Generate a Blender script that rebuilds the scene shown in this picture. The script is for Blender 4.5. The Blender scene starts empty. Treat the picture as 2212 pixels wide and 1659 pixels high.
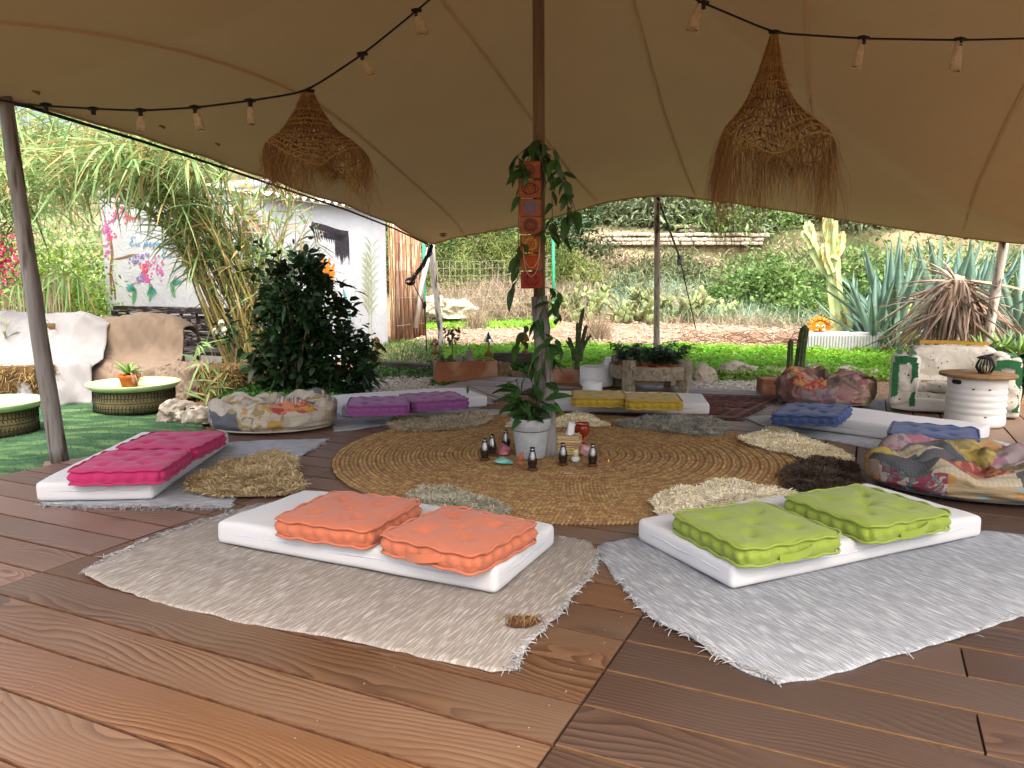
import bpy, bmesh, math, random
import numpy as np
from mathutils import Vector, Matrix, noise
from mathutils.geometry import delaunay_2d_cdt
from mathutils.bvhtree import BVHTree

R = math.radians
sc = bpy.context.scene
col = sc.collection
random.seed(7)
rng = np.random.default_rng(11)

# ------------------------------------------------------------------ camera
CAM_H, PITCH, FPX, PW, PH = 1.1, R(7.74), 1662.0, 2212.0, 1659.0
cam_d = bpy.data.cameras.new('camera')
cam = bpy.data.objects.new('camera', cam_d)
col.objects.link(cam)
cam.location = (0, 0, CAM_H)
cam.rotation_euler = (R(90) - PITCH, 0, 0)
cam_d.sensor_fit = 'HORIZONTAL'
cam_d.sensor_width = 36.0
cam_d.lens = 36.0 * FPX / PW
cam_d.clip_start = 0.05
cam_d.clip_end = 500
sc.camera = cam

# ------------------------------------------------------------------ sky, sun, exposure
SUN_EL, SUN_AZ = R(60), R(166)          # azimuth measured from +Y towards +X
w = bpy.data.worlds.new('World')
sc.world = w
w.use_nodes = True
wn = w.node_tree.nodes
sky = wn.new('ShaderNodeTexSky')
sky.sky_type = 'NISHITA'
sky.sun_disc = False
sky.sun_elevation = SUN_EL
sky.sun_rotation = SUN_AZ
sky.air_density = 1.0
sky.dust_density = 10.0
sky.ozone_density = 0.6
wn['Background'].inputs['Strength'].default_value = 0.15
w.node_tree.links.new(sky.outputs[0], wn['Background'].inputs[0])
sun_d = bpy.data.lights.new('sun', 'SUN')
sun_d.energy = 0.75
sun_d.angle = R(60)
sun_d.color = (1.0, 0.96, 0.9)
sun = bpy.data.objects.new('sun', sun_d)
col.objects.link(sun)
sdir = Vector((math.cos(SUN_EL) * math.sin(SUN_AZ), math.cos(SUN_EL) * math.cos(SUN_AZ), math.sin(SUN_EL)))
sun.rotation_euler = sdir.to_track_quat('Z', 'Y').to_euler()
sun.location = sdir * 30
vs = sc.view_settings
vs.view_transform = 'Standard'
vs.look = 'None'
vs.exposure = 1.9
vs.gamma = 1.0
sc.render.engine = 'CYCLES'
sc.cycles.use_denoising = True
sc.cycles.max_bounces = 8
sc.cycles.diffuse_bounces = 5
sc.cycles.transparent_max_bounces = 8

# ------------------------------------------------------------------ projection helpers (a photo point to a place in the world)
CP, SP = math.cos(PITCH), math.sin(PITCH)
def ray(px, py):
    u = (px - PW / 2) / FPX
    v = (PH / 2 - py) / FPX
    return np.array([u, CP + v * SP, -SP + v * CP])
ORG = np.array([0, 0, CAM_H])
def at(px, py, z=0.0):
    d = ray(px, py)
    return ORG + d * ((z - CAM_H) / d[2])
def atY(px, py, Y):
    d = ray(px, py)
    return ORG + d * (Y / d[1])
def on_plane(px, py, p0, nrm):
    d = ray(px, py)
    return ORG + d * (np.dot(np.asarray(p0) - ORG, nrm) / np.dot(d, nrm))
DA = R(-25)
DT = np.array([math.cos(DA), math.sin(DA)])
DN = np.array([-DT[1], DT[0]])
def TN(t, n):
    return DT * t + DN * n

# ------------------------------------------------------------------ object helpers
def srgb(h):
    h = h.lstrip('#')
    c = [int(h[i:i + 2], 16) / 255 for i in (0, 2, 4)]
    return tuple(x / 12.92 if x <= .04045 else ((x + .055) / 1.055) ** 2.4 for x in c)

def tag(o, label=None, cat=None, group=None, kind=None):
    if label: o['label'] = label
    if cat: o['category'] = cat
    if group: o['group'] = group
    if kind: o['kind'] = kind
    return o

def thing(name, label, cat, loc=(0, 0, 0), rz=0.0, group=None):
    o = bpy.data.objects.new(name, None)
    col.objects.link(o)
    o.empty_display_size = .1
    o.location = tuple(float(v) for v in loc)
    o.rotation_euler = (0, 0, rz)
    return tag(o, label, cat, group)

def mesh(V, F, mats, smooth=True, midx=None):
    me = bpy.data.meshes.new('m')
    V = np.asarray(V, dtype=np.float32).reshape(-1, 3)
    if isinstance(F, np.ndarray) and F.ndim == 2:
        n, k = F.shape
        me.vertices.add(len(V))
        me.vertices.foreach_set('co', V.ravel())
        me.loops.add(n * k)
        me.loops.foreach_set('vertex_index', F.astype(np.int32).ravel())
        me.polygons.add(n)
        me.polygons.foreach_set('loop_start', np.arange(0, n * k, k, dtype=np.int32))
        me.polygons.foreach_set('loop_total', np.full(n, k, dtype=np.int32))
        me.update(calc_edges=True)
    else:
        me.from_pydata([tuple(map(float, v)) for v in V], [], [tuple(int(i) for i in f) for f in F])
        me.update()
    for m in (mats if isinstance(mats, (list, tuple)) else [mats]):
        me.materials.append(m)
    n = len(me.polygons)
    if midx is not None:
        me.polygons.foreach_set('material_index', np.asarray(midx, dtype=np.int32))
    me.polygons.foreach_set('use_smooth', np.full(n, bool(smooth)))
    return me

def link(name, me, parent=None, loc=None, rot=None):
    o = bpy.data.objects.new(name, me)
    col.objects.link(o)
    if parent is not None: o.parent = parent
    if loc is not None: o.location = tuple(float(v) for v in loc)
    if rot is not None: o.rotation_euler = rot
    return o

def wmat(o):
    m = o.matrix_basis.copy()
    p = o.parent
    while p is not None:
        m = p.matrix_basis @ m
        p = p.parent
    return m

def part(name, VF, mats, parent, smooth=True, midx=None, world=False):
    V, F = VF
    V = np.asarray(V, dtype=float).reshape(-1, 3)
    if world and parent is not None:
        mi = np.array(wmat(parent).inverted())
        V = V @ mi[:3, :3].T + mi[:3, 3]
    return link(name, mesh(V, F, mats, smooth, midx), parent)

def single(name, VF, mats, label, cat, loc, rz=0, group=None, smooth=True, midx=None, world=False):
    """a thing that is one mesh"""
    V, F = VF
    V = np.asarray(V, dtype=float).reshape(-1, 3)
    if world:
        V = V - np.asarray(loc)
    o = link(name, mesh(V, F, mats, smooth, midx), None, loc, (0, 0, rz))
    return tag(o, label, cat, group)

def struct(name, VF, mats, kind='structure', smooth=False, midx=None):
    o = link(name, mesh(VF[0], VF[1], mats, smooth, midx))
    o['kind'] = kind
    return o

def copy_tree(o, parent=None):
    c = o.copy()
    col.objects.link(c)
    c.parent = parent
    for ch in list(o.children):
        copy_tree(ch, c)
    return c

# ------------------------------------------------------------------ shapes: each returns (V, F)
def join(*items):
    Vs, Fs, k = [], [], 0
    for V, F in items:
        V = np.asarray(V, dtype=float).reshape(-1, 3)
        Vs.append(V)
        Fs += [tuple(int(i) + k for i in f) for f in F]
        k += len(V)
    return np.vstack(Vs), Fs

def njoin(items):
    """the same for numpy faces of one size"""
    Vs, Fs, k = [], [], 0
    for V, F in items:
        Vs.append(V); Fs.append(np.asarray(F) + k); k += len(V)
    return np.vstack(Vs), np.vstack(Fs)

def box(cx, cy, cz, sx, sy, sz, rz=0.0):
    c, s = math.cos(rz), math.sin(rz)
    V = []
    for x, y, z in ((-1, -1, -1), (1, -1, -1), (1, 1, -1), (-1, 1, -1), (-1, -1, 1), (1, -1, 1), (1, 1, 1), (-1, 1, 1)):
        X, Y = x * sx / 2, y * sy / 2
        V.append((cx + X * c - Y * s, cy + X * s + Y * c, cz + z * sz / 2))
    return np.array(V), [(0, 3, 2, 1), (4, 5, 6, 7), (0, 1, 5, 4), (1, 2, 6, 5), (2, 3, 7, 6), (3, 0, 4, 7)]

def from_bm(bm):
    bm.verts.index_update()
    V = np.array([v.co[:] for v in bm.verts])
    F = [tuple(v.index for v in f.verts) for f in bm.faces]
    bm.free()
    return V, F

def rbox(sx, sy, sz, bev=.02, seg=3, cuts=0, z0=True):
    bm = bmesh.new()
    bmesh.ops.create_cube(bm, size=1)
    for v in bm.verts:
        v.co.x *= sx; v.co.y *= sy; v.co.z *= sz
        if z0: v.co.z += sz / 2
    if bev:
        bmesh.ops.bevel(bm, geom=bm.edges[:], offset=bev, segments=seg, profile=.6, affect='EDGES')
    if cuts:
        es = [e for e in bm.edges if e.calc_length() > min(sx, sy) * .3]
        bmesh.ops.subdivide_edges(bm, edges=es, cuts=cuts, use_grid_fill=True)
    return from_bm(bm)

def tube(pts, rad, sides=8, cap=True, closed=False):
    pts = np.asarray(pts, dtype=float)
    n = len(pts)
    rad = np.broadcast_to(np.asarray(rad, dtype=float), (n,))
    if closed:
        tan = np.roll(pts, -1, 0) - np.roll(pts, 1, 0)
    else:
        tan = np.gradient(pts, axis=0)
    tan /= np.linalg.norm(tan, axis=1)[:, None] + 1e-12
    ref = np.array([0, 0, 1.]) if abs(tan[0][2]) < .9 else np.array([1., 0, 0])
    V = []
    a = np.arange(sides) * 2 * math.pi / sides
    b = None
    for i in range(n):
        t = tan[i]
        if b is None:
            b = np.cross(t, ref)
        else:
            b = b - t * np.dot(b, t)
        b /= np.linalg.norm(b) + 1e-12
        c = np.cross(t, b)
        V.append(pts[i] + rad[i] * (np.cos(a)[:, None] * b + np.sin(a)[:, None] * c))
    V = np.vstack(V)
    F = []
    m = n if closed else n - 1
    for i in range(m):
        j = (i + 1) % n
        for k in range(sides):
            k2 = (k + 1) % sides
            F.append((i * sides + k, i * sides + k2, j * sides + k2, j * sides + k))
    if cap and not closed:
        F.append(tuple(range(sides))[::-1])
        F.append(tuple(range((n - 1) * sides, n * sides)))
    return V, F

def lathe(prof, seg=24, cap=False):
    a = np.arange(seg) * 2 * math.pi / seg
    V, F = [], []
    for r, z in prof:
        V.append(np.c_[r * np.cos(a), r * np.sin(a), np.full(seg, z)])
    V = np.vstack(V)
    for i in range(len(prof) - 1):
        for k in range(seg):
            k2 = (k + 1) % seg
            F.append((i * seg + k, i * seg + k2, (i + 1) * seg + k2, (i + 1) * seg + k))
    if cap:
        F.append(tuple(range(seg))[::-1])
        F.append(tuple(range((len(prof) - 1) * seg, len(prof) * seg)))
    return V, F

def nz(p, s=1.0, o=0.0):
    return noise.noise(Vector((p[0] * s + o, p[1] * s + o * .7, p[2] * s - o)))

def blob(rx, ry, rz, sub=3, amp=.15, fr=2.0, seed=0.0, flat=0.0, ridged=False):
    bm = bmesh.new()
    bmesh.ops.create_icosphere(bm, subdivisions=sub, radius=1)
    for v in bm.verts:
        p = v.co.copy()
        k = 1 + amp * nz(p, fr, seed) + amp * .5 * nz(p, fr * 2.3, seed + 5) + amp * .25 * nz(p, fr * 5, seed + 9)
        if ridged:
            k -= amp * .6 * abs(nz(p, fr * 1.5, seed + 3))
        v.co = Vector((p.x * k * rx, p.y * k * ry, p.z * k * rz))
        if v.co.z < -flat * rz and flat > 0:
            v.co.z = -flat * rz
    return from_bm(bm)

def crystal(rx, ry, rz, seed, pts=26):
    r_ = random.Random(seed)
    bm = bmesh.new()
    for _ in range(pts):
        v = Vector((r_.gauss(0, 1), r_.gauss(0, 1), r_.gauss(0, 1))).normalized() * r_.uniform(.8, 1.05)
        bm.verts.new((v.x * rx, v.y * ry, max(v.z * rz, -rz * .75) + rz * .75))
    res = bmesh.ops.convex_hull(bm, input=bm.verts[:])
    lone = [v for v in bm.verts if not v.link_faces]
    bmesh.ops.delete(bm, geom=lone, context='VERTS')
    return from_bm(bm)

def ribbons(P, D, L, W, stations=(0, .35, .7, 1), prof=(.5, 1, .7, .03), droop=.3, side=None, twist=0.0, cup=0.0):
    """many leaf strips at once (numpy): P base points, D directions"""
    P = np.asarray(P, dtype=float); D = np.asarray(D, dtype=float)
    N = len(P)
    D = D / (np.linalg.norm(D, axis=1)[:, None] + 1e-9)
    L = np.broadcast_to(np.asarray(L, dtype=float), (N,))
    W = np.broadcast_to(np.asarray(W, dtype=float), (N,))
    droop = np.broadcast_to(np.asarray(droop, dtype=float), (N,))
    if side is None:
        rv = rng.normal(size=(N, 3)) * .5
        rv[:, 2] += .0
        up = np.array([0, 0, 1.]) + rv
        side = np.cross(D, up)
    side = side / (np.linalg.norm(side, axis=1)[:, None] + 1e-9)
    m = len(stations)
    V = np.zeros((N, m, 2, 3))
    for i, s in enumerate(stations):
        c = P + D * (L * s)[:, None]
        c[:, 2] -= droop * L * s * s
        w_ = side * (W * prof[i] * .5)[:, None]
        V[:, i, 0] = c - w_
        V[:, i, 1] = c + w_
    F = np.zeros((N, m - 1, 4), dtype=np.int64)
    base = (np.arange(N) * m * 2)[:, None]
    for i in range(m - 1):
        F[:, i, 0] = base[:, 0] + 2 * i
        F[:, i, 1] = base[:, 0] + 2 * i + 1
        F[:, i, 2] = base[:, 0] + 2 * i + 3
        F[:, i, 3] = base[:, 0] + 2 * i + 2
    return V.reshape(-1, 3), F.reshape(-1, 4)

def unit(n):
    v = rng.normal(size=(n, 3))
    return v / np.linalg.norm(v, axis=1)[:, None]

def inside(poly, P):
    poly = np.asarray(poly)[:, :2]
    x, y = P[:, 0], P[:, 1]
    r = np.zeros(len(P), bool)
    j = len(poly) - 1
    for i in range(len(poly)):
        xi, yi = poly[i]; xj, yj = poly[j]
        c = ((yi > y) != (yj > y)) & (x < (xj - xi) * (y - yi) / (yj - yi + 1e-12) + xi)
        r ^= c
        j = i
    return r

def scatter_in(poly, n):
    poly = np.asarray(poly)
    lo, hi = poly.min(0), poly.max(0)
    out = np.zeros((0, 2))
    while len(out) < n:
        p = rng.uniform(lo[:2], hi[:2], size=(n * 2, 2))
        out = np.vstack([out, p[inside(poly, p)]])
    return out[:n]

def densify(poly, step, jit=0.0, closed=True):
    out = []
    n = len(poly)
    for i in range(n if closed else n - 1):
        a, b = np.asarray(poly[i][:2]), np.asarray(poly[(i + 1) % n][:2])
        k = max(1, int(np.linalg.norm(b - a) / step))
        for q in range(k):
            p = a + (b - a) * q / k
            if jit: p = p + rng.normal(size=2) * jit
            out.append(p)
    return np.array(out)

def smooth_poly(poly, it=2):
    p = np.asarray(poly, dtype=float)
    for _ in range(it):
        q = np.roll(p, -1, 0)
        p = np.stack([p * .75 + q * .25, p * .25 + q * .75], 1).reshape(-1, p.shape[1])
    return p

def sheet(poly, step, zf, thick=.0, keep_border=None):
    """a flat sheet over a polygon, triangulated with inner points, with its edge turned down"""
    b = np.asarray(poly)
    lo, hi = b.min(0), b.max(0)
    gx, gy = np.meshgrid(np.arange(lo[0], hi[0], step), np.arange(lo[1], hi[1], step))
    g = np.c_[gx.ravel(), gy.ravel()] + rng.normal(size=(gx.size, 2)) * step * .12
    g = g[inside(b, g)]
    pts = [Vector(p) for p in b] + [Vector(p) for p in g]
    nb = len(b)
    vs_, es_, fs_, *_r = delaunay_2d_cdt(pts, [(i, (i + 1) % nb) for i in range(nb)], [], 1, 1e-5)
    V = np.array([(p.x, p.y, zf(p.x, p.y)) for p in vs_])
    F = [tuple(f) for f in fs_]
    if thick:
        # boundary edges
        cnt = {}
        for f in F:
            for i in range(len(f)):
                a, c = f[i], f[(i + 1) % len(f)]
                cnt[(a, c)] = 1
        bd = [(a, c) for (a, c) in cnt if (c, a) not in cnt]
        n = len(V)
        idx = {}
        low = []
        for a, c in bd:
            for q in (a, c):
                if q not in idx:
                    idx[q] = n + len(low)
                    low.append((V[q][0], V[q][1], V[q][2] - thick))
        V = np.vstack([V, np.array(low)])
        F += [(c, a, idx[a], idx[c]) for a, c in bd]
    return V, F
# ------------------------------------------------------------------ materials
def _nodes(name):
    m = bpy.data.materials.new(name)
    m.use_nodes = True
    nt = m.node_tree
    b = nt.nodes['Principled BSDF']
    return m, nt, b

def _n(nt, t, **kw):
    n = nt.nodes.new(t)
    for k, v in kw.items():
        if k in n.inputs: n.inputs[k].default_value = v
        else: setattr(n, k, v)
    return n

def ramp(nt, fac, stops):
    r = nt.nodes.new('ShaderNodeValToRGB')
    e = r.color_ramp.elements
    while len(e) < len(stops): e.new(.5)
    for i, (p, c) in enumerate(stops):
        e[i].position = p
        e[i].color = (*c, 1) if len(c) == 3 else c
    nt.links.new(fac, r.inputs[0])
    return r

def math_(nt, op, a, b=None, clamp=False):
    n = nt.nodes.new('ShaderNodeMath'); n.operation = op; n.use_clamp = clamp
    for i, v in enumerate((a, b)):
        if v is None: continue
        if isinstance(v, (int, float)): n.inputs[i].default_value = v
        else: nt.links.new(v, n.inputs[i])
    return n.outputs[0]

def coords(nt, stretch=(1, 1, 1), rnd=True, kind='Object', rot=0.0):
    tc = nt.nodes.new('ShaderNodeTexCoord')
    mp = nt.nodes.new('ShaderNodeMapping')
    mp.inputs['Scale'].default_value = stretch
    mp.inputs['Rotation'].default_value = (0, 0, rot)
    nt.links.new(tc.outputs[kind], mp.inputs[0])
    if rnd:
        oi = nt.nodes.new('ShaderNodeObjectInfo')
        k = math_(nt, 'MULTIPLY', oi.outputs['Random'], 37.0)
        ad = nt.nodes.new('ShaderNodeVectorMath'); ad.operation = 'ADD'
        nt.links.new(mp.outputs[0], ad.inputs[0]); nt.links.new(k, ad.inputs[1])
        return ad.outputs[0]
    return mp.outputs[0]

def mix(nt, fac, a, b, mode='MIX'):
    n = nt.nodes.new('ShaderNodeMix'); n.data_type = 'RGBA'; n.blend_type = mode
    for s, v in ((n.inputs[0], fac), (n.inputs[6], a), (n.inputs[7], b)):
        if hasattr(v, 'links') or hasattr(v, 'is_linked'): nt.links.new(v, s)
        elif isinstance(v, (int, float)): s.default_value = v
        else: s.default_value = (*v, 1) if len(v) == 3 else v
    return n.outputs[2]

def bump(nt, b, h, strength, dist=.01):
    bp = nt.nodes.new('ShaderNodeBump')
    bp.inputs['Strength'].default_value = strength
    bp.inputs['Distance'].default_value = dist
    nt.links.new(h, bp.inputs['Height'])
    nt.links.new(bp.outputs[0], b.inputs['Normal'])

def mat(name, c1, c2=None, scale=6.0, rough=.85, bmp=0.0, bscale=60.0, bdist=.01, stretch=(1, 1, 1), spec=.25, metal=0.0,
        c3=None, scale3=30.0, rnd=True, lo=.35, hi=.65, island=0.0, translucent=0.0, detail=5.0, kind='Object', tint=None):
    m, nt, b = _nodes(name)
    c1 = srgb(c1) if isinstance(c1, str) else c1
    c2 = c1 if c2 is None else (srgb(c2) if isinstance(c2, str) else c2)
    co = coords(nt, stretch, rnd, kind)
    n1 = _n(nt, 'ShaderNodeTexNoise', Scale=scale, Detail=detail, Roughness=.6)
    nt.links.new(co, n1.inputs['Vector'])
    cr = ramp(nt, n1.outputs[0], [(lo, c1), (hi, c2)]).outputs[0]
    if c3 is not None:
        c3 = srgb(c3) if isinstance(c3, str) else c3
        n3 = _n(nt, 'ShaderNodeTexNoise', Scale=scale3, Detail=3)
        nt.links.new(co, n3.inputs['Vector'])
        f = ramp(nt, n3.outputs[0], [(.52, (0, 0, 0)), (.66, (1, 1, 1))]).outputs[0]
        cr = mix(nt, f, cr, c3)
    if island:
        g = nt.nodes.new('ShaderNodeNewGeometry')
        k = math_(nt, 'ADD', math_(nt, 'MULTIPLY', g.outputs['Random Per Island'], 2 * island), 1 - island)
        hs = _n(nt, 'ShaderNodeHueSaturation')
        nt.links.new(k, hs.inputs['Value'])
        nt.links.new(math_(nt, 'ADD', math_(nt, 'MULTIPLY', g.outputs['Random Per Island'], .05), .475), hs.inputs['Hue'])
        nt.links.new(cr, hs.inputs['Color'])
        cr = hs.outputs[0]
    nt.links.new(cr, b.inputs['Base Color'])
    b.inputs['Roughness'].default_value = rough
    b.inputs['Specular IOR Level'].default_value = spec
    b.inputs['Metallic'].default_value = metal
    if bmp:
        nb = _n(nt, 'ShaderNodeTexNoise', Scale=bscale, Detail=4)
        nt.links.new(co, nb.inputs['Vector'])
        bump(nt, b, nb.outputs[0], bmp, bdist)
    if translucent:
        t = nt.nodes.new('ShaderNodeBsdfTranslucent')
        nt.links.new(cr, t.inputs[0])
        ms = nt.nodes.new('ShaderNodeMixShader')
        ms.inputs[0].default_value = translucent
        out = nt.nodes['Material Output']
        nt.links.new(b.outputs[0], ms.inputs[1]); nt.links.new(t.outputs[0], ms.inputs[2])
        nt.links.new(ms.outputs[0], out.inputs[0])
    return m

def leafmat(name, c1, c2, rough=.5, island=.3, tr=.25, scale=1.5):
    return mat(name, c1, c2, scale=scale, rough=rough, island=island, translucent=tr, spec=.35)

def woodmat(name, dark, mid, light, rough=.5, bands=22.0, grey=None, along=.09):
    """softwood board: growth rings drawn out along local X, knots, fine fibre"""
    m, nt, b = _nodes(name)
    dark, mid, light = srgb(dark), srgb(mid), srgb(light)
    co = coords(nt, (1, 1, 1), True)
    st = _n(nt, 'ShaderNodeMapping'); st.inputs['Scale'].default_value = (along * 5, 1, 1)
    nt.links.new(co, st.inputs[0])
    low = _n(nt, 'ShaderNodeTexNoise', Scale=2.2, Detail=1.5); nt.links.new(st.outputs[0], low.inputs['Vector'])
    kn = _n(nt, 'ShaderNodeTexVoronoi', Scale=2.2); kn.feature = 'SMOOTH_F1'
    kmap = _n(nt, 'ShaderNodeMapping'); kmap.inputs['Scale'].default_value = (.55, 1.7, 1)
    nt.links.new(co, kmap.inputs[0]); nt.links.new(kmap.outputs[0], kn.inputs['Vector'])
    kd = kn.outputs['Distance']
    kf = math_(nt, 'POWER', 2.718, math_(nt, 'MULTIPLY', kd, -7.0))
    sep = nt.nodes.new('ShaderNodeSeparateXYZ'); nt.links.new(co, sep.inputs[0])
    ph = math_(nt, 'ADD', math_(nt, 'MULTIPLY', sep.outputs[1], bands * 2.2), math_(nt, 'MULTIPLY', low.outputs[0], bands * .8))
    fine_n = _n(nt, 'ShaderNodeTexNoise', Scale=5.0, Detail=3); nt.links.new(st.outputs[0], fine_n.inputs['Vector'])
    ph = math_(nt, 'ADD', ph, math_(nt, 'MULTIPLY', fine_n.outputs[0], 2.6))
    ph = math_(nt, 'ADD', ph, math_(nt, 'MULTIPLY', kf, 13.0))
    fr = math_(nt, 'FRACT', ph)
    # late wood: slow rise, sharp fall
    ring = math_(nt, 'POWER', fr, 1.8)
    msk_m = _n(nt, 'ShaderNodeMapping'); msk_m.inputs['Scale'].default_value = (1.2, 5, 5)
    nt.links.new(co, msk_m.inputs[0])
    msk = _n(nt, 'ShaderNodeTexNoise', Scale=1.0, Detail=2); nt.links.new(msk_m.outputs[0], msk.inputs['Vector'])
    fade = ramp(nt, msk.outputs[0], [(.36, (.15, .15, .15)), (.62, (1, 1, 1))]).outputs[0]
    ring = math_(nt, 'ADD', math_(nt, 'MULTIPLY', math_(nt, 'SUBTRACT', ring, .42), fade), .42)
    fib_m = _n(nt, 'ShaderNodeMapping'); fib_m.inputs['Scale'].default_value = (3.0, 160, 160)
    nt.links.new(co, fib_m.inputs[0])
    fib = _n(nt, 'ShaderNodeTexNoise', Scale=1.0, Detail=3); nt.links.new(fib_m.outputs[0], fib.inputs['Vector'])
    big = _n(nt, 'ShaderNodeTexNoise', Scale=1.1, Detail=3); nt.links.new(co, big.inputs['Vector'])
    c = ramp(nt, ring, [(0.0, light), (.55, mid), (1.0, dark)]).outputs[0]
    c = mix(nt, math_(nt, 'MULTIPLY', math_(nt, 'SUBTRACT', fib.outputs[0], .35, True), .8), c, dark)
    kdark = ramp(nt, kd, [(.02, (1, 1, 1)), (.075, (0, 0, 0))]).outputs[0]
    c = mix(nt, math_(nt, 'MULTIPLY', kdark, .75), c, tuple(v * .45 for v in dark))
    # weathered, greyer patches
    g = srgb(grey) if grey else tuple(.5 * v + .5 * sum(light) / 3 for v in light)
    pf = ramp(nt, big.outputs[0], [(.42, (0, 0, 0)), (.72, (1, 1, 1))]).outputs[0]
    c = mix(nt, math_(nt, 'MULTIPLY', pf, .55), c, g)
    oi = nt.nodes.new('ShaderNodeObjectInfo')
    hs = _n(nt, 'ShaderNodeHueSaturation')
    nt.links.new(math_(nt, 'ADD', math_(nt, 'MULTIPLY', oi.outputs['Random'], .4), .8), hs.inputs['Value'])
    nt.links.new(c, hs.inputs['Color'])
    nt.links.new(hs.outputs[0], b.inputs['Base Color'])
    rr = math_(nt, 'ADD', math_(nt, 'MULTIPLY', big.outputs[0], .25), rough - .12)
    nt.links.new(rr, b.inputs['Roughness'])
    b.inputs['Specular IOR Level'].default_value = .4
    hgt = math_(nt, 'ADD', math_(nt, 'MULTIPLY', ring, .6), math_(nt, 'MULTIPLY', fib.outputs[0], .5))
    bump(nt, b, hgt, .35, .004)
    return m

def streakmat(name, base, pale, rot=0.0, amount=.5, rough=.95, dirt=None):
    """woven cotton rag rug: short pale streaks along local Y of the weave"""
    m, nt, b = _nodes(name)
    base, pale = srgb(base), srgb(pale)
    co = coords(nt, (1, 1, 1), False, 'Object', rot)
    mp = _n(nt, 'ShaderNodeMapping'); mp.inputs['Scale'].default_value = (230, 13, 20)
    nt.links.new(co, mp.inputs[0])
    n1 = _n(nt, 'ShaderNodeTexNoise', Scale=1.0, Detail=2); nt.links.new(mp.outputs[0], n1.inputs['Vector'])
    mp2 = _n(nt, 'ShaderNodeMapping'); mp2.inputs['Scale'].default_value = (300, 300, 20)
    nt.links.new(co, mp2.inputs[0])
    ck = _n(nt, 'ShaderNodeTexNoise', Scale=1.0, Detail=1); nt.links.new(mp2.outputs[0], ck.inputs['Vector'])
    big = _n(nt, 'ShaderNodeTexNoise', Scale=3.0, Detail=4); nt.links.new(co, big.inputs['Vector'])
    f = ramp(nt, n1.outputs[0], [(.62 - .25 * amount, (0, 0, 0)), (.72 - .2 * amount, (1, 1, 1))]).outputs[0]
    c = mix(nt, f, base, pale)
    c = mix(nt, math_(nt, 'MULTIPLY', ck.outputs[0], .35), c, tuple(v * .6 for v in base))
    if dirt:
        pf = ramp(nt, big.outputs[0], [(.45, (0, 0, 0)), (.75, (1, 1, 1))]).outputs[0]
        c = mix(nt, math_(nt, 'MULTIPLY', pf, .5), c, srgb(dirt))
    nt.links.new(c, b.inputs['Base Color'])
    b.inputs['Roughness'].default_value = rough
    b.inputs['Specular IOR Level'].default_value = .1
    bump(nt, b, math_(nt, 'ADD', n1.outputs[0], ck.outputs[0]), .5, .006)
    return m

def clothmat(name, c, c2=None, weave=420.0, rough=.95, bmp=.25, soft=5.0):
    m, nt, b = _nodes(name)
    c = srgb(c); c2 = srgb(c2) if c2 else tuple(v * .88 for v in c)
    co = coords(nt, (1, 1, 1), True)
    n1 = _n(nt, 'ShaderNodeTexNoise', Scale=soft, Detail=5); nt.links.new(co, n1.inputs['Vector'])
    wv = _n(nt, 'ShaderNodeTexNoise', Scale=weave, Detail=1); nt.links.new(co, wv.inputs['Vector'])
    cc = mix(nt, n1.outputs[0], c, c2)
    cc = mix(nt, math_(nt, 'MULTIPLY', wv.outputs[0], .25), cc, tuple(v * .6 for v in c))
    nt.links.new(cc, b.inputs['Base Color'])
    b.inputs['Roughness'].default_value = rough
    b.inputs['Specular IOR Level'].default_value = .08
    b.inputs['Sheen Weight'].default_value = .15
    cr = _n(nt, 'ShaderNodeTexNoise', Scale=22.0, Detail=4); nt.links.new(co, cr.inputs['Vector'])
    bump(nt, b, math_(nt, 'ADD', math_(nt, 'MULTIPLY', wv.outputs[0], .35), cr.outputs[0]), bmp, .006)
    return m

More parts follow.
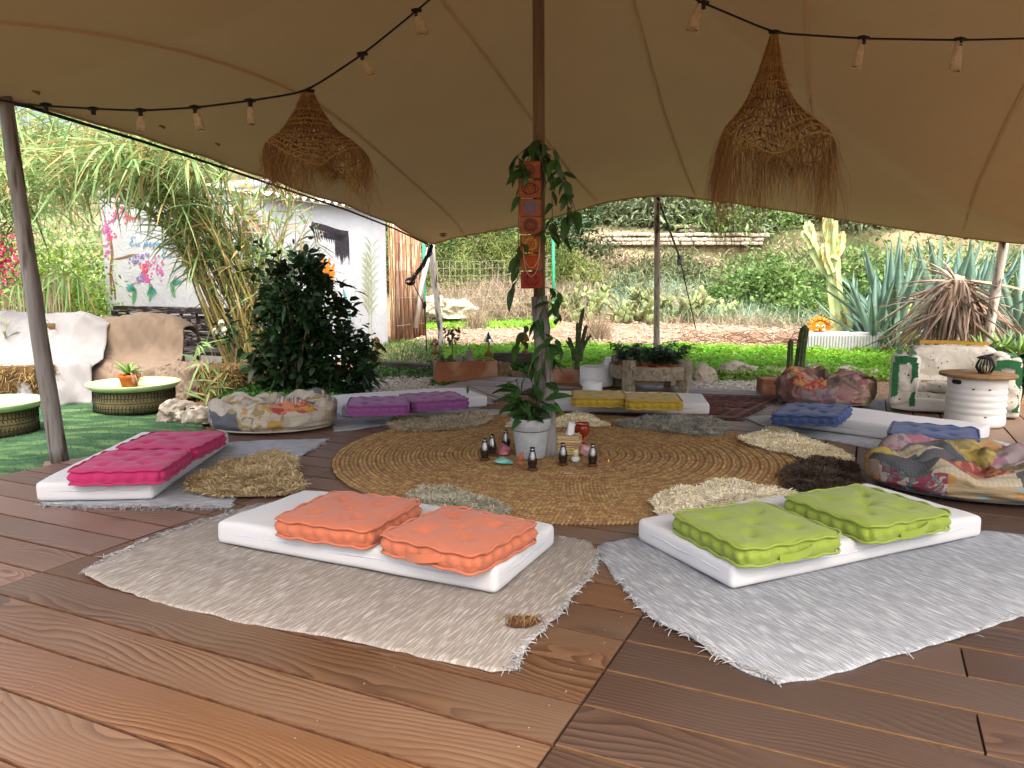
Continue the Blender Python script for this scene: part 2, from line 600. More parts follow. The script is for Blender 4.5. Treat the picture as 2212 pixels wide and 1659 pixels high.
def printmat(name, ground, inks, scale=9.0, kind='blot', rough=.95):
    """printed / quilted cotton: blots, stripes, checks or dots of ink on a ground colour, with running stitch relief"""
    m, nt, b = _nodes(name)
    co = coords(nt, (1, 1, 1), False)
    c = srgb(ground)
    cur = mix(nt, 0.0, c, c)
    for i, ink in enumerate(inks):
        s = scale * (1 + .45 * i)
        if kind == 'stripe':
            wv = _n(nt, 'ShaderNodeTexWave', Scale=s, Distortion=5.0); nt.links.new(co, wv.inputs['Vector'])
            f = ramp(nt, wv.outputs[0], [(.62 + .1 * i, (0, 0, 0)), (.68 + .1 * i, (1, 1, 1))]).outputs[0]
        elif kind == 'dot':
            v = _n(nt, 'ShaderNodeTexVoronoi', Scale=s); nt.links.new(co, v.inputs['Vector'])
            f = ramp(nt, v.outputs[0], [(.22, (1, 1, 1)), (.3, (0, 0, 0))]).outputs[0]
        elif kind == 'check':
            ck = _n(nt, 'ShaderNodeTexWave', Scale=s); ck.bands_direction = 'XYZ'[i % 3]; nt.links.new(co, ck.inputs['Vector'])
            f = ramp(nt, ck.outputs[0], [(.7, (0, 0, 0)), (.8, (.7, .7, .7))]).outputs[0]
        else:
            n1 = _n(nt, 'ShaderNodeTexNoise', Scale=s, Detail=2, Distortion=.8); nt.links.new(co, n1.inputs['Vector'])
            f = ramp(nt, n1.outputs[0], [(.53, (0, 0, 0)), (.57, (1, 1, 1))]).outputs[0]
        cur = mix(nt, f, cur, srgb(ink))
    fade = _n(nt, 'ShaderNodeTexNoise', Scale=7.0, Detail=5); nt.links.new(co, fade.inputs['Vector'])
    cur = mix(nt, math_(nt, 'MULTIPLY', fade.outputs[0], .45), cur, tuple(.5 * v + .12 for v in c))
    nt.links.new(cur, b.inputs['Base Color'])
    b.inputs['Roughness'].default_value = rough
    b.inputs['Specular IOR Level'].default_value = .08
    mp = _n(nt, 'ShaderNodeMapping'); mp.inputs['Scale'].default_value = (30, 30, 110)
    nt.links.new(co, mp.inputs[0])
    q = _n(nt, 'ShaderNodeTexNoise', Scale=1.0, Detail=2); nt.links.new(mp.outputs[0], q.inputs['Vector'])
    bump(nt, b, q.outputs[0], .6, .008)
    return m

MT = {}
MT['plank_warm'] = woodmat('plank_warm', '#382212', '#583c28', '#755840', rough=.36, grey='#726153')
MT['plank_pink'] = woodmat('plank_pink', '#4c352a', '#6c5042', '#84695a', rough=.45, grey='#867268')
MT['plank_dark'] = woodmat('plank_dark', '#2a1d16', '#423128', '#574338', rough=.42, grey='#50453f')
MT['plank_back'] = woodmat('plank_back', '#5a4332', '#7a5f49', '#8f755c', rough=.5, grey='#887766')
MT['edge_warm'] = mat('edge_warm', '#3d2617', '#5a3b26', scale=20)
MT['plank_end'] = mat('plank_end', '#2a1d14', '#3a291d', scale=20)
MT['edge_fresh'] = mat('edge_fresh', '#543c26', '#634a30', scale=20)
MT['pole'] = mat('pole', '#6b6864', '#8f8c88', scale=1.0, stretch=(14, 14, 1.2), rough=.8, bmp=.6, bscale=3.0, c3='#4e463d', scale3=2.0)
MT['pole_dark'] = mat('pole_dark', '#5b4a38', '#7d6850', scale=1.0, stretch=(14, 14, 1.2), rough=.8, bmp=.6, bscale=3.0, c3='#3b2f25', scale3=2.0)
MT['pole_white'] = mat('pole_white', '#d6d2cb', '#b4aea6', scale=1.0, stretch=(9, 9, 2), rough=.8, bmp=.4, bscale=3.0, c3='#57504a', scale3=2.2)
MT['dirt'] = mat('dirt', '#b08a6a', '#8d6f54', scale=1.2, rough=1, bmp=.8, bscale=9, bdist=.05, c3='#c9b79c', scale3=5, rnd=False)
MT['soil'] = mat('soil', '#3a2a1e', '#57402c', scale=9, rough=1, bmp=.8, bscale=30)
MT['gravel'] = mat('gravel', '#d9d4ca', '#a9a094', island=.25, rough=.9, scale=30)
MT['turf'] = mat('turf', '#2f4a34', '#405e43', scale=2.2, rough=1, bmp=.5, bscale=140, c3='#5f7a4e', scale3=3.3, rnd=False, stretch=(1, 2.2, 1), spec=.1)
MT['turf_blade'] = leafmat('turf_blade', '#33573b', '#476f4c', rough=.7, island=.35, tr=.1)
MT['clover'] = leafmat('clover', '#76ab2e', '#a0cf50', rough=.6, island=.35, tr=.45)
MT['clover_dark'] = leafmat('clover_dark', '#3a6428', '#558238', rough=.6, island=.35, tr=.25)
MT['cane_leaf'] = leafmat('cane_leaf', '#6c8a54', '#9ab578', rough=.55, island=.4, tr=.35)
MT['cane_dry'] = leafmat('cane_dry', '#8f7a50', '#b8a274', rough=.8, island=.35, tr=.25)
MT['cane_stalk'] = mat('cane_stalk', '#9a8a50', '#7f7a4c', scale=2.0, stretch=(6, 6, 4), rough=.6, c3='#b7a878', scale3=1.5)
MT['laurel'] = leafmat('laurel', '#1d331a', '#2b4824', rough=.45, island=.4, tr=.1)
MT['hoya'] = leafmat('hoya', '#29451f', '#3f6230', rough=.38, island=.25, tr=.12)
MT['shrub_yellow'] = leafmat('shrub_yellow', '#63872a', '#8fae3c', rough=.6, island=.35, tr=.35)
MT['shrub_bright'] = leafmat('shrub_bright', '#537339', '#7a9553', rough=.55, island=.35, tr=.3)
MT['shrub_olive'] = leafmat('shrub_olive', '#4e593a', '#6c7653', rough=.7, island=.4, tr=.2)
MT['shrub_grey'] = leafmat('shrub_grey', '#66755a', '#839273', rough=.7, island=.35, tr=.2)
MT['pine'] = leafmat('pine', '#57662f', '#848f4c', rough=.6, island=.35, tr=.25)
MT['dry_grass'] = leafmat('dry_grass', '#857861', '#a39680', rough=.9, island=.35, tr=.2)
MT['fennel'] = leafmat('fennel', '#6d8a70', '#8aa58a', rough=.7, island=.3, tr=.2)
MT['bark'] = mat('bark', '#5a4a3a', '#7a6a58', scale=3, stretch=(6, 6, 1), rough=1, bmp=.6, bscale=8)
MT['hay'] = leafmat('hay', '#6f5a3a', '#8f784e', rough=.95, island=.45, tr=.05)
MT['hay_core'] = mat('hay_core', '#4a3a26', '#5f4b31', scale=14, rough=1, bmp=.8, bscale=40)
MT['stone'] = mat('stone', '#a0978a', '#847b6d', scale=4, rough=.95, bmp=.7, bscale=14, bdist=.03, c3='#d3c9b8', scale3=7)
MT['stone_dark'] = mat('stone_dark', '#6a5a46', '#83715b', scale=5, rough=.95, bmp=.7, bscale=16, c3='#a08e74', scale3=8)
MT['rubble'] = mat('rubble', '#9d8e7e', '#80705f', scale=5, rough=1, c3='#b5a898', scale3=8)
MT['trough_white'] = mat('trough_white', '#b6babf', '#a8adb2', scale=6, rough=.6, bmp=.2, bscale=60)
MT['stone_white'] = mat('stone_white', '#d3cabb', '#b3a896', scale=3, rough=.95, bmp=.8, bscale=9, bdist=.04, c3='#8b7a62', scale3=4)
MT['terracotta'] = mat('terracotta', '#a06a4c', '#8a583e', scale=5, rough=.85, bmp=.15, bscale=50, c3='#ab8a76', scale3=3.5)
MT['terracotta_pot'] = mat('terracotta_pot', '#c0622a', '#ad5424', scale=5, rough=.75, c3='#c47a4a', scale3=9)
MT['whitewash'] = mat('whitewash', '#b4bac1', '#a8aeb6', scale=2.5, rough=.95, bmp=.35, bscale=22, bdist=.02)
MT['white_plastic'] = mat('white_plastic', '#dfe3e6', '#cfd4d8', scale=6, rough=.35, bmp=.1, bscale=120)
MT['white_metal'] = mat('white_metal', '#d8d8d6', '#cfcecb', scale=4, rough=.45, bmp=.15, bscale=30)
MT['black_metal'] = mat('black_metal', '#141414', '#222120', rough=.5)
MT['black_rope'] = mat('black_rope', '#15161a', '#24262a', scale=60, rough=.8)
MT['black_wood'] = mat('black_wood', '#242124', '#3a3438', scale=2.0, stretch=(2, 18, 18), rough=.7, bmp=.4, bscale=6, c3='#8d8780', scale3=2.6)
MT['sleeper'] = mat('sleeper', '#3d3a38', '#5c5753', scale=3.0, stretch=(1, 8, 8), rough=.9, bmp=.4)
MT['canvas'] = mat('canvas', '#867353', '#8a7756', scale=.8, rough=.9, translucent=.05, bmp=.12, bscale=5, bdist=.05, rnd=False, spec=.15)
MT['canvas_seam'] = mat('canvas_seam', '#a08a66', '#a58f6a', rough=.9)
MT['tab'] = mat('tab', '#7a5030', '#8d6038', rough=.8)
MT['jute_light'] = mat('jute_light', '#aa8b60', '#91704a', scale=9, rough=.95, bmp=.7, bscale=90, island=.22, spec=.15)
MT['jute_dark'] = mat('jute_dark', '#8f704a', '#a0825a', scale=9, rough=.95, bmp=.7, bscale=90, island=.22, spec=.15)
MT['jute_base'] = mat('jute_base', '#826545', '#8f714e', scale=20, rough=1, bmp=.6, bscale=120)
MT['raffia'] = leafmat('raffia', '#7a5a34', '#947041', rough=.9, island=.3, tr=.08)
MT['burlap'] = mat('burlap', '#cdbf9f', '#b5a684', scale=60, rough=1, bmp=.5, bscale=260, translucent=.12)
MT['mattress'] = clothmat('mattress', '#d0d1d4', '#c0c0c0', weave=500, bmp=.22, soft=3.0)
MT['mattress_seam'] = mat('mattress_seam', '#aeb6c6', '#c2c8d4', rough=.9)
MT['peach'] = clothmat('peach', '#c27356', '#b6694c')
MT['lime'] = clothmat('lime', '#8ea043', '#83953b')
MT['pink'] = clothmat('pink', '#b8366a', '#ab2f60')
MT['purple'] = clothmat('purple', '#8a5088', '#7d487b')
MT['yellow'] = clothmat('yellow', '#b0953a', '#a48a34')
MT['blue'] = clothmat('blue', '#44547f', '#3b4a74')
MT['cloth_white'] = clothmat('cloth_white', '#8f8f92', '#828285', weave=300, soft=2.5, bmp=.7)
MT['cloth_beige'] = clothmat('cloth_beige', '#7f7063', '#726457', weave=260, soft=3, bmp=.6)
MT['rug_beige'] = streakmat('rug_beige', '#8a827a', '#b8b4ae', rot=R(25), amount=.45, dirt='#8d857c')
MT['rug_grey'] = streakmat('rug_grey', '#888c92', '#b6babf', rot=R(-25), amount=.5)
MT['rug_grey2'] = streakmat('rug_grey2', '#9da1a7', '#c9ccd0', rot=R(70), amount=.55)
MT['fringe'] = mat('fringe', '#8f9090', '#a3a4a5', island=.15, rough=1)
for k, a, b_ in (('fleece_tan', '#b09a74', '#cbb78f'), ('fleece_taupe', '#b3a891', '#ccc0a9'), ('fleece_cream', '#eadfbb', '#f3ead0'),
                 ('fleece_grey', '#908e83', '#aba89d'), ('fleece_brown', '#41362c', '#5a4c3f'), ('fleece_moss', '#aba690', '#c2bda8'), ('fleece_ivory', '#e6dcbe', '#f0e8d2')):
    MT[k] = leafmat(k, a, b_, rough=.9, island=.3, tr=.2, scale=6)
MT['hide'] = mat('hide', '#7d6f55', '#6a5d46', rough=1)
MT['persian'] = printmat('persian', '#5a2b2a', ['#7d4a42', '#33201f', '#8d6a55'], scale=8, kind='check')
MT['persian_field'] = printmat('persian_field', '#6d3230', ['#40262a', '#8f5a4c'], scale=14, kind='blot')
MT['persian_border'] = printmat('persian_border', '#3c2422', ['#8a6b52', '#6b3a36'], scale=16, kind='dot')
MT['pot_grey'] = mat('pot_grey', '#aeb2b4', '#9aa0a3', scale=14, rough=.55, bmp=.2, bscale=40, c3='#b9bcbd', scale3=90)
MT['pot_line'] = mat('pot_line', '#4a3a30', '#5a483c', rough=.8)
MT['brown_wood'] = mat('brown_wood', '#4a2c1c', '#5f3a26', scale=4, stretch=(2, 12, 2), rough=.5)
MT['red_glaze'] = mat('red_glaze', '#6d1f0e', '#8a3016', scale=5, rough=.15, spec=.6)
MT['wicker'] = mat('wicker', '#a98e68', '#c3a981', scale=12, rough=.8, island=.2, bmp=.4, bscale=40)
MT['rose_quartz'] = mat('rose_quartz', '#a86a74', '#8d4a58', scale=14, rough=.3, spec=.5, c3='#c99aa2', scale3=25)
MT['pale_quartz'] = mat('pale_quartz', '#c49a98', '#b08482', scale=14, rough=.35, spec=.5)
MT['amazonite'] = mat('amazonite', '#4fa39c', '#7cbcae', scale=12, rough=.35, spec=.5, c3='#b9b79a', scale3=16)
MT['clay'] = mat('clay', '#b56a45', '#a35c3c', scale=20, rough=.9)
MT['wax'] = mat('wax', '#d6cd9c', '#c9c08e', rough=.5)
MT['white_stone'] = mat('white_stone', '#d3d7d5', '#bfc5c4', scale=9, rough=.3)
MT['brass'] = mat('brass', '#c79a3a', '#d8ae52', rough=.2, metal=1)
MT['tin'] = mat('tin', '#8f9094', '#a8a9ac', rough=.35, metal=1)
MT['tissue'] = mat('tissue', '#e2e3e4', '#d6d7d9', rough=1)
MT['plaque'] = mat('plaque', '#8f4a22', '#7d4019', scale=4, stretch=(2, 8, 8), rough=.55, c3='#9a5428', scale3=6)
MT['plaque_red'] = mat('plaque_red', '#8a2c16', '#7a2412', scale=4, stretch=(2, 8, 8), rough=.55)
for k, c in (('ink_purple', '#4a2630'), ('ink_black', '#20141a'), ('ink_blue', '#2f80b8'), ('ink_grey', '#4a3a34'), ('ink_yellow', '#d8a92e'), ('ink_orange', '#c8401a'), ('ink_red', '#5f0f0f')):
    MT[k] = mat(k, c, rough=.7)
MT['tyre'] = mat('tyre', '#4f4a33', '#6b6544', scale=7, rough=.85, c3='#35322a', scale3=5)
MT['tyre_groove'] = mat('tyre_groove', '#1e1c18', '#2b2923', rough=.95)
MT['tray'] = mat('tray', '#aecb94', '#a3c08a', scale=3, rough=.35, c3='#c7cfa6', scale3=2.0)
MT['aloe'] = leafmat('aloe', '#6f9a4a', '#93b864', rough=.45, island=.2, tr=.2)
MT['dead_leaf'] = leafmat('dead_leaf', '#6f5340', '#8d6f58', rough=.9, island=.35, tr=.1)
MT['agave'] = leafmat('agave', '#587a6c', '#7c9c88', rough=.5, island=.22, tr=.08)
MT['agave_yellow'] = leafmat('agave_yellow', '#a8ad52', '#c0c070', rough=.5, island=.2, tr=.1)
MT['dead_agave'] = leafmat('dead_agave', '#7d6a5d', '#a89484', rough=.9, island=.4, tr=.05)
MT['cactus'] = mat('cactus', '#3c4a2e', '#4a5c38', scale=8, rough=.7, c3='#6a7048', scale3=20)
MT['cactus_pale'] = mat('cactus_pale', '#9fb57a', '#b9c894', scale=4, rough=.7, c3='#a8884a', scale3=6)
MT['cactus_fuzzy'] = mat('cactus_fuzzy', '#8a7f74', '#a39a90', scale=50, rough=1, bmp=.8, bscale=90)
MT['pear_pad'] = mat('pear_pad', '#6c7a4e', '#8f9b6c', scale=6, rough=.7, c3='#56653e', scale3=5)
MT['pear_fruit'] = mat('pear_fruit', '#6a4440', '#83584e', rough=.8)
MT['fence_green'] = mat('fence_green', '#1f7a5c', '#2a8f6c', rough=.5)
MT['wire'] = mat('wire', '#7d7e78', '#92928d', rough=.6)
MT['reed'] = mat('reed', '#7a5a44', '#a38168', scale=1.0, stretch=(30, 30, 2), rough=.95, island=.4, c3='#c7b5a0', scale3=1.5)
MT['reed_grey'] = mat('reed_grey', '#857a60', '#a3977a', scale=1.0, stretch=(30, 30, 2), rough=.95, island=.35)
MT['table_wood'] = mat('table_wood', '#8f7350', '#75593a', scale=2.0, stretch=(3, 14, 3), rough=.7, bmp=.4, bscale=10)
MT['carved_wood'] = mat('carved_wood', '#a39886', '#857b6a', scale=9, rough=.95, bmp=.9, bscale=34, bdist=.02, c3='#786e5e', scale3=30)
MT['mush_wood'] = mat('mush_wood', '#8a6a3a', '#6f5228', scale=5, rough=.8)
MT['mush_stem'] = mat('mush_stem', '#b08a58', '#96703f', scale=4, stretch=(6, 6, 2), rough=.8)
MT['mush_red'] = mat('mush_red', '#8a1626', '#74101e', rough=.5)
MT['mush_white'] = mat('mush_white', '#d8d0c4', rough=.6)
MT['mirror'] = mat('mirror', '#b9c0c8', '#6b7078', scale=30, rough=.08, metal=1, island=.4)
MT['sun_yellow'] = mat('sun_yellow', '#d8962a', '#c77f1f', scale=9, rough=.45)
MT['sun_orange'] = mat('sun_orange', '#c9711c', '#d98a2c', scale=9, rough=.45)
MT['eye_white'] = mat('eye_white', '#dedede', rough=.4)
MT['eye_dark'] = mat('eye_dark', '#20242c', rough=.4)
MT['bougain'] = leafmat('bougain', '#c02a5c', '#d8467a', rough=.7, island=.25, tr=.3)
MT['rose'] = leafmat('rose', '#dcd9c4', '#e6e4d6', rough=.8, island=.1, tr=.2)
MT['sofa_white'] = None
MT['roof_white'] = mat('roof_white', '#d6d8da', '#c0c2c2', scale=5, rough=.9)
MT['roof_grey'] = mat('roof_grey', '#5f6468', '#7a7f82', scale=5, rough=.8)
def glassmat():
    """thin smoked glass: tinted see-through wall with a mirror sheen"""
    m, nt, b = _nodes('smoked_glass')
    t = nt.nodes.new('ShaderNodeBsdfTransparent'); t.inputs[0].default_value = (.5, .5, .53, 1)
    g = nt.nodes.new('ShaderNodeBsdfGlossy'); g.inputs['Roughness'].default_value = .02
    lw_ = nt.nodes.new('ShaderNodeLayerWeight'); lw_.inputs[0].default_value = .45
    ms = nt.nodes.new('ShaderNodeMixShader')
    nt.links.new(math_(nt, 'ADD', math_(nt, 'MULTIPLY', lw_.outputs['Fresnel'], .8), .12), ms.inputs[0])
    nt.links.new(t.outputs[0], ms.inputs[1]); nt.links.new(g.outputs[0], ms.inputs[2])
    nt.links.new(ms.outputs[0], nt.nodes['Material Output'].inputs[0])
    return m
MT['glass'] = glassmat()
def sofamat():
    """white painted cover: ochre haze and black paint spatter, drawn as marks of their own shape"""
    m, nt, b = _nodes('sofa_cover')
    co = coords(nt, (1, 1, 1), False)
    n1 = _n(nt, 'ShaderNodeTexNoise', Scale=4.0, Detail=5); nt.links.new(co, n1.inputs['Vector'])
    c = mix(nt, n1.outputs[0], srgb('#d2cfc6'), srgb('#bdb8ab'))
    wp = _n(nt, 'ShaderNodeTexNoise', Scale=14.0, Detail=2); nt.links.new(co, wp.inputs['Vector'])
    v = _n(nt, 'ShaderNodeTexVoronoi', Scale=26.0); nt.links.new(co, v.inputs['Vector'])
    sp = math_(nt, 'ADD', v.outputs[0], math_(nt, 'MULTIPLY', wp.outputs[0], .55))
    f = ramp(nt, sp, [(.40, (1, 1, 1)), (.43, (0, 0, 0))]).outputs[0]
    c = mix(nt, f, c, srgb('#20221f'))
    nt.links.new(c, b.inputs['Base Color'])
    b.inputs['Roughness'].default_value = .6
    cr = _n(nt, 'ShaderNodeTexNoise', Scale=9.0, Detail=4, Distortion=1.5); nt.links.new(co, cr.inputs['Vector'])
    bump(nt, b, cr.outputs[0], .5, .03)
    return m
MT['sofa_white'] = sofamat()
MT['paint_green'] = mat('paint_green', '#1f5a34', '#2a6e40', scale=30, rough=.6)
MT['paint_ochre'] = mat('paint_ochre', '#b08a2e', '#c49c40', scale=30, rough=.7)
MT['sofa_base'] = mat('sofa_base', '#cfcdc6', '#bcb9b0', scale=5, rough=.5)
# ------------------------------------------------------------------ terrain
HY = [-60, 7.5, 9, 11, 16, 19, 24, 24.6, 30, 45, 70, 140]
HZ = [-.13, -.13, -.09, .05, .28, .75, 1.75, 2.5, 4.1, 9.0, 15, 24]
def sstep(a, b, x):
    t = np.clip((x - a) / (b - a), 0, 1)
    return t * t * (3 - 2 * t)
def hz(x, y, rough=True):
    sh = 2.2 * sstep(-.8, -2.6, x)
    z = float(np.interp(y - (sh if y > 7.5 else 0), HY, HZ))
    if rough:
        k = float(sstep(8.5, 15, y))
        z += k * (.07 * nz((x, y, 0), .7, 3) + .03 * nz((x, y, 0), 2.1, 8)) + float(sstep(20, 30, y)) * .5 * nz((x, y, 0), .22, 5)
    return z
gx = np.unique(np.concatenate([np.linspace(-90, -12, 14), np.linspace(-12, 14, 131), np.linspace(14, 95, 14)]))
gy = np.unique(np.concatenate([np.linspace(-40, -2, 6), np.linspace(-2, 8, 21), np.linspace(8, 32, 121), np.linspace(32, 140, 24)]))
V = np.array([(x, y, hz(x, y)) for y in gy for x in gx])
nx_ = len(gx)
F = np.array([(j * nx_ + i, j * nx_ + i + 1, (j + 1) * nx_ + i + 1, (j + 1) * nx_ + i) for j in range(len(gy) - 1) for i in range(nx_ - 1)])
def groundmat():
    m, nt, b = _nodes('ground')
    co = coords(nt, (1, 1, 1), False)
    n1 = _n(nt, 'ShaderNodeTexNoise', Scale=.9, Detail=6); nt.links.new(co, n1.inputs['Vector'])
    n2 = _n(nt, 'ShaderNodeTexNoise', Scale=14.0, Detail=5); nt.links.new(co, n2.inputs['Vector'])
    n3 = _n(nt, 'ShaderNodeTexNoise', Scale=.35, Detail=4); nt.links.new(co, n3.inputs['Vector'])
    c = ramp(nt, n1.outputs[0], [(.3, srgb('#7a624e')), (.5, srgb('#91796a')), (.7, srgb('#a08f7e'))]).outputs[0]
    c = mix(nt, math_(nt, 'MULTIPLY', n2.outputs[0], .5), c, srgb('#7d6248'))
    sx = nt.nodes.new('ShaderNodeSeparateXYZ'); nt.links.new(co, sx.inputs[0])
    hill = ramp(nt, math_(nt, 'DIVIDE', sx.outputs[1], 100.0), [(.165, (0, 0, 0)), (.2, (1, 1, 1))]).outputs[0]
    sc_ = ramp(nt, n3.outputs[0], [(.4, srgb('#4f5238')), (.6, srgb('#8d8268'))]).outputs[0]
    c = mix(nt, hill, c, sc_)
    near = ramp(nt, math_(nt, 'DIVIDE', sx.outputs[1], 100.0), [(.07, (1, 1, 1)), (.09, (0, 0, 0))]).outputs[0]
    c = mix(nt, near, c, srgb('#6b5038'))
    nt.links.new(c, b.inputs['Base Color'])
    b.inputs['Roughness'].default_value = 1
    b.inputs['Specular IOR Level'].default_value = .1
    bump(nt, b, n2.outputs[0], .8, .06)
    return m
struct('ground', (V, F), groundmat(), smooth=True)

# ------------------------------------------------------------------ timber deck: every board is a piece of its own
deck = bpy.data.objects.new('timber_deck', None)
col.objects.link(deck)
deck['kind'] = 'structure'
PW_, GAP, TH = .197, .008, .03
def plank(t0, t1, n0, n1, mats, across=False):
    """board lying along t (or along n) in the deck's own axes"""
    if across: L, Wd = n1 - n0 - .004, t1 - t0 - GAP
    else: L, Wd = t1 - t0 - .004, n1 - n0 - GAP
    if L < .08: return
    c = TN((t0 + t1) / 2, (n0 + n1) / 2)
    bv = .002
    x, y = L / 2, Wd / 2
    tw = random.uniform(-.0012, .0012)
    Vv = [(-x, -y, -TH), (x, -y, -TH), (x, y, -TH), (-x, y, -TH),
          (-x, -y, -bv), (x, -y, -bv), (x, y, -bv), (-x, y, -bv),
          (-x + bv, -y + bv, 0), (x - bv, -y + bv, tw), (x - bv, y - bv, 0), (-x + bv, y - bv, tw)]
    Ff = [(8, 9, 10, 11), (0, 1, 5, 4), (1, 2, 6, 5), (2, 3, 7, 6), (3, 0, 4, 7), (4, 5, 9, 8), (5, 6, 10, 9), (6, 7, 11, 10), (7, 4, 8, 11), (0, 3, 2, 1)]
    me = mesh(Vv, Ff, mats, False, [0, 1, 2, 1, 2, 1, 2, 1, 2, 2])
    ang = DA + (math.pi / 2 if across else 0)
    if random.random() < .5: ang += math.pi
    link('plank', me, deck, (c[0], c[1], random.uniform(-.0025, .0005)), (0, 0, ang))
n = 1.979 - 17 * PW_
warm = [MT['plank_warm'], MT['edge_warm'], MT['plank_end']]
pinkish = [MT['plank_pink'], MT['edge_warm'], MT['plank_end']]
darkp = [MT['plank_dark'], MT['edge_fresh'], MT['plank_end']]
backp = [MT['plank_back'], MT['edge_warm'], MT['plank_end']]
k = 0
while n < 7.75:
    n1 = n + PW_
    ne = n1 > 4.9
    left = -4.42 if n < 4.85 else (-4.02 if n < 7.2 else -3.98)
    # module A (far to the side), module B (middle), module C (dark boards)
    if n < 5.0:
        plank(left, -2.8, n, n1, pinkish)
        s = -2.8 + random.choice([0, 0, .5, .9]) if n > 2.6 else -2.8
        if s > -2.8: plank(-2.8, s, n, n1, pinkish)
        plank(s, -.63, n, n1, warm)
    else:
        s = left + random.choice([.9, 1.4, 2.0])
        plank(left, s, n, n1, backp)
        plank(s, -.63, n, n1, backp)
    if n < 4.3 and n1 < 4.55:
        j = .3 if (k % 2 == 1) else .3 + 1.1
        if 1.9 < n < 2.1: j = .3
        plank(-.63, j, n, n1, darkp)
        plank(j, 2.6, n, n1, darkp)
        plank(2.6, 4.6, n, n1, darkp)
    n = n1
    k += 1
t = -.63
n_start = 1.979 + 12 * PW_
while t < 3.6:
    j = n_start + random.choice([1.1, 1.7, 2.4])
    plank(t, t + PW_, n_start, j, backp, True)
    plank(t, t + PW_, j, 7.95, backp, True)
    t += PW_
# joists and edge boards close the deck underneath
for (t0, t1, n0, n1) in ((-4.42, -4.38, -1.4, 4.85), (-4.02, -3.98, 4.9, 7.74), (-4.0, 3.6, 7.97, 8.0)):
    c = TN((t0 + t1) / 2, (n0 + n1) / 2)
    V, F = box(0, 0, 0, t1 - t0, n1 - n0, .1)
    link('edge_board', mesh(V, F, MT['plank_back'], False), deck, (c[0], c[1], -.085), (0, 0, DA))
# screws in the nearer boards
scr = lathe([(.0035, 0), (.0035, .0008), (.0, .0008)], 8)
sme = mesh(scr[0], scr[1], MT['stone_dark'], True)
for i in range(8):
    nn = 1.979 - 6 * PW_ + i * PW_
    for tt in (-2.0, -1.2, -.7):
        for off in (.04, .155):
            p = TN(tt + random.uniform(-.02, .02), nn + off)
            link('screw', sme, deck, (p[0], p[1], .0004))

# ------------------------------------------------------------------ artificial turf beside the deck
tl = np.array([TN(-4.45, n_) for n_ in np.linspace(-1, 4.8, 10)])
turf_poly = np.vstack([tl, [at(450, 935, -.1)[:2], at(430, 905, -.1)[:2], at(360, 900, -.1)[:2], at(345, 872, -.1)[:2], at(250, 868, -.1)[:2], at(160, 875, -.1)[:2], (-4.6, 7.0), (-6.8, 6.6), (-7.5, 3.0), (-6.0, -.6)]])
def turf_z(x, y):
    return -.085 + .02 * nz((x, y, 0), 1.4, 2) + .008 * nz((x, y, 0), 5, 4)
tp = densify(turf_poly, .15, .006)
o = struct('artificial_turf', sheet(tp, .12, turf_z, .02), MT['turf'], smooth=True)
P2 = scatter_in(turf_poly, 26000)
P2 = P2[(P2[:, 1] > 2.5)]
P3 = np.c_[P2, [turf_z(*p) for p in P2]]
D3 = np.c_[rng.normal(size=(len(P3), 2)) * .6, np.ones(len(P3))]
o = struct('turf_pile', ribbons(P3, D3, rng.uniform(.012, .022, len(P3)), .004, (0, 1), (1, .3), 0.1), MT['turf_blade'], 'stuff', True)
# fallen cane litter on the turf
for i in range(26):
    p = scatter_in(turf_poly[8:], 1)[0]
    if p[1] < 4.2: continue
    a = random.uniform(0, 6.28); L = random.uniform(.08, .3)
    q = [(p[0] + math.cos(a) * s * L, p[1] + math.sin(a) * s * L + .03 * s * s, turf_z(*p) + .012 + .01 * math.sin(s * 3)) for s in (0, .35, .7, 1)]
    single('dry_cane_leaf', tube(q, [.003, .005, .004, .001], 4), MT['cane_dry'], 'dry curled cane leaf fallen on the green turf', 'leaf', q[0], group='dry leaves littering the turf', world=True)

# ------------------------------------------------------------------ gravel and dirt litter
def pebbles(name, poly, n, r0, r1, m, zf, lift=.4):
    P = scatter_in(poly, n)
    bm = bmesh.new(); bmesh.ops.create_icosphere(bm, subdivisions=1, radius=1)
    bv, bf = from_bm(bm)
    bf = np.array(bf)
    rad = rng.uniform(r0, r1, n) ** 1.0
    sc3 = rng.uniform(.6, 1.2, (n, 3)) * rad[:, None]
    sc3[:, 2] *= .7
    rot = rng.uniform(0, 6.28, n)
    jit = 1 + rng.normal(size=(n, len(bv))) * .12
    bb = bv[None] * jit[..., None] * sc3[:, None]
    c, s = np.cos(rot)[:, None], np.sin(rot)[:, None]
    X = bb[..., 0] * c - bb[..., 1] * s
    Y = bb[..., 0] * s + bb[..., 1] * c
    z = np.array([zf(*p) for p in P])
    Vv = np.stack([X + P[:, 0:1], Y + P[:, 1:2], bb[..., 2] + (z + rad * lift)[:, None]], -1).reshape(-1, 3)
    Ff = (bf[None] + (np.arange(n) * len(bv))[:, None, None]).reshape(-1, 3)
    return struct(name, (Vv, Ff), m, 'stuff', False)
gpoly_r = np.array([at(1480, 858, -.12)[:2], at(1700, 862, -.12)[:2], at(1720, 828, -.12)[:2], at(1480, 822, -.12)[:2]])
gpoly_l = np.array([at(600, 880, -.12)[:2], at(860, 862, -.12)[:2], at(990, 832, -.12)[:2], at(930, 822, -.12)[:2], at(760, 815, -.12)[:2], at(640, 830, -.12)[:2]])
gz = lambda x, y: hz(x, y, False) + .005
pebbles('white_gravel', gpoly_r, 4200, .008, .02, MT['gravel'], gz)
pebbles('pale_gravel', gpoly_l, 6000, .007, .018, MT['gravel'], gz)
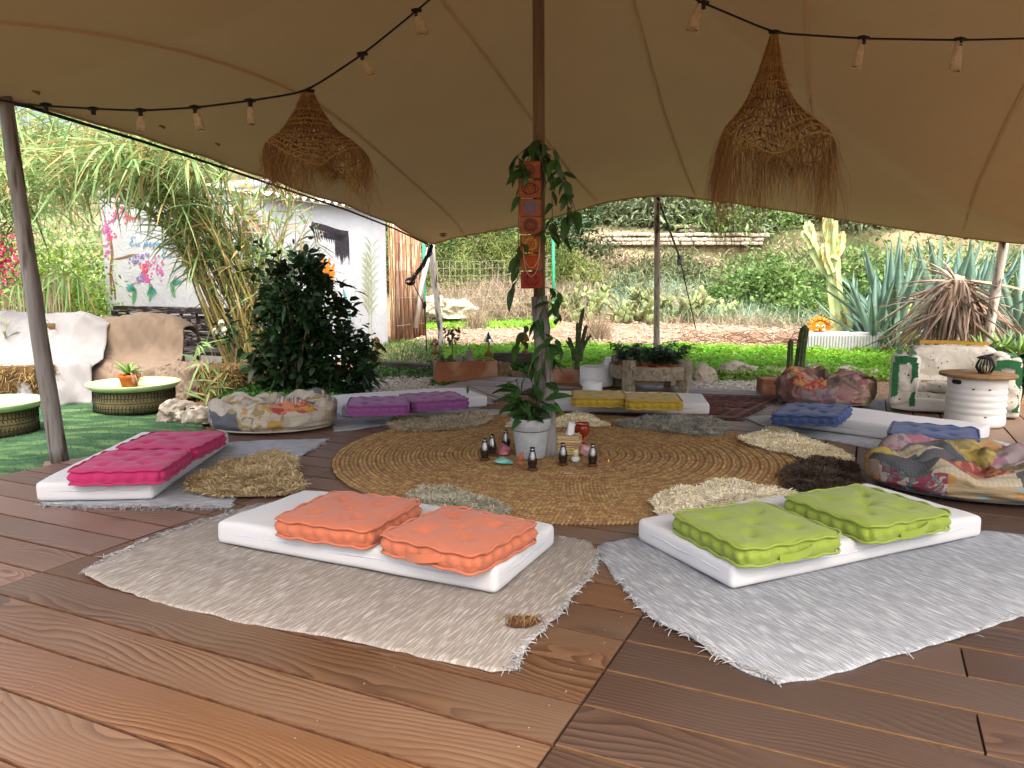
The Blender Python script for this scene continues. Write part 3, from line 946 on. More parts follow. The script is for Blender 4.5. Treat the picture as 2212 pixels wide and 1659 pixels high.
dirt_poly = np.array([at(880, 700, .2)[:2], at(1740, 700, .2)[:2], at(1740, 752, .05)[:2], at(900, 752, .05)[:2]])
pebbles('dirt_rubble', dirt_poly, 2600, .012, .05, MT['rubble'], lambda x, y: hz(x, y), .2)
rub2 = np.array([atY(1200, 690, 15.5)[:2], atY(1760, 690, 15.5)[:2], atY(1760, 690, 18)[:2], atY(1200, 690, 18)[:2]])
pebbles('slope_rubble', rub2, 1200, .03, .12, MT['rubble'], lambda x, y: hz(x, y), .2)

# ------------------------------------------------------------------ stretch tent
PK = np.array([.17, 4.8, 3.5])
LP = np.array([-2.98, 4.62])               # over the side pole
C1 = atY(930, 528, 11.6)
def on_line(px, py, a, b):
    d = ray(px, py)
    m_ = (b[0] - a[0]) / (b[1] - a[1])
    s = (a[0] - a[1] * m_) / (d[0] - m_ * d[1])
    return ORG + d * s
per = []
for px, py in ((-20, 208), (60, 222), (150, 247), (300, 290), (450, 338), (600, 389), (750, 441), (850, 482)):
    per.append(on_line(px, py, LP, C1[:2]))
per.append(C1)
for px, py, Y in ((985, 512, 11.2), (1107, 490, 10.7), (1200, 468, 10.4), (1300, 438, 10.1), (1370, 426, 9.95), (1420, 422, 9.9), (1480, 424, 9.85), (1600, 440, 9.7),
                  (1750, 462, 9.5), (1900, 486, 9.3), (2050, 508, 9.1), (2165, 522, 9.0), (2230, 526, 8.6)):
    per.append(atY(px, py, Y))
per += [np.array(p) for p in ((5.05, 7.4, 1.95), (4.7, 6.2, 2.4), (4.45, 4.6, 2.75), (4.4, 2.6, 2.85), (3.4, .9, 2.8), (.2, .3, 2.8), (-2.3, 1.2, 2.6), (-3.2, 2.6, 2.35), (-3.12, 3.8, 2.24))]  # front and side edges out of view, shaped for the daylight they let in
per = np.array(per)
pth = np.arctan2(per[:, 1] - PK[1], per[:, 0] - PK[0])
pr = np.hypot(per[:, 0] - PK[0], per[:, 1] - PK[1])
od = np.argsort(pth)
pth, pr, pz = pth[od], pr[od], per[od, 2]
NT, NR = 288, 40
th = np.linspace(-math.pi, math.pi, NT, endpoint=False)
Rb = np.interp(th, pth, pr, period=2 * math.pi)
Zb = np.interp(th, pth, pz, period=2 * math.pi)
def canopy_z(u, zb, a):
    g = .6 * u + .4 * u ** 2.2
    z = zb + (PK[2] - zb) * g
    return z
rs = np.linspace(.015, 1, NR)
V = [(PK[0], PK[1], PK[2])]
for r in rs:
    for i in range(NT):
        a = th[i]
        z = canopy_z(1 - r, Zb[i], a)
        # pull folds running into the corner and along the far side
        fold = sstep(.62, .98, r) * (1 - sstep(.985, 1.0, r))
        ad = math.degrees(a)
        if 18 < ad < 42:
            z += .035 * fold * math.sin(ad * 1.7 + r * 6) * math.sin((ad - 18) / 24 * math.pi)
        if abs(ad - 101.5) < 9:
            z += .03 * sstep(.8, 1, r) * (1 - sstep(.985, 1, r)) * math.sin((ad - 101.5) * 2.2)
        V.append((PK[0] + Rb[i] * r * math.cos(a), PK[1] + Rb[i] * r * math.sin(a), z))
V = np.array(V)
F = []
for i in range(NT):
    F.append((0, 1 + i, 1 + (i + 1) % NT))
for j in range(NR - 1):
    for i in range(NT):
        i2 = (i + 1) % NT
        F.append((1 + j * NT + i, 1 + (j + 1) * NT + i, 1 + (j + 1) * NT + i2, 1 + j * NT + i2))
tent = thing('stretch_tent', 'tan stretch fabric tent canopy spread over the deck on poles', 'tent', (PK[0], PK[1], 0))
canopy = part('canopy', (V, F), MT['canvas'], tent, world=True)
tent_bvh = BVHTree.FromPolygons([tuple(v) for v in V], [tuple(f) for f in F])
edge = np.array([(PK[0] + Rb[i] * math.cos(th[i]), PK[1] + Rb[i] * math.sin(th[i]), Zb[i]) for i in range(NT)])
part('edge_hem', tube(edge + np.array([0, 0, -.004]), .011, 6, closed=True), MT['canvas_seam'], tent, world=True)
rp_ = [on_line(px, py + 4, LP, C1[:2]) for px, py in ((-20, 210), (60, 226), (150, 254), (300, 299), (450, 348), (600, 399), (750, 450), (850, 489))] + [C1 - np.array([0, 0, .02])]
part('edge_rope', tube(np.array(rp_), .011, 6), MT['black_rope'], tent, world=True)
def under(px, py, off=.006):
    d = ray(px, py)
    h = tent_bvh.ray_cast(Vector(ORG), Vector(d))
    return None if h[0] is None else np.array(h[0]) - np.array(d) / np.linalg.norm(d) * off
def seam(pts, wdt=.03):
    q = []
    P = np.array(pts, dtype=float)
    s = np.linspace(0, len(P) - 1, 40)
    # smooth curve through the given points
    px = np.interp(s, range(len(P)), P[:, 0]); py = np.interp(s, range(len(P)), P[:, 1])
    for _ in range(6):
        px[1:-1] = (px[:-2] + 2 * px[1:-1] + px[2:]) / 4; py[1:-1] = (py[:-2] + 2 * py[1:-1] + py[2:]) / 4
    for a, b in zip(px, py):
        h = under(a, b)
        if h is not None: q.append(h)
    if len(q) < 4: return
    q = np.array(q)
    tn = np.gradient(q, axis=0)
    sd = np.cross(tn, q - ORG); sd /= np.linalg.norm(sd, axis=1)[:, None] + 1e-9
    Vv = np.stack([q - sd * wdt / 2, q + sd * wdt / 2], 1).reshape(-1, 3)
    Ff = np.array([(2 * i, 2 * i + 1, 2 * i + 3, 2 * i + 2) for i in range(len(q) - 1)])
    part('seam', (Vv, Ff), MT['canvas_seam'], tent, world=True)
seam([(-30, 42), (150, 60), (330, 92), (500, 137), (680, 212), (800, 310), (900, 400), (985, 476), (1003, 508)])
seam([(955, 0), (1050, 120), (1150, 260), (1230, 370), (1290, 435)])
seam([(1368, 0), (1400, 120), (1440, 260), (1480, 370), (1503, 422)])
seam([(1742, 0), (1744, 120), (1752, 260), (1768, 380), (1778, 462)])
seam([(2225, 165), (2170, 270), (2110, 400), (2080, 500)], .035)
# edge loops
tabv = rbox(.05, .012, .022, .003, 1, z0=False)
for px in (1010, 1040, 1080, 1128, 1180, 1240, 1300, 1360, 1392, 1440, 1500, 1560, 1640, 1735, 1800, 1890, 1990, 2080, 2150):
    i = np.argmin(np.abs(np.array([(e[0] / e[1]) for e in edge]) - ray(px, 460)[0] / ray(px, 460)[1]) + (edge[:, 1] < 7) * 9)
    e = edge[i]
    d = edge[(i + 1) % NT] - edge[i - 1]
    o = part('edge_loop', tabv, MT['tab'], tent, False)
    o.location = (e[0] - PK[0], e[1] - PK[1], e[2] - .015)
    o.rotation_euler = (0, 0, math.atan2(d[1], d[0]))
for px, py in ((78, 212), (350, 287), (470, 325), (640, 392)):
    h = under(px, py - 14, .01)
    if h is not None:
        o = part('edge_loop', tabv, MT['tab'], tent, False)
        o.location = (h[0] - PK[0], h[1] - PK[1], h[2]); o.rotation_euler = (.2, .3, 1.2)
# printed ring emblem near the corner
for rr, a0, a1 in ((.055, .3, 2.6), (.055, 3.5, 5.8), (.033, 0, 6.2), (.014, 0, 6.28)):
    q = []
    h0 = under(957, 507, .008)
    if h0 is None: continue
    for a in np.linspace(a0, a1, 20):
        h = under(957 + 1700 * rr * math.cos(a) / 11, 507 + 700 * rr * math.sin(a) / 11, .008)
        if h is not None: q.append(h)
    if len(q) > 4: part('emblem', tube(np.array(q), .006, 4), MT['pot_line'], tent, world=True)

# ------------------------------------------------------------------ poles
def pole(label, a, b, r0, r1, m, group=None, bend=.0, name='tent_pole', seed=0):
    a, b = np.asarray(a, float), np.asarray(b, float)
    s = np.linspace(0, 1, 26)
    P = a[None] + (b - a)[None] * s[:, None]
    P[:, 0] += bend * np.sin(s * math.pi) + .006 * np.array([nz((seed, q * 5, 0)) for q in s])
    rad = r0 + (r1 - r0) * s + .003 * np.array([nz((q * 9, seed, 3)) for q in s])
    return single(name, tube(P, rad, 14), m, label, 'pole', a, group=group, world=True)
cp0 = at(1187, 988, 0)
cp1 = PK - np.array([.02, 0, .02])
ctop = atY(1152, 0, PK[1]); cmid = atY(1165, 640, cp0[1] + .02)
q = np.array([cp0 - [0, 0, .0], atY(1178, 850, cp0[1]), cmid])
cpole = thing('center_tent_pole', 'tall weathered round pole holding the tent peak, wrapped in a vine', 'pole', cp0)
s = np.linspace(0, 1, 24)
low = np.array([np.array([np.interp(x, (0, .35, 1), q[:, i]) for i in range(3)]) for x in s])
part('lower_pole', tube(low, .055 - .006 * s + .003 * np.array([nz((x * 8, 2, 1)) for x in s]), 16), MT['pole'], cpole, world=True)
up = np.array([cmid + (cp1 - cmid) * x for x in np.linspace(-.02, 1, 14)])
part('upper_pole', tube(up, .036, 14), MT['pole_dark'], cpole, world=True)
lp0 = at(130, 998, -.02)
pole('weathered leaning round pole standing at the turf side of the deck', lp0, atY(10, 205, lp0[1] + .02), .052, .04, MT['pole'], bend=-.01, seed=1)
bl = at(140, 1000, 0)
V, F = rbox(.34, .14, .035, .006, 1)
single('timber_block', (V, F), MT['plank_pink'], 'small grey timber block under the leaning turf side pole', 'block', (lp0[0] + .07, lp0[1] + .04, -.055), rz=R(30))
ab = C1 + np.array([0, .05, 0])
b0 = atY(955, 748, 11.75); b0[2] = hz(b0[0], b0[1])
pole('flaking white painted pole under the low tent corner', b0, ab + [0, 0, .02], .045, .05, MT['pole_white'], seed=2)
bp_top = atY(1420, 424, 9.88)
bp = atY(1418, 800, 9.88); bp[2] = hz(bp[0], bp[1])
pole('pale straight pole holding the far tent edge behind the yellow cushions', bp, bp_top, .04, .036, MT['pole_white'], seed=3)
rp_t = atY(2168, 524, 9.0); rp_b = atY(2128, 720, 9.3); rp_b[2] = hz(rp_b[0], rp_b[1])
pole('leaning white painted pole standing among the agaves', rp_b, rp_t, .055, .05, MT['pole_white'], seed=4)

# guy ropes
def rope(name, label, pts, r=.008, group=None):
    return single(name, tube(pts, r, 6), MT['black_rope'], label, 'rope', pts[0], group=group, world=True)
g0 = atY(1421, 428, 9.8); g1 = atY(1468, 556, 12.2); g2 = atY(1505, 655, 14.0); g2[2] = hz(g2[0], g2[1])
root = thing('guy_strap', 'black ratchet strap running from the far pole down to the slope', 'strap', g2)
part('webbing', tube([g0, g0 * .5 + g1 * .5, g1], .016, 6), MT['black_rope'], root, world=True)
V, F = rbox(.07, .05, .16, .015, 2)
part('ratchet', (V + (g1 - np.array([0, 0, .12])), F), MT['black_rope'], root, world=True)
part('cord', tube([g1, g1 * .5 + g2 * .5, g2], .01, 6), MT['black_rope'], root, world=True)
k0 = atY(934, 530, 11.5); k1 = atY(890, 608, 11.3); k2 = atY(917, 660, 11.2); k3 = atY(921, 700, 11.3); k3[2] = hz(k3[0], k3[1])
root = thing('corner_rope', 'knotted bundle of black rope hanging from the low tent corner', 'rope', k3)
part('main_cord', tube([k0, k0 * .5 + k1 * .5, k1], .014, 6), MT['black_rope'], root, world=True)
for i in range(9):
    j = rng.normal(size=(7, 3)) * .02
    s = np.linspace(0, 1, 7)[:, None]
    part('cord_loop', tube(k0 * (1 - s) * .75 + k1 * s + k0 * .25 * (1 - s) + j + np.array([.0, 0, -.03]) * np.sin(s * 3.1), .009, 5), MT['black_rope'], root, world=True)
for i in range(4):
    a = np.linspace(0, 6.28, 14)
    part('cord_loop', tube(np.c_[k1[0] + .07 * np.cos(a) - .03, np.full(14, k1[1] + i * .01), k1[2] + (.02 + .012 * i) * np.sin(a)], .007, 5, closed=True), MT['black_rope'], root, world=True)
part('tail', tube([k1, k2, k3], .008, 5), MT['black_rope'], root, world=True)
V, F = blob(.03, .03, .06, 2)
part('knot', (V + k2, F), MT['black_rope'], root, world=True)
# ------------------------------------------------------------------ whitewashed house with mural
HC = np.array([-3.2, 10.1]); E1 = np.array([-.906, .423]); E2 = np.array([.423, .906])
N1 = np.array([-.423, -.906, 0]); N2 = np.array([.906, -.423, 0])
HZ0, HH, L1, L2 = -.2, 2.28, 3.05, 2.75
def wp(a, b, z): 
    p = HC + E1 * a + E2 * b
    return np.array([p[0], p[1], z])
house = thing('garden_house', 'whitewashed cottage with painted flowers, hummingbirds and a painted door', 'house', wp(0, 0, HZ0))
def wall_panel(p0, p1, nrm, z0, z1, thick=.16, amp=.012):
    n_ = 26
    Vv, Ff = [], []
    for j in range(14):
        for i in range(n_):
            s = i / (n_ - 1); z = z0 + (z1 - z0) * j / 13
            p = p0 + (p1 - p0) * s
            p = np.array([p[0], p[1], z]) + nrm * amp * nz((s * 5, z * 2, nrm[0]))
            Vv.append(p)
    for j in range(13):
        for i in range(n_ - 1):
            Ff.append((j * n_ + i, j * n_ + i + 1, (j + 1) * n_ + i + 1, (j + 1) * n_ + i))
    return np.array(Vv), Ff
part('wall', wall_panel(HC + E1 * L1, HC, N1, HZ0, HH), MT['whitewash'], house, world=True)
part('wall', wall_panel(HC, HC + E2 * L2, N2, HZ0, HH - .12), MT['whitewash'], house, world=True)
part('wall', wall_panel(HC + E2 * L2, HC + E2 * L2 + E1 * L1, -N1, HZ0, HH - .12), MT['whitewash'], house, world=True)
part('wall', wall_panel(HC + E1 * L1 + E2 * L2, HC + E1 * L1, -N2, HZ0, HH), MT['whitewash'], house, world=True)
# corrugated roof sheets, waves across the door side eave
Vv, Ff = [], []
nb = 120
for i in range(nb):
    b_ = -.05 + (L2 + .2) * i / (nb - 1)
    for j, (a_, z) in enumerate(((-.14, HH - .1), (.2, HH - .05), (L1 * .5, HH + .16), (L1 + .05, HH + .36))):
        Vv.append(wp(a_, b_, z + .028 * math.sin(b_ * 2 * math.pi / .17)))
for i in range(nb - 1):
    for j in range(3):
        Ff.append((i * 4 + j, i * 4 + j + 1, i * 4 + j + 5, i * 4 + j + 4))
part('roof', (Vv, Ff), MT['roof_white'], house, world=True)
# parapet of the mural wall and a plinth
pm = (HC + E1 * L1 * .5)
V, F = box(0, 0, 0, L1 + .02, .2, .1)
c, s = math.cos(math.atan2(E1[1], E1[0])), math.sin(math.atan2(E1[1], E1[0]))
def rotz(V, a):
    c, s = math.cos(a), math.sin(a)
    V = np.asarray(V, float)
    return np.c_[V[:, 0] * c - V[:, 1] * s, V[:, 0] * s + V[:, 1] * c, V[:, 2]]
A1 = math.atan2(E1[1], E1[0]); A2 = math.atan2(E2[1], E2[0])
part('parapet', (rotz(V, A1) + np.array([pm[0] - N1[0] * .09, pm[1] - N1[1] * .09, HH + .04]), F), MT['whitewash'], house, world=True)
V, F = rbox(L2 * .98, .06, .16, .01, 1)
pp = HC + E2 * L2 * .5
part('plinth', (rotz(V, A2) + np.array([pp[0] + N2[0] * .03, pp[1] + N2[1] * .03, HZ0 + .04]), F), MT['whitewash'], house, world=True)
# door: recessed leaf with its moulding
def onW2(px, py, off=.006): return on_plane(px, py, wp(0, 0, 0) + N2 * off, N2)
def onW1(px, py, off=.006): return on_plane(px, py, wp(0, 0, 0) + N1 * off, N1)
for px in (738, 752, 762):
    a, b_ = onW2(px, 575, .012), onW2(px + 2, 772, .012)
    part('door_moulding', tube([a, b_], .016, 5), MT['whitewash'], house, world=True)
# painted marks: thin layers of paint on the wall
def stroke(fn, pts, wd, m, nm='painted_stroke', taper=True, smooth_n=3):
    P = np.array(pts, float)
    s = np.linspace(0, len(P) - 1, max(6, len(P) * 5))
    x = np.interp(s, range(len(P)), P[:, 0]); y = np.interp(s, range(len(P)), P[:, 1])
    for _ in range(smooth_n):
        x[1:-1] = (x[:-2] + 2 * x[1:-1] + x[2:]) / 4; y[1:-1] = (y[:-2] + 2 * y[1:-1] + y[2:]) / 4
    dx, dy = np.gradient(x), np.gradient(y)
    l = np.hypot(dx, dy) + 1e-9
    wv = np.full(len(x), wd, float)
    if taper: wv = wd * np.clip(np.minimum(np.linspace(.35, 3, len(x)), np.linspace(2.2, .2, len(x))), 0, 1)
    Vv = []
    for i in range(len(x)):
        ox, oy = -dy[i] / l[i] * wv[i] / 2, dx[i] / l[i] * wv[i] / 2
        Vv += [fn(x[i] + ox, y[i] + oy), fn(x[i] - ox, y[i] - oy)]
    return np.array(Vv), [(2 * i, 2 * i + 1, 2 * i + 3, 2 * i + 2) for i in range(len(x) - 1)]
def paint(nm, items, m, mi=None):
    part(nm, join(*items), m, house, False, world=True)
pm_ = {k: mat('mural_' + k, c, c2, scale=40, rough=.9) for k, c, c2 in (('brown', '#6a5038', '#8a6c4a'), ('magenta', '#a8468c', '#c46aa8'), ('red', '#b8344e', '#cf5a6c'),
       ('violet', '#6a5a9a', '#8a78b4'), ('green', '#3f7f5c', '#6aa07c'), ('teal', '#2a7f7a', '#4fa59a'), ('blue', '#3f7fb0', '#5a96c4'), ('black', '#26242a', '#3c3a42'),
       ('orange', '#c06a1c', '#d88a34'), ('leaf', '#8aa07c', '#a8ab8a'), ('white', '#dfe3e8', '#cfd5dc'))}
# tree trunk and boughs
paint('painted_branch', [stroke(onW1, [(243, 660), (240, 620), (239, 580), (243, 545), (238, 515), (228, 480), (222, 450)], 6, 0),
                         stroke(onW1, [(250, 660), (248, 625), (241, 590)], 4, 0), stroke(onW1, [(243, 560), (260, 558), (285, 550), (300, 550)], 4, 0),
                         stroke(onW1, [(228, 488), (245, 474), (262, 468)], 3.2, 0), stroke(onW1, [(262, 468), (300, 470), (350, 478)], 2.5, 0)], pm_['brown'])
def blossoms(spots, n, r, m, seed):
    r_ = random.Random(seed)
    it = []
    for (x, y, sx, sy) in spots:
        for _ in range(n):
            cx, cy = x + r_.gauss(0, sx), y + r_.gauss(0, sy)
            rr = r * r_.uniform(.5, 1.2)
            k = 7
            Vv = [onW1(cx + rr * r_.uniform(.6, 1.1) * math.cos(a * 6.283 / k), cy + rr * r_.uniform(.6, 1.1) * math.sin(a * 6.283 / k), .007 + .002 * r_.random()) for a in range(k)]
            it.append((Vv, [tuple(range(k))]))
    return it
paint('painted_blossom', blossoms([(226, 487, 4, 7), (235, 500, 5, 6), (232, 540, 4, 10), (250, 468, 9, 8), (330, 570, 10, 8), (345, 588, 4, 8), (318, 605, 5, 6), (540, 470, 12, 12), (553, 490, 8, 14), (530, 510, 5, 10)], 20, 3.0, 0, 1), pm_['magenta'])
paint('painted_blossom', blossoms([(262, 455, 10, 8), (280, 470, 8, 7), (312, 575, 6, 6), (316, 588, 4, 6), (240, 512, 5, 4), (520, 455, 8, 6), (470, 465, 8, 8), (525, 525, 4, 5)], 18, 2.8, 0, 2), pm_['red'])
paint('painted_blossom', blossoms([(293, 562, 7, 4), (310, 553, 8, 3), (303, 604, 4, 5), (308, 595, 3, 4), (528, 450, 7, 6), (545, 500, 6, 9), (500, 590, 4, 3)], 16, 2.6, 0, 3), pm_['violet'])
# three hummingbirds
def fan(fn, cx, cy, dirs, L, wd):
    return [stroke(fn, [(cx, cy), (cx + math.cos(R(a)) * l * .55, cy - math.sin(R(a)) * l * .55 - 1), (cx + math.cos(R(a)) * l, cy - math.sin(R(a)) * l)], wd, 0) for a, l in zip(dirs, L)]
for (bx, by, bd, wd_, tl, flip) in ((291, 632, 250, (120, 140, 160, 175), (18, 22, 22, 18), 1), (326, 624, 255, (285, 300, 315, 245), (22, 20, 18, 20), 1), (371, 618, 300, (15, 28, 40, 50), (22, 22, 18, 14), -1)):
    body = [stroke(onW1, [(bx - 3 * flip, by - 12), (bx, by - 4), (bx + 6 * math.cos(R(bd)), by - 16 * math.sin(R(bd))), (bx + 12 * math.cos(R(bd)), by - 26 * math.sin(R(bd)))], 9, 0)]
    paint('painted_bird', body, pm_['green'])
    paint('painted_bird', fan(onW1, bx, by - 4, wd_, tl, 5), pm_['teal'])
    paint('painted_bird', [stroke(onW1, [(bx - 3 * flip, by - 12), (bx - 6 * flip, by - 18), (bx - 12 * flip if flip < 0 else bx + 8, by - 24)], 1.6, 0), stroke(onW1, [(bx + 2, by - 8), (bx + 8 * math.cos(R(bd)), by - 20 * math.sin(R(bd)))], 2.5, 0)], pm_['brown'])
# cursive lettering
def cursive(words, fn, m, size):
    """hand lettering drawn as joined strokes"""
    G = {'E': [(.7, .95), (.3, 1), (.15, .75), (.45, .55), (.1, .3), (.35, 0), (.8, .15)], 'u': [(0, .5), (.1, .05), (.4, .1), (.5, .5), (.52, .1), (.7, .1)],
         'p': [(0, .4), (.15, .5), (.05, -.6), (.1, .4), (.45, .5), (.45, .05), (.15, .1), (.6, .2)], 'e': [(0, .2), (.4, .35), (.3, .55), (.08, .3), (.25, 0), (.55, .15)],
         'c': [(.45, .45), (.15, .5), (.08, .1), (.3, 0), (.28, -.2), (.15, -.28), (.5, .15)], 'o': [(.3, .5), (.05, .3), (.2, 0), (.48, .2), (.35, .5), (.6, .4)],
         'a': [(.45, .45), (.1, .45), (.1, .05), (.4, .1), (.48, .5), (.5, .05), (.7, .15)], 'm': [(0, .1), (.1, .5), (.15, .05), (.3, .5), (.36, .05), (.5, .5), (.56, .05), (.75, .15)],
         's': [(.0, .1), (.3, .55), (.35, .2), (.1, 0), (.5, .15)], 't': [(.0, .15), (.25, 1), (.2, .1), (.45, .15)]}
    it = []
    for x0, y0, wd_, sl in words:
        x = x0
        for ch in wd_:
            g = G.get(ch)
            if g is None: x += size * .5; continue
            k = size * (1.25 if ch == 'E' else 1)
            it.append(stroke(fn, [(x + a * k + b_ * k * .25, y0 - b_ * k + (x - x0) * sl) for a, b_ in g], 1.7, 0, taper=False, smooth_n=2))
            x += k * (max(a for a, _ in g) + .02)
    part('painted_lettering', join(*it), m, house, False, world=True)
cursive([(276, 530, 'Eu peco', .03), (352, 530, 'sto', .03), (345, 556, 'Eu a', -.02), (397, 590, 'pe', 0), (490, 532, 'sem', .02), (505, 508, 'eu', 0)], onW1, pm_['blue'], 15)
# painted door head with dripping black brush marks, orange flower, snake and grasses
blk = [stroke(onW2, [(672, 486), (700, 492), (730, 503), (752, 506)], 14, 0, taper=False), stroke(onW2, [(690, 505), (720, 512), (745, 515)], 12, 0, taper=False)]
r_ = random.Random(4)
for i in range(16):
    x = 724 + i * 1.9
    blk.append(stroke(onW2, [(x, 505), (x + 1, 540), (x + 2, 560 + r_.uniform(-8, 14))], 2.6, 0))
for i in range(12):
    x = 676 + i * 5
    blk.append(stroke(onW2, [(x, 495), (x + 4, 512), (x + 6, 520 + r_.uniform(-4, 8))], 3, 0))
paint('painted_door_head', blk, pm_['black'])
paint('painted_door_head', [stroke(onW2, [(694 + 5 * math.cos(a), 515 + 11 * math.sin(a)) for a in np.linspace(0, 6.28, 12)], 3, 0, taper=False)], pm_['white'])
paint('painted_flower', fan(onW2, 700, 625, (80, 92, 104, 116, 68, 58), (70, 74, 66, 52, 60, 44), 12), pm_['orange'])
paint('painted_snake', [stroke(onW2, [(738, 617), (746, 640), (752, 660), (757, 690), (752, 715), (744, 740)], 5, 0)], pm_['teal'])
gr = []
for (x, y0, y1, sd) in ((806, 735, 525, 0), (800, 740, 560, 1)):
    gr.append(stroke(onW2, [(x - 4, y0), (x - 2, (y0 + y1) / 2), (x - 6, y1)], 1.6, 0))
    for k in range(26):
        y = y0 - 60 - k * (y0 - y1 - 60) / 26
        sg = -1 if k % 3 else 1
        gr.append(stroke(onW2, [(x - 3, y), (x - 3 + sg * 9, y - 16), (x - 3 + sg * 17, y - 20)], 1.6, 0))
paint('painted_grass', gr, pm_['leaf'])
for (x, y, a) in ((700, 665, 0), (690, 660, 1)):
    paint('painted_leaf', fan(onW2, 706, 680, (20, 40, 140, 160), (34, 30, 34, 26), 4), pm_['leaf'])

# paler outbuilding roof behind the canes
V, F = rbox(2.6, 1.6, 2.2, .02, 1)
ob = thing('outbuilding', 'low grey roofed shed half hidden behind the leaning canes', 'shed', (-5.4, 15.5, .2))
part('wall', (rotz(V, R(-25)), F), MT['whitewash'], ob)
V, F = rbox(3.0, 2.0, .12, .02, 1)
part('roof', (rotz(V, R(-25)) + np.array([0, 0, 2.22]), F), MT['roof_grey'], ob)

# ------------------------------------------------------------------ reed screen at the house end
rs_ = thing('reed_screen', 'tall brown rolled reed screen leaning at the end of the white house', 'screen', wp(0, L2, hz(*(HC + E2 * L2))))
nre = 150
it1, it2 = [], []
for i in range(nre):
    b_ = L2 + .02 + .95 * i / nre
    a_ = -.04 - .1 * abs(math.sin(i * .045 * 3.14)) - random.uniform(0, .02)
    p = wp(a_, b_, 0)
    zt = 2.05 + random.uniform(-.08, .05) - .1 * (i / nre)
    zb = hz(p[0], p[1]) - random.uniform(-.04, .02)
    q = wp(a_ + random.uniform(-.02, .02), b_ - .18 * (i / nre), zt)
    it1.append(tube([(p[0], p[1], zb), (p[0] * .5 + q[0] * .5 + random.uniform(-.01, .01), p[1] * .5 + q[1] * .5, (zb + zt) / 2), tuple(q)], random.uniform(.006, .011), 5))
part('reed_mat', join(*it1), MT['reed'], rs_, world=True)
rs_.children[0]['kind'] = 'stuff'
for z in (.35, .8, 1.25, 1.7):
    part('binding_wire', tube([wp(-.17, L2 + .02 + .93 * s_, z) for s_ in np.linspace(0, .97, 6)], .003, 4), MT['wire'], rs_, world=True)
pst = atY(872, 690, 12.6)
single('leaning_board', tube([np.array([-1.62, 12.9, .3]), np.array([-1.5, 12.9, 1.0]), np.array([-1.36, 12.85, 1.62])], .045, 4), MT['pole_white'], 'pale leaning board behind the reed screen', 'board', (-1.6, 12.9, 0), world=True)

# ------------------------------------------------------------------ old carved bench against the mural wall
BP = wp(0, 0, 0) + N1 * .42
def bpt(px, py): return on_plane(px, py, BP, N1)
bl_, br_ = bpt(247, 660), bpt(548, 660)
blen = float(np.hypot(*(bl_ - br_)[:2]))
ang = math.atan2((br_ - bl_)[1], (br_ - bl_)[0])
bench = thing('carved_bench', 'distressed black wooden bench with carved panel back against the mural wall', 'bench', (bl_[0], bl_[1], HZ0 + .08), ang)
bz = float(bl_[2]) - (HZ0 + .08)
def bb(nm, x, y, z, sx, sy, sz, m='black_wood', bev=.006):
    V, F = rbox(sx, sy, sz, bev, 1)
    return part(nm, (V + np.array([x, y, z]), F), MT[m], bench, False)
bb('top_rail', blen / 2, 0, bz - .09, blen, .06, .09)
bb('lower_rail', blen / 2, 0, bz - .62, blen, .05, .07)
bb('middle_rail', blen / 2, .004, bz - .36, blen, .04, .04)
npn = 5
for i in range(npn + 1):
    bb('stile', i * (blen / npn), -.005, .0, .075, .06, bz - .06)
for i in range(npn):
    x0 = (i + .5) * blen / npn
    bb('muntin', x0, .004, bz - .56, .04, .04, .47)
    for sx in (-1, 1):
        for zz in (bz - .55, bz - .31):
            x = x0 + sx * blen / npn * .23
            bb('panel', x, .015, zz, blen / npn * .4, .02, .2)
            V, F = lathe([(.075, 0), (.06, .02), (.035, .024), (.03, .034), (.0, .036)], 4)
            V = rotz(V, R(45)); V = np.c_[V[:, 0] * 1.0, -V[:, 2], V[:, 1] * 1.15]
            part('panel_boss', (V + np.array([x, .006, zz + .1]), F), MT['black_wood'], bench, False)
bb('seat', blen / 2, -.24, .3, blen, .5, .05)
for x in (.06, blen / 2, blen - .06):
    bb('leg', x, -.44, 0, .07, .07, .3)
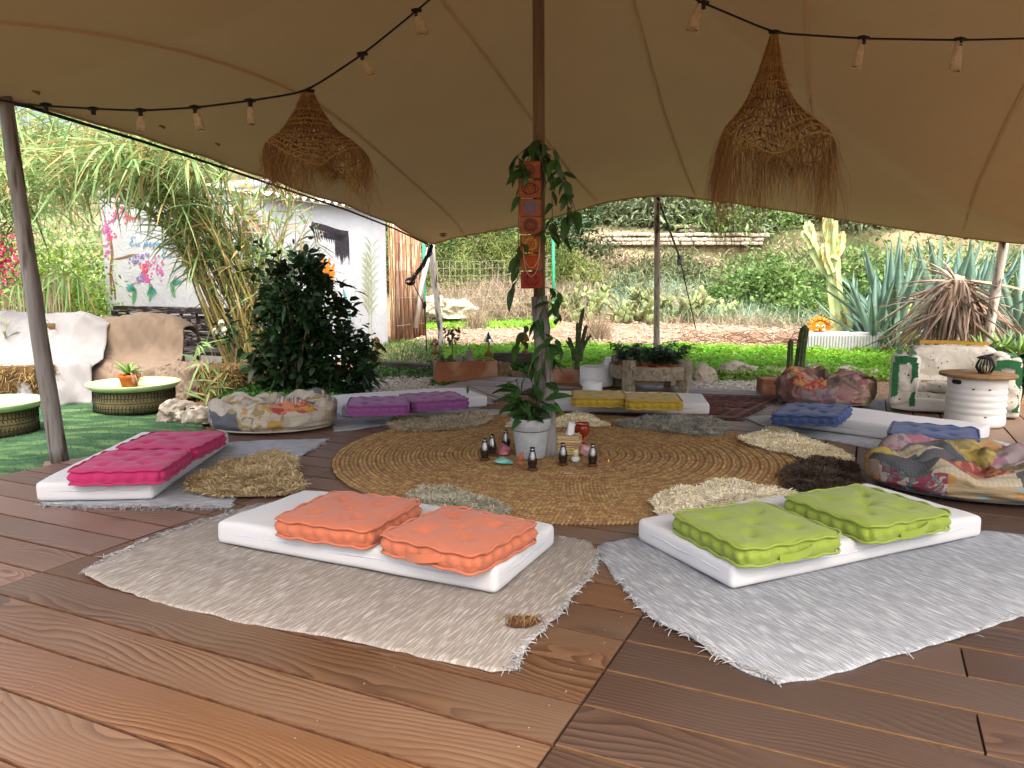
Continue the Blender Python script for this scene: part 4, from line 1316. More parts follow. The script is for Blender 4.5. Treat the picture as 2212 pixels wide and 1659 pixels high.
# ------------------------------------------------------------------ round braided jute rug
RC, RR = np.array([.32, 4.79]), 1.43
rug = thing('round_jute_rug', 'large round braided jute rug around the vine wrapped pole', 'rug', (RC[0], RC[1], 0))
part('backing', lathe([(0.0, .008), (RR - .01, .008), (RR - .005, .001)], 96), MT['jute_base'], rug)
nring = 27
dr = RR / nring
for i in range(nring):
    r = (i + .55) * dr
    # plaited ring: slanted straw strands leaning alternately, two rows per braid
    m_ = max(14, int(2 * math.pi * r / .021))
    a = np.arange(m_) * 2 * math.pi / m_ + i
    items = []
    for row, sg in ((-.25, 1), (.25, -1)):
        rad = r + row * dr + rng.normal(size=m_) * .0015
        base = np.c_[rad * np.cos(a), rad * np.sin(a), np.full(m_, .009)]
        tang = np.c_[-np.sin(a), np.cos(a), np.zeros(m_)]
        radv = np.c_[np.cos(a), np.sin(a), np.zeros(m_)]
        D = tang * .8 + radv * sg * .75
        D += rng.normal(size=(m_, 3)) * .06
        Ln = .036
        p0 = base - D * Ln * .5
        side = np.cross(D, np.array([0, 0, 1.]))
        side /= np.linalg.norm(side, axis=1)[:, None]
        Dn = D / np.linalg.norm(D, axis=1)[:, None]
        st = [(0, .6, -.006), (.3, 1, .004), (.7, 1, .005), (1, .5, -.005)]
        Vv = np.zeros((m_, 4, 3, 3))
        for k_, (s_, w_, h_) in enumerate(st):
            c_ = p0 + Dn * Ln * s_
            c_[:, 2] += h_
            hw = .0085 * w_
            Vv[:, k_, 0] = c_ - side * hw - np.array([0, 0, .004])
            Vv[:, k_, 1] = c_
            Vv[:, k_, 2] = c_ + side * hw - np.array([0, 0, .004])
        Ff = []
        for k_ in range(3):
            for q_ in range(2):
                Ff.append((k_ * 3 + q_, k_ * 3 + q_ + 1, (k_ + 1) * 3 + q_ + 1, (k_ + 1) * 3 + q_))
        Ff = (np.array(Ff)[None] + (np.arange(m_) * 12)[:, None, None]).reshape(-1, 4)
        items.append((Vv.reshape(-1, 3), Ff))
    o = part('braid_ring', njoin(items), MT['jute_light'] if (i % 4) else MT['jute_dark'], rug)

# ------------------------------------------------------------------ cotton rag rugs under the mattresses
def fringe_on(parent, pts, m, n, L=.05, seed=0, z=.006):
    pts = np.asarray(pts)
    s = np.sort(rng.uniform(0, len(pts) - 1.001, n))
    i = s.astype(int); f = (s - i)[:, None]
    P = pts[i] * (1 - f) + pts[i + 1] * f
    T = pts[i + 1] - pts[i]
    out = np.c_[T[:, 1], -T[:, 0]]
    out /= np.linalg.norm(out, axis=1)[:, None] + 1e-9
    c = pts.mean(0)
    D = np.c_[out * .8 + rng.normal(size=(n, 2)) * .9, rng.uniform(-.05, .3, n)]
    return part('fringe', ribbons(np.c_[P, np.full(n, z)], D, rng.uniform(.3, 1.2, n) * L, .0035, (0, .3, .6, 1), (1, .9, .8, .4), rng.uniform(.1, .5, n)), m, parent, world=True)
def rag_rug(label, poly, m, fr=(), z0=.006, amp=.006, group=None, wr=3.0, seed=1, L=.05):
    W = np.array([at(*p)[:2] for p in poly])
    b = densify(W, .035, .0035)
    c = W.mean(0)
    root = thing('cotton_rug', label, 'rug', (c[0], c[1], 0), group=group)
    zf = lambda x, y: z0 + amp * (.5 + nz((x, y, 0), wr, seed)) + amp * .5 * nz((x, y, 0), wr * 3, seed)
    part('weave', sheet(b, .035, zf, .006), m, root, True, world=True)
    for (i0, i1, n_) in fr:
        seg = densify(W[i0:i1 + 1], .03, .006, closed=False)
        fringe_on(root, seg, MT['fringe'], int(n_ * 1.7), L, z=z0 + .006)
    return root
rag_rug('frayed beige rag rug with a torn hole under the peach cushions', [(180, 1238), (240, 1203), (340, 1160), (440, 1127), (540, 1098), (590, 1087), (690, 1080), (900, 1100), (1205, 1160), (1270, 1170), (1297, 1200), (1285, 1240), (1245, 1280), (1205, 1335), (1140, 1395), (1118, 1450), (1060, 1451), (900, 1418), (700, 1375), (510, 1345), (330, 1300), (212, 1262)],
        MT['rug_beige'], [(0, 5, 330), (10, 16, 420)], seed=2, L=.032)
hole = at(1128, 1345, .013)
hr = [(hole[0] + .055 * math.cos(a) * random.uniform(.7, 1.2), hole[1] + .05 * math.sin(a) * random.uniform(.7, 1.2)) for a in np.linspace(0, 6.28, 16)[:-1]]
V, F = sheet(np.array(hr), .02, lambda x, y: .0165, 0)
o = [c_ for c_ in bpy.data.objects if c_.get('label', '').startswith('frayed beige')][0]
part('torn_hole', (V, F), MT['brown_wood'], o, world=True)
P = np.array([(hole[0] + random.uniform(-.06, .06), hole[1] + .055, .02) for _ in range(34)])
part('loose_thread', ribbons(P, np.c_[rng.normal(size=34) * .3, -np.ones(34), np.zeros(34)], rng.uniform(.05, .11, 34), .0022, (0, .5, 1), (1, 1, .6), 0), MT['hay'], o, world=True)
rag_rug('pale grey striped rag rug under the lime cushions, bare corner on dark boards', [(1290, 1188), (1310, 1175), (1370, 1165), (1600, 1110), (2120, 1150), (2260, 1165), (2420, 1230), (2300, 1305), (2212, 1330), (2060, 1385), (1900, 1428), (1760, 1470), (1680, 1478), (1600, 1448), (1545, 1420), (1490, 1380), (1420, 1350), (1370, 1305), (1330, 1250), (1300, 1215)],
        MT['rug_grey'], [(12, 18, 420), (6, 10, 60), (19, 19, 0)][:2], seed=5, amp=.009, L=.032)
rag_rug('white fringed rag rug under the pink cushions', [(82, 1093), (200, 1097), (350, 1098), (500, 1098), (517, 1070), (470, 1050), (560, 1000), (655, 985), (712, 950), (600, 952), (480, 958), (300, 965), (150, 1040)],
        MT['rug_grey2'], [(0, 3, 260), (6, 8, 60)], seed=7, L=.05)
rag_rug('white rag rug under the purple cushions', [(712, 903), (722, 934), (770, 930), (860, 915), (1000, 905), (1105, 892), (1085, 880), (1055, 868), (960, 852), (800, 862), (730, 880)], MT['rug_grey2'], [(1, 4, 70), (5, 8, 80)], seed=9, L=.04)
rag_rug('pale rag rug under the blue cushions', [(1608, 903), (1640, 918), (1690, 932), (1900, 975), (2060, 990), (2150, 1000), (2214, 984), (2185, 962), (2030, 925), (1880, 895), (1835, 884), (1700, 895)], MT['rug_grey2'], [(5, 7, 80)], seed=11, L=.04)

# ------------------------------------------------------------------ mattresses and cushions
def mattress(label, cx, cy, rz, L=1.29, W=.56, H=.095, seed=0, z=.014):
    o = thing('floor_mattress', label, 'mattress', (cx, cy, z), rz)
    V, F = rbox(L, W, H, .028, 4, cuts=12)
    for i in range(len(V)):
        x, y, zz = V[i]
        k = zz / H
        V[i, 2] += k * (.008 * nz((x, y, 0), 2.2, seed) + .003 * nz((x, y, 0), 9, seed)) + k * .008 * (1 - (2 * x / L) ** 4)
        V[i, 0] += .004 * nz((x, y, zz), 6, seed); V[i, 1] += .005 * nz((x, zz, y), 5, seed + 3)
    part('cover', (V, F), MT['mattress'], o)
    a = np.linspace(0, 2 * math.pi, 180, endpoint=False)
    def rr(hx, hy, zz, ex=14):
        c, s = np.cos(a), np.sin(a)
        k = (np.abs(c) ** ex + np.abs(s) ** ex) ** (-1 / ex)
        return np.c_[hx * c * k, hy * s * k, zz + .003 * np.sin(a * 9 + seed)]
    part('piping', tube(rr(L / 2 - .004 + .003, W / 2 - .004 + .003, H * .56), .0035, 5, closed=True), MT['mattress_seam'], o)
    return o
mattress('white floor mattress with two peach cushions on a beige rug', -.525, 3.065, R(-24.4), 1.29, .56, seed=1)
mattress('white floor mattress with two lime green cushions on it', 1.265, 3.14, R(25.3), 1.36, .59, seed=2)
mattress('white floor mattress with two pink cushions beside the green turf', -2.11, 4.34, R(94), 1.30, .56, seed=3)
mattress('white floor mattress with two purple cushions', -.895, 6.54, R(24), 1.26, .56, seed=4)
mattress('white floor mattress with two yellow cushions', 1.0, 6.53, R(-8), 1.30, .56, seed=5, z=.006)
mattress('white floor mattress with two blue cushions', 2.63, 5.48, R(-45), 1.32, .58, seed=6)

def cushion(label, m, px, py, rz, S=.43, H=.066, tilt=(0, 0), seed=0, group=None, base=.114, handle=0):
    p = at(px, py, base + H * .8)
    o = thing('box_cushion', label, 'cushion', (p[0], p[1], base), rz, group)
    o.rotation_euler = (tilt[0], tilt[1], rz)
    NP = 128
    s = np.arange(NP) / NP * 4
    def sq(q, ex=0):
        out = []
        for v in s:
            k = int(v); f = (v - k) * 2 - 1
            x, y = [(f, -1), (1, f), (-f, 1), (-1, -f)][k]
            # slightly rounded corner
            n_ = (abs(x) ** 12 + abs(y) ** 12) ** (1 / 12)
            out.append((x / n_, y / n_))
        return np.array(out) * q
    tuft = [(x, y) for x in (-.45, 0, .45) for y in (-.45, .0, .45) if (x == 0) == (y == 0) or True]
    tuft = [(-.45, -.45), (.45, -.45), (0, 0), (-.45, .45), (.45, .45)]
    V, F = [], []
    def top(x, y, sign):
        z = .012 * (1 - max(abs(x), abs(y)) ** 6)
        for tx, ty in tuft:
            d2 = (x - tx) ** 2 + (y - ty) ** 2
            z -= .020 * math.exp(-d2 / .012) + .006 * math.exp(-d2 / .07)
        z += .006 * nz((x, y, sign), 2.5, seed) + .0035 * nz((x, y, sign), 6.5, seed)
        return z
    rings = []
    qs = [0.02, .1, .2, .3, .4, .5, .6, .7, .78, .86, .92, .97]
    for q in qs:
        pts = sq(q)
        rings.append(np.array([(x * S / 2, y * S / 2, H + top(x, y, 1)) for x, y in pts]))
    # side rings with scallops between the stitches
    for kz, bul in ((1.0, .004), (.86, .0), (.68, .012), (.5, .016), (.32, .012), (.14, .0), (0.0, .004)):
        pts = sq(1)
        rr_ = []
        for i, (x, y) in enumerate(pts):
            sc_ = abs(math.sin(s[i] * math.pi * 7.0))
            wob = .004 * nz((x * 2, y * 2, kz), 2.0, seed + 4)
            b = 1 + (bul * (-.2 + 1.2 * sc_) + wob) / (S / 2)
            rr_.append((x * S / 2 * b, y * S / 2 * b, kz * H + .004 * nz((x, y, 2), 3, seed)))
        rings.append(np.array(rr_))
    rings.append(np.array([(x * S / 2, y * S / 2, 0.001) for x, y in sq(.9)]))
    rings.append(np.array([(x * S / 2, y * S / 2, 0.001) for x, y in sq(.02)]))
    V = np.vstack(rings)
    nr = len(rings)
    F = [(j * NP + i, (j + 1) * NP + i, (j + 1) * NP + (i + 1) % NP, j * NP + (i + 1) % NP) for j in range(nr - 1) for i in range(NP)]
    F.append(tuple(range(NP)))
    part('cover', (V, F), m, o)
    for zz in (1.0, .03):
        pts = sq(1)
        P = np.array([(x * (S / 2 + .007), y * (S / 2 + .007), zz * H + .004 * nz((x * 2, y * 2, zz), 2.5, seed) + .003 * math.sin(s[i] * math.pi * 8)) for i, (x, y) in enumerate(pts)])
        part('piping', tube(P, .0055, 6, closed=True), m, o)
    if handle:
        aa = [0, math.pi / 2, math.pi, -math.pi / 2][handle - 1]
        u = np.linspace(-1, 1, 12)
        c = np.c_[u * .075, -(S / 2 + .012 + .022 * (1 - u ** 2)), H * .42 + .012 * u]
        Vh = np.vstack([c + [0, 0, .016], c - [0, 0, .016]])
        Fh = [(i, i + 1, 13 + i, 12 + i) for i in range(11)]
        part('handle', (rotz(Vh, aa), Fh), m, o)
    return o
cushion('peach box cushion at the turf end of its mattress', MT['peach'], 757, 1108, R(-21), .42, seed=1)
cushion('peach box cushion with a side handle, at the torn rug end', MT['peach'], 994, 1150, R(-32), .42, seed=2, handle=1)
cushion('lime green box cushion at the end beside the peach mattress rug', MT['lime'], 1628, 1138, R(22), .44, seed=3, handle=1 + 1 - 1)
cushion('lime green box cushion beside the patchwork pouf', MT['lime'], 1868, 1096, R(24), .45, seed=4, handle=1)
cushion('pink box cushion at the deck boards end of its mattress', MT['pink'], 286, 1000, R(5), .44, seed=5)
cushion('pink box cushion beside the patchwork pouf and rocks', MT['pink'], 374, 955, R(-2), .44, seed=6)
cushion('purple box cushion near the dark leafy bush', MT['purple'], 818, 871, R(8), .44, H=.07, seed=7)
cushion('purple box cushion near the potted vine', MT['purple'], 936, 861, R(22), .44, H=.07, seed=8)
cushion('yellow box cushion beside the white singing bowls', MT['yellow'], 1293, 856, R(-4), .42, seed=9, base=.106)
cushion('yellow box cushion in front of the carved round table', MT['yellow'], 1409, 862, R(-5), .42, seed=10, base=.106)
cushion('blue box cushion tilted over the mattress end by the red carpet', MT['blue'], 1755, 889, R(-35), .44, H=.062, tilt=(R(3), R(-4)), seed=11, base=.122)
cushion('blue box cushion lying flat beside the white keg table', MT['blue'], 2016, 937, R(-30), .46, H=.078, seed=12)

# ------------------------------------------------------------------ sheepskins
def sheepskin(label, poly, m, n=9000, L=.05, comb=(0, -1), lift=.03, seed=0, curl=.6, z0=.008):
    W = smooth_poly(np.array([at(*p, .04)[:2] for p in poly]), 2)
    c = W.mean(0)
    o = thing('sheepskin', label, 'sheepskin', (c[0], c[1], 0))
    ext = (W.max(0) - W.min(0)).min()
    def zf(x, y):
        return z0 + lift * .6 + lift * .5 * nz((x, y, 0), 5, seed)
    part('hide', sheet(W, .05, zf, .012), MT['hide'], o, world=True)
    P = scatter_in(W, n)
    z = np.array([zf(*p) for p in P])
    out = P - c
    out /= np.linalg.norm(out, axis=1)[:, None] + 1e-6
    clx = np.array([nz((p[0], p[1], 0), 11, seed) for p in P]); cly = np.array([nz((p[0], p[1], 5), 11, seed + 3) for p in P])
    D = np.c_[out * .45 + np.array(comb) * .35 + np.c_[clx, cly] * 1.5 + rng.normal(size=(n, 2)) * .35, rng.uniform(.5, 1.1, n)]
    tall = .75 + .6 * np.array([nz((p[0], p[1], 8), 7, seed) for p in P])
    Lv = 1.15 * L * rng.uniform(.6, 1.25, n) * np.clip(tall, .5, 1.5)
    part('fleece', ribbons(np.c_[P, z], D, Lv * 1.15, .0065, (0, .4, .75, 1), (1, .9, .6, .15), curl * .8), m, o, world=True)
    return o
sheepskin('shaggy tan brown sheepskin beside the pink mattress', [(392, 1047), (440, 1012), (520, 988), (600, 972), (648, 990), (628, 1003), (658, 1038), (650, 1058), (560, 1062), (450, 1066)], MT['fleece_tan'], 12000, .06, seed=1)
sheepskin('taupe sheepskin in front of the purple cushions', [(832, 915), (850, 895), (930, 899), (1045, 887), (1062, 897), (1058, 908), (1000, 921), (880, 926)], MT['fleece_taupe'], 8000, .055, seed=2)
sheepskin('small cream sheepskin behind the potted plant', [(1088, 915), (1110, 908), (1190, 907), (1235, 890), (1270, 890), (1290, 903), (1322, 914), (1290, 917), (1200, 918), (1105, 920)], MT['fleece_cream'], 6000, .045, seed=3)
sheepskin('dark grey sheepskin in front of the yellow cushions', [(1325, 908), (1350, 903), (1450, 894), (1520, 899), (1572, 907), (1568, 938), (1480, 932), (1400, 922), (1340, 917)], MT['fleece_grey'], 9000, .05, seed=4)
sheepskin('pale cream sheepskin in front of the blue cushions', [(1585, 944), (1640, 929), (1690, 917), (1722, 937), (1800, 963), (1852, 985), (1830, 992), (1760, 987), (1650, 964)], MT['fleece_cream'], 9000, .04, seed=5)
sheepskin('dark brown sheepskin beside the large patchwork pouf', [(1690, 1015), (1730, 990), (1830, 985), (1860, 1012), (1850, 1055), (1790, 1066), (1700, 1050)], MT['fleece_brown'], 9000, .05, seed=6)
sheepskin('ivory sheepskin touching the lime green cushion', [(1405, 1093), (1425, 1056), (1520, 1046), (1570, 1028), (1650, 1051), (1735, 1060), (1690, 1090), (1640, 1098), (1560, 1086), (1505, 1115), (1440, 1119)], MT['fleece_ivory'], 12000, .042, seed=7)
sheepskin('mossy grey sheepskin behind the peach cushions', [(868, 1082), (900, 1050), (960, 1052), (1020, 1066), (1080, 1086), (1108, 1112), (1000, 1120), (900, 1105)], MT['fleece_moss'], 9000, .055, seed=8)

# ------------------------------------------------------------------ patchwork poufs
def pouf(label, mats, c, rx, ry, H, rz, seed, sag=.25, sect=9, dents=(), lump=.45):
    o = thing('patchwork_pouf', label, 'pouf', c, rz)
    nu, nv = 96, 40
    V, mi, F = [], [], []
    for j in range(nv + 1):
        v = j / nv                      # 0 bottom .. 1 top middle
        for i in range(nu):
            a = 2 * math.pi * i / nu
            ph = math.pi * v
            rad = math.sin(ph) ** .5 if 0 < v < 1 else 0
            cz = math.cos(ph)
            zz = .5 - .5 * math.copysign(abs(cz) ** .62, cz)
            x, y = math.cos(a) * rad, math.sin(a) * rad
            k = 1 + .05 * nz((math.cos(a) * 2, math.sin(a) * 2, zz), 1, seed)
            # gathers running to the middle of the top
            g = .05 * math.sin(a * 13 + 4 * nz((x, y, 1), 2, seed)) * sstep(.55, .95, v)
            z = H * zz * (1 - sag * (1 - min(1, rad)) ** 1.2 * (v > .5)) + H * lump * nz((x, y, 0), 2.3, seed) * sstep(.3, .7, zz) + H * g
            z += H * .35 * lump * nz((x, y, 3), 5, seed) * sstep(.3, .7, zz) - H * .12 * abs(nz((x, y, 6), 3.2, seed)) * sstep(.4, .7, zz)
            for (dx, dy, dr_, dd) in dents:
                z -= H * dd * math.exp(-((x - dx) ** 2 + (y - dy) ** 2) / dr_) * sstep(.35, .6, zz)
            z += H * .22 * lump * nz((x, y, 9), 9, seed) * sstep(.3, .6, zz)
            cr = .02 * nz((a * 3, zz * 9, seed), 1, 0) + .01 * nz((a * 8, zz * 20, seed), 1, 0)
            V.append((x * rx * k + math.cos(a) * cr, y * ry * k + math.sin(a) * cr, max(0.0, z)))
    r_ = random.Random(seed)
    for j in range(nv):
        for i in range(nu):
            F.append((j * nu + i, j * nu + (i + 1) % nu, (j + 1) * nu + (i + 1) % nu, (j + 1) * nu + i))
            wob = int(2.5 * nz((i * .11, j * .2, seed), 1, 0))
            sct = ((i + wob + (3 if j > 21 else 0)) * sect // nu) % sect
            mi.append((sct + (4 if j > 21 else 0) + (2 if j > 31 else 0)) % len(mats))
    part('cover', (V, F), mats, o, True, mi)
    a = np.linspace(0, 6.283, 90, endpoint=False)
    part('piping', tube(np.c_[np.cos(a) * rx * .9, np.sin(a) * ry * .9, np.full(90, H * .12)], .006, 5, closed=True), mats[0], o)
    return o
q1 = printmat('quilt_white', '#b8b0a2', ['#a89c8a'], 6)
q2 = printmat('quilt_white_yellow', '#b9b0a0', ['#a8842e', '#8f7a4a'], 11)
q3 = printmat('quilt_red', '#a33f3c', ['#b8963a', '#c98a6a'], 12)
q4 = printmat('quilt_stripe', '#c2bfb8', ['#2f6f96', '#8f8a4a', '#a34a5a'], 9, 'stripe')
q5 = printmat('quilt_slate', '#565b66', ['#6a6f78'], 30, 'check')
q6 = printmat('quilt_mauve', '#8a7c7e', ['#665660', '#8f5060'], 9, 'blot')
q7 = printmat('quilt_magenta', '#7d3444', ['#a8a29a', '#4f7272'], 16, 'blot')
q8 = printmat('quilt_olive', '#8a7a48', ['#6a5c34', '#a8923f'], 7)
q9 = printmat('quilt_ochre', '#8a7866', ['#c48a24', '#a06a3a'], 7)
q10 = printmat('quilt_teal', '#6a8484', ['#4f6a6a', '#8a9a84'], 8, 'check')
q11 = printmat('quilt_sand', '#9a8766', ['#a8763a', '#7f9290'], 5)
q12 = printmat('quilt_charcoal', '#43464a', ['#55585c', '#3a3d42'], 20, 'check')
q13 = printmat('quilt_cream', '#a89e86', ['#968c74'], 14, 'check')
q14 = printmat('quilt_band', '#7d3436', ['#a0703a'], 20, 'blot')
q15 = printmat('quilt_rose', '#8f6a66', ['#7a4c50', '#a08a7a'], 6)
q16 = printmat('quilt_brown', '#6a5a4c', ['#8a7440', '#54484a'], 9)
pc = at(588, 930, 0)
pouf('white and yellow floral patchwork pouf beside the pink cushions', [q1, q2, q3, q1, q4, q5, q2, q1, q13], (pc[0], pc[1] + .08, -.005), .46, .32, .27, R(12), 3, dents=((0, .1, .15, .25),), lump=.26)
pc = at(2040, 1075, 0)
pouf('large multicolour patchwork pouf slumped beside the lime green cushion', [q12, q14, q13, q10, q9, q7, q11, q6, q8, q12, q13], (2.52, 3.96, 0), .62, .4, .205, R(-12), 8, dents=((-.1, .05, .05, .5), (.3, -.1, .08, .3)))
pc = at(1810, 885, 0)
pouf('faded brown and rose patchwork pouf against the white painted sofa', [q15, q16, q15, q3, q16, q15, q6], (pc[0], pc[1] + .3, 0), .42, .32, .3, R(-20), 14, dents=((0, -.2, .1, .2),), lump=.28)
# ------------------------------------------------------------------ things round the pole on the jute rug
ZR = .014
def candle_lamp(label, px, py, k=1.0):
    p = at(px, py, ZR)
    o = thing('candle_lamp', label, 'lamp', (p[0], p[1], ZR), group='candle lamps round the pole')
    V, F = lathe([(0, 0), (.03, 0), (.031, .006), (.03, .012), (.0, .012)], 20)
    part('base', (V * k, F), MT['brown_wood'], o)
    prof = [(.021, .012), (.023, .02), (.0285, .045), (.0275, .06), (.022, .085), (.0165, .105), (.0145, .118), (.015, .132)]
    inner = [(r - .0015, z) for r, z in prof[::-1]]
    V, F = lathe(prof + inner, 24)
    part('glass_chimney', (V * k, F), MT['glass'], o)
    V, F = lathe([(0, .012), (.0165, .012), (.0165, .03), (.014, .031), (.0, .027)], 16)
    part('tealight', (V * k, F), MT['tin'], o)
    return o
lamp_lbl = 'smoked glass candle lamp on a round wooden base'
for px, py, lb in ((1047, 993, 'smoked glass candle lamp beside the turquoise stone'), (1063, 983, 'smoked glass candle lamp between another lamp and the pink crystal'), (1093, 972, 'smoked glass candle lamp half hidden behind the pot'),
               (1150, 1015, 'smoked glass candle lamp in front of the grey pot'), (1216, 1004, 'smoked glass candle lamp in front of the wicker tissue box'), (1280, 1006, 'smoked glass candle lamp beside the little brass bell')):
    candle_lamp(lb, px, py)
def gem(name, label, px, py, rx, ry, rz, m, seed, rot=0):
    p = at(px, py, ZR)
    single(name, crystal(rx, ry, rz, seed), MT[m], label, 'crystal', (p[0], p[1], ZR), rot, smooth=False)
gem('crystal', 'raw pink purple quartz chunk beside the grey pot', 1089, 983, .052, .042, .045, 'rose_quartz', 3, .4)
gem('crystal', 'raw turquoise stone on the jute rug', 1086, 1004, .066, .04, .026, 'amazonite', 5, -.2)
gem('crystal', 'pale rose quartz behind the white candle holder', 1264, 985, .042, .035, .045, 'pale_quartz', 9, .8)
p = at(1126, 1003, ZR)
o = thing('clay_figurine', 'small terracotta figurine leaning near the grey pot', 'figurine', (p[0], p[1], ZR))
part('foot', lathe([(0, 0), (.022, 0), (.02, .008), (.009, .014), (.007, .022)], 14, False), MT['clay'], o)
V, F = blob(.017, .01, .022, 2, .15, 3, 2); part('head', (V + np.array([0, 0, .042]), F), MT['clay'], o)
V, F = blob(.012, .008, .008, 2, .1, 3, 4); part('crest', (V + np.array([.004, 0, .064]), F), MT['clay'], o)
p = at(1243, 998, ZR)
o = thing('candle_holder', 'round white stone holder with a cream pillar candle', 'candle', (p[0], p[1], ZR))
part('holder', lathe([(0, 0), (.018, 0), (.026, .012), (.027, .022), (.022, .033), (.016, .036), (0, .036)], 20), MT['white_stone'], o)
part('candle', lathe([(.0, .034), (.0165, .034), (.0165, .074), (.013, .078), (0, .076)], 16), MT['wax'], o)
p = at(1232, 985, ZR)
tb = thing('tissue_box', 'woven wicker tissue box with a white tissue sticking out', 'tissue box', (p[0] - .01, p[1] + .085, ZR), R(-8))
items = []
for j in range(7):
    zz = .008 + j * .0155
    for sx, sy, L, ax in ((0, -.065, .15, 0), (0, .065, .15, 0), (-.075, 0, .13, 1), (.075, 0, .13, 1)):
        u = np.linspace(-.5, .5, 22)
        w_ = .004 * np.sin(u * 44 + j * math.pi)
        P = np.c_[sx + (u * L if ax == 0 else w_), sy + (w_ if ax == 0 else u * L), np.full(22, zz) + .001 * np.sin(u * 30)]
        items.append(tube(P, .0085, 6))
part('woven_side', join(*items), MT['wicker'], tb)
items = [tube(np.c_[np.linspace(-.072, .072, 16), np.full(16, y), np.full(16, .112) + .003 * np.sin(np.linspace(0, 30, 16) + y * 300)], .008, 6) for y in np.linspace(-.058, .058, 8)]
part('woven_lid', join(*items), MT['wicker'], tb)
ti = []
for s_ in np.linspace(0, 1, 10):
    for a in range(12):
        an = a / 12 * 6.283
        r0 = .03 * (1 - s_ * .35) * (1 + .35 * math.sin(an * 3 + s_ * 2))
        ti.append((.005 + r0 * math.cos(an) * .9 + s_ * .015, r0 * math.sin(an) * .6, .112 + s_ * .085 + .008 * math.sin(an * 2) * s_))
part('tissue', (ti, [(j * 12 + i, j * 12 + (i + 1) % 12, (j + 1) * 12 + (i + 1) % 12, (j + 1) * 12 + i) for j in range(9) for i in range(12)]), MT['tissue'], tb)
p = at(1259, 965, ZR)
gb = thing('goblet_burner', 'dark red glazed clay goblet with small holes', 'goblet', (p[0], p[1] + .06, ZR))
part('foot', lathe([(0, 0), (.034, 0), (.03, .01), (.013, .02), (.012, .05), (.02, .058)], 22), MT['red_glaze'], gb)
part('bowl', lathe([(.02, .056), (.045, .075), (.052, .1), (.046, .125), (.043, .138), (.05, .146), (.046, .147), (.04, .135), (.04, .1), (.0, .075)], 26), MT['red_glaze'], gb)
for a in np.linspace(0, 6.28, 10)[:-1]:
    V, F = lathe([(.0, .0), (.0045, .0), (.0045, .002), (0, .002)], 8)
    V = np.c_[V[:, 2], V[:, 0], V[:, 1]]
    V[:, 0] += .0485
    part('hole', (rotz(V + np.array([0, 0, .122]), a), F), MT['black_metal'], gb)
p = at(1312, 996, ZR)
o = thing('hand_bell', 'tiny brass bell on the jute rug', 'bell', (p[0], p[1], ZR))
part('cup', lathe([(.014, 0), (.011, .006), (.007, .014), (.003, .018), (0, .019)], 16), MT['brass'], o)
part('loop', tube(np.c_[.003 * np.cos(np.linspace(0, 6.28, 10)), np.zeros(10), .022 + .004 * np.sin(np.linspace(0, 6.28, 10))], .001, 5, closed=True), MT['brass'], o)
p = at(1218, 1024, ZR)
single('incense_stick', tube([(0, 0, .004), (.025, .004, .005), (.05, .0, .004)], .0035, 5), MT['pale_quartz'], 'short pinkish incense stub lying on the jute rug', 'incense', (p[0], p[1], ZR))

# ------------------------------------------------------------------ potted vine
pp_ = at(1147, 992, ZR)
PX = np.array([pp_[0], pp_[1] + .07, ZR])
plant = thing('potted_vine', 'leafy dark green vine in a pale grey pot with a brown line', 'potted plant', PX)
pot_prof = [(0, 0), (.086, 0), (.09, .006), (.108, .16), (.112, .175), (.118, .18), (.126, .245), (.124, .252), (.112, .252), (.105, .2), (0, .2)]
pt = part('pot', lathe(pot_prof, 40), MT['pot_grey'], plant)
part('rim_line', tube(np.c_[.1125 * np.cos(np.linspace(0, 6.283, 40, endpoint=False)), .1125 * np.sin(np.linspace(0, 6.283, 40, endpoint=False)), np.full(40, .174)], .0022, 5, closed=True), MT['pot_line'], pt)
part('rim_line', tube(np.c_[.1245 * np.cos(np.linspace(0, 6.283, 40, endpoint=False)), .1245 * np.sin(np.linspace(0, 6.283, 40, endpoint=False)), np.full(40, .2515)], .002, 5, closed=True), MT['pot_line'], pt)
part('soil', lathe([(0, .225), (.105, .222)], 24), MT['soil'], plant)
def broadleaf(L, W, cup=.18, curl=.25, n_=9):
    """one broad pointed leaf along +X with a sunken midrib"""
    V, F = [], []
    for i in range(n_):
        s = i / (n_ - 1)
        w_ = W * .5 * (math.sin(math.pi * min(1, s ** .8)) ** .8) * (1 if s < .98 else .1) + .0006
        z = -curl * L * s * s
        V += [(L * s, -w_, z + cup * w_), (L * s, -w_ * .5, z + cup * w_ * .35), (L * s, 0, z), (L * s, w_ * .5, z + cup * w_ * .35), (L * s, w_, z + cup * w_)]
    for i in range(n_ - 1):
        for k in range(4):
            F.append((i * 5 + k, i * 5 + k + 1, (i + 1) * 5 + k + 1, (i + 1) * 5 + k))
    return V, F
leaf_meshes = [mesh(*broadleaf(l, w_, c_, u_), MT['hoya'], True) for l, w_, c_, u_ in ((.13, .055, .2, .2), (.16, .06, .25, .35), (.11, .05, .15, .1), (.14, .05, .3, .5))]
def put_leaf(parent, p, direction, k=1.0, roll=None, me=None, nm='leaf'):
    d = Vector(direction).normalized()
    q = d.to_track_quat('X', 'Z')
    o = bpy.data.objects.new(nm, me or random.choice(leaf_meshes))
    col.objects.link(o)
    o.parent = parent
    o.rotation_mode = 'QUATERNION'
    from mathutils import Quaternion
    o.rotation_quaternion = q @ Quaternion((1, 0, 0), random.uniform(-.7, .7) if roll is None else roll)
    pl = Vector(p) - wmat(parent).translation
    o.location = pl
    o.scale = (k, k, k)
    return o
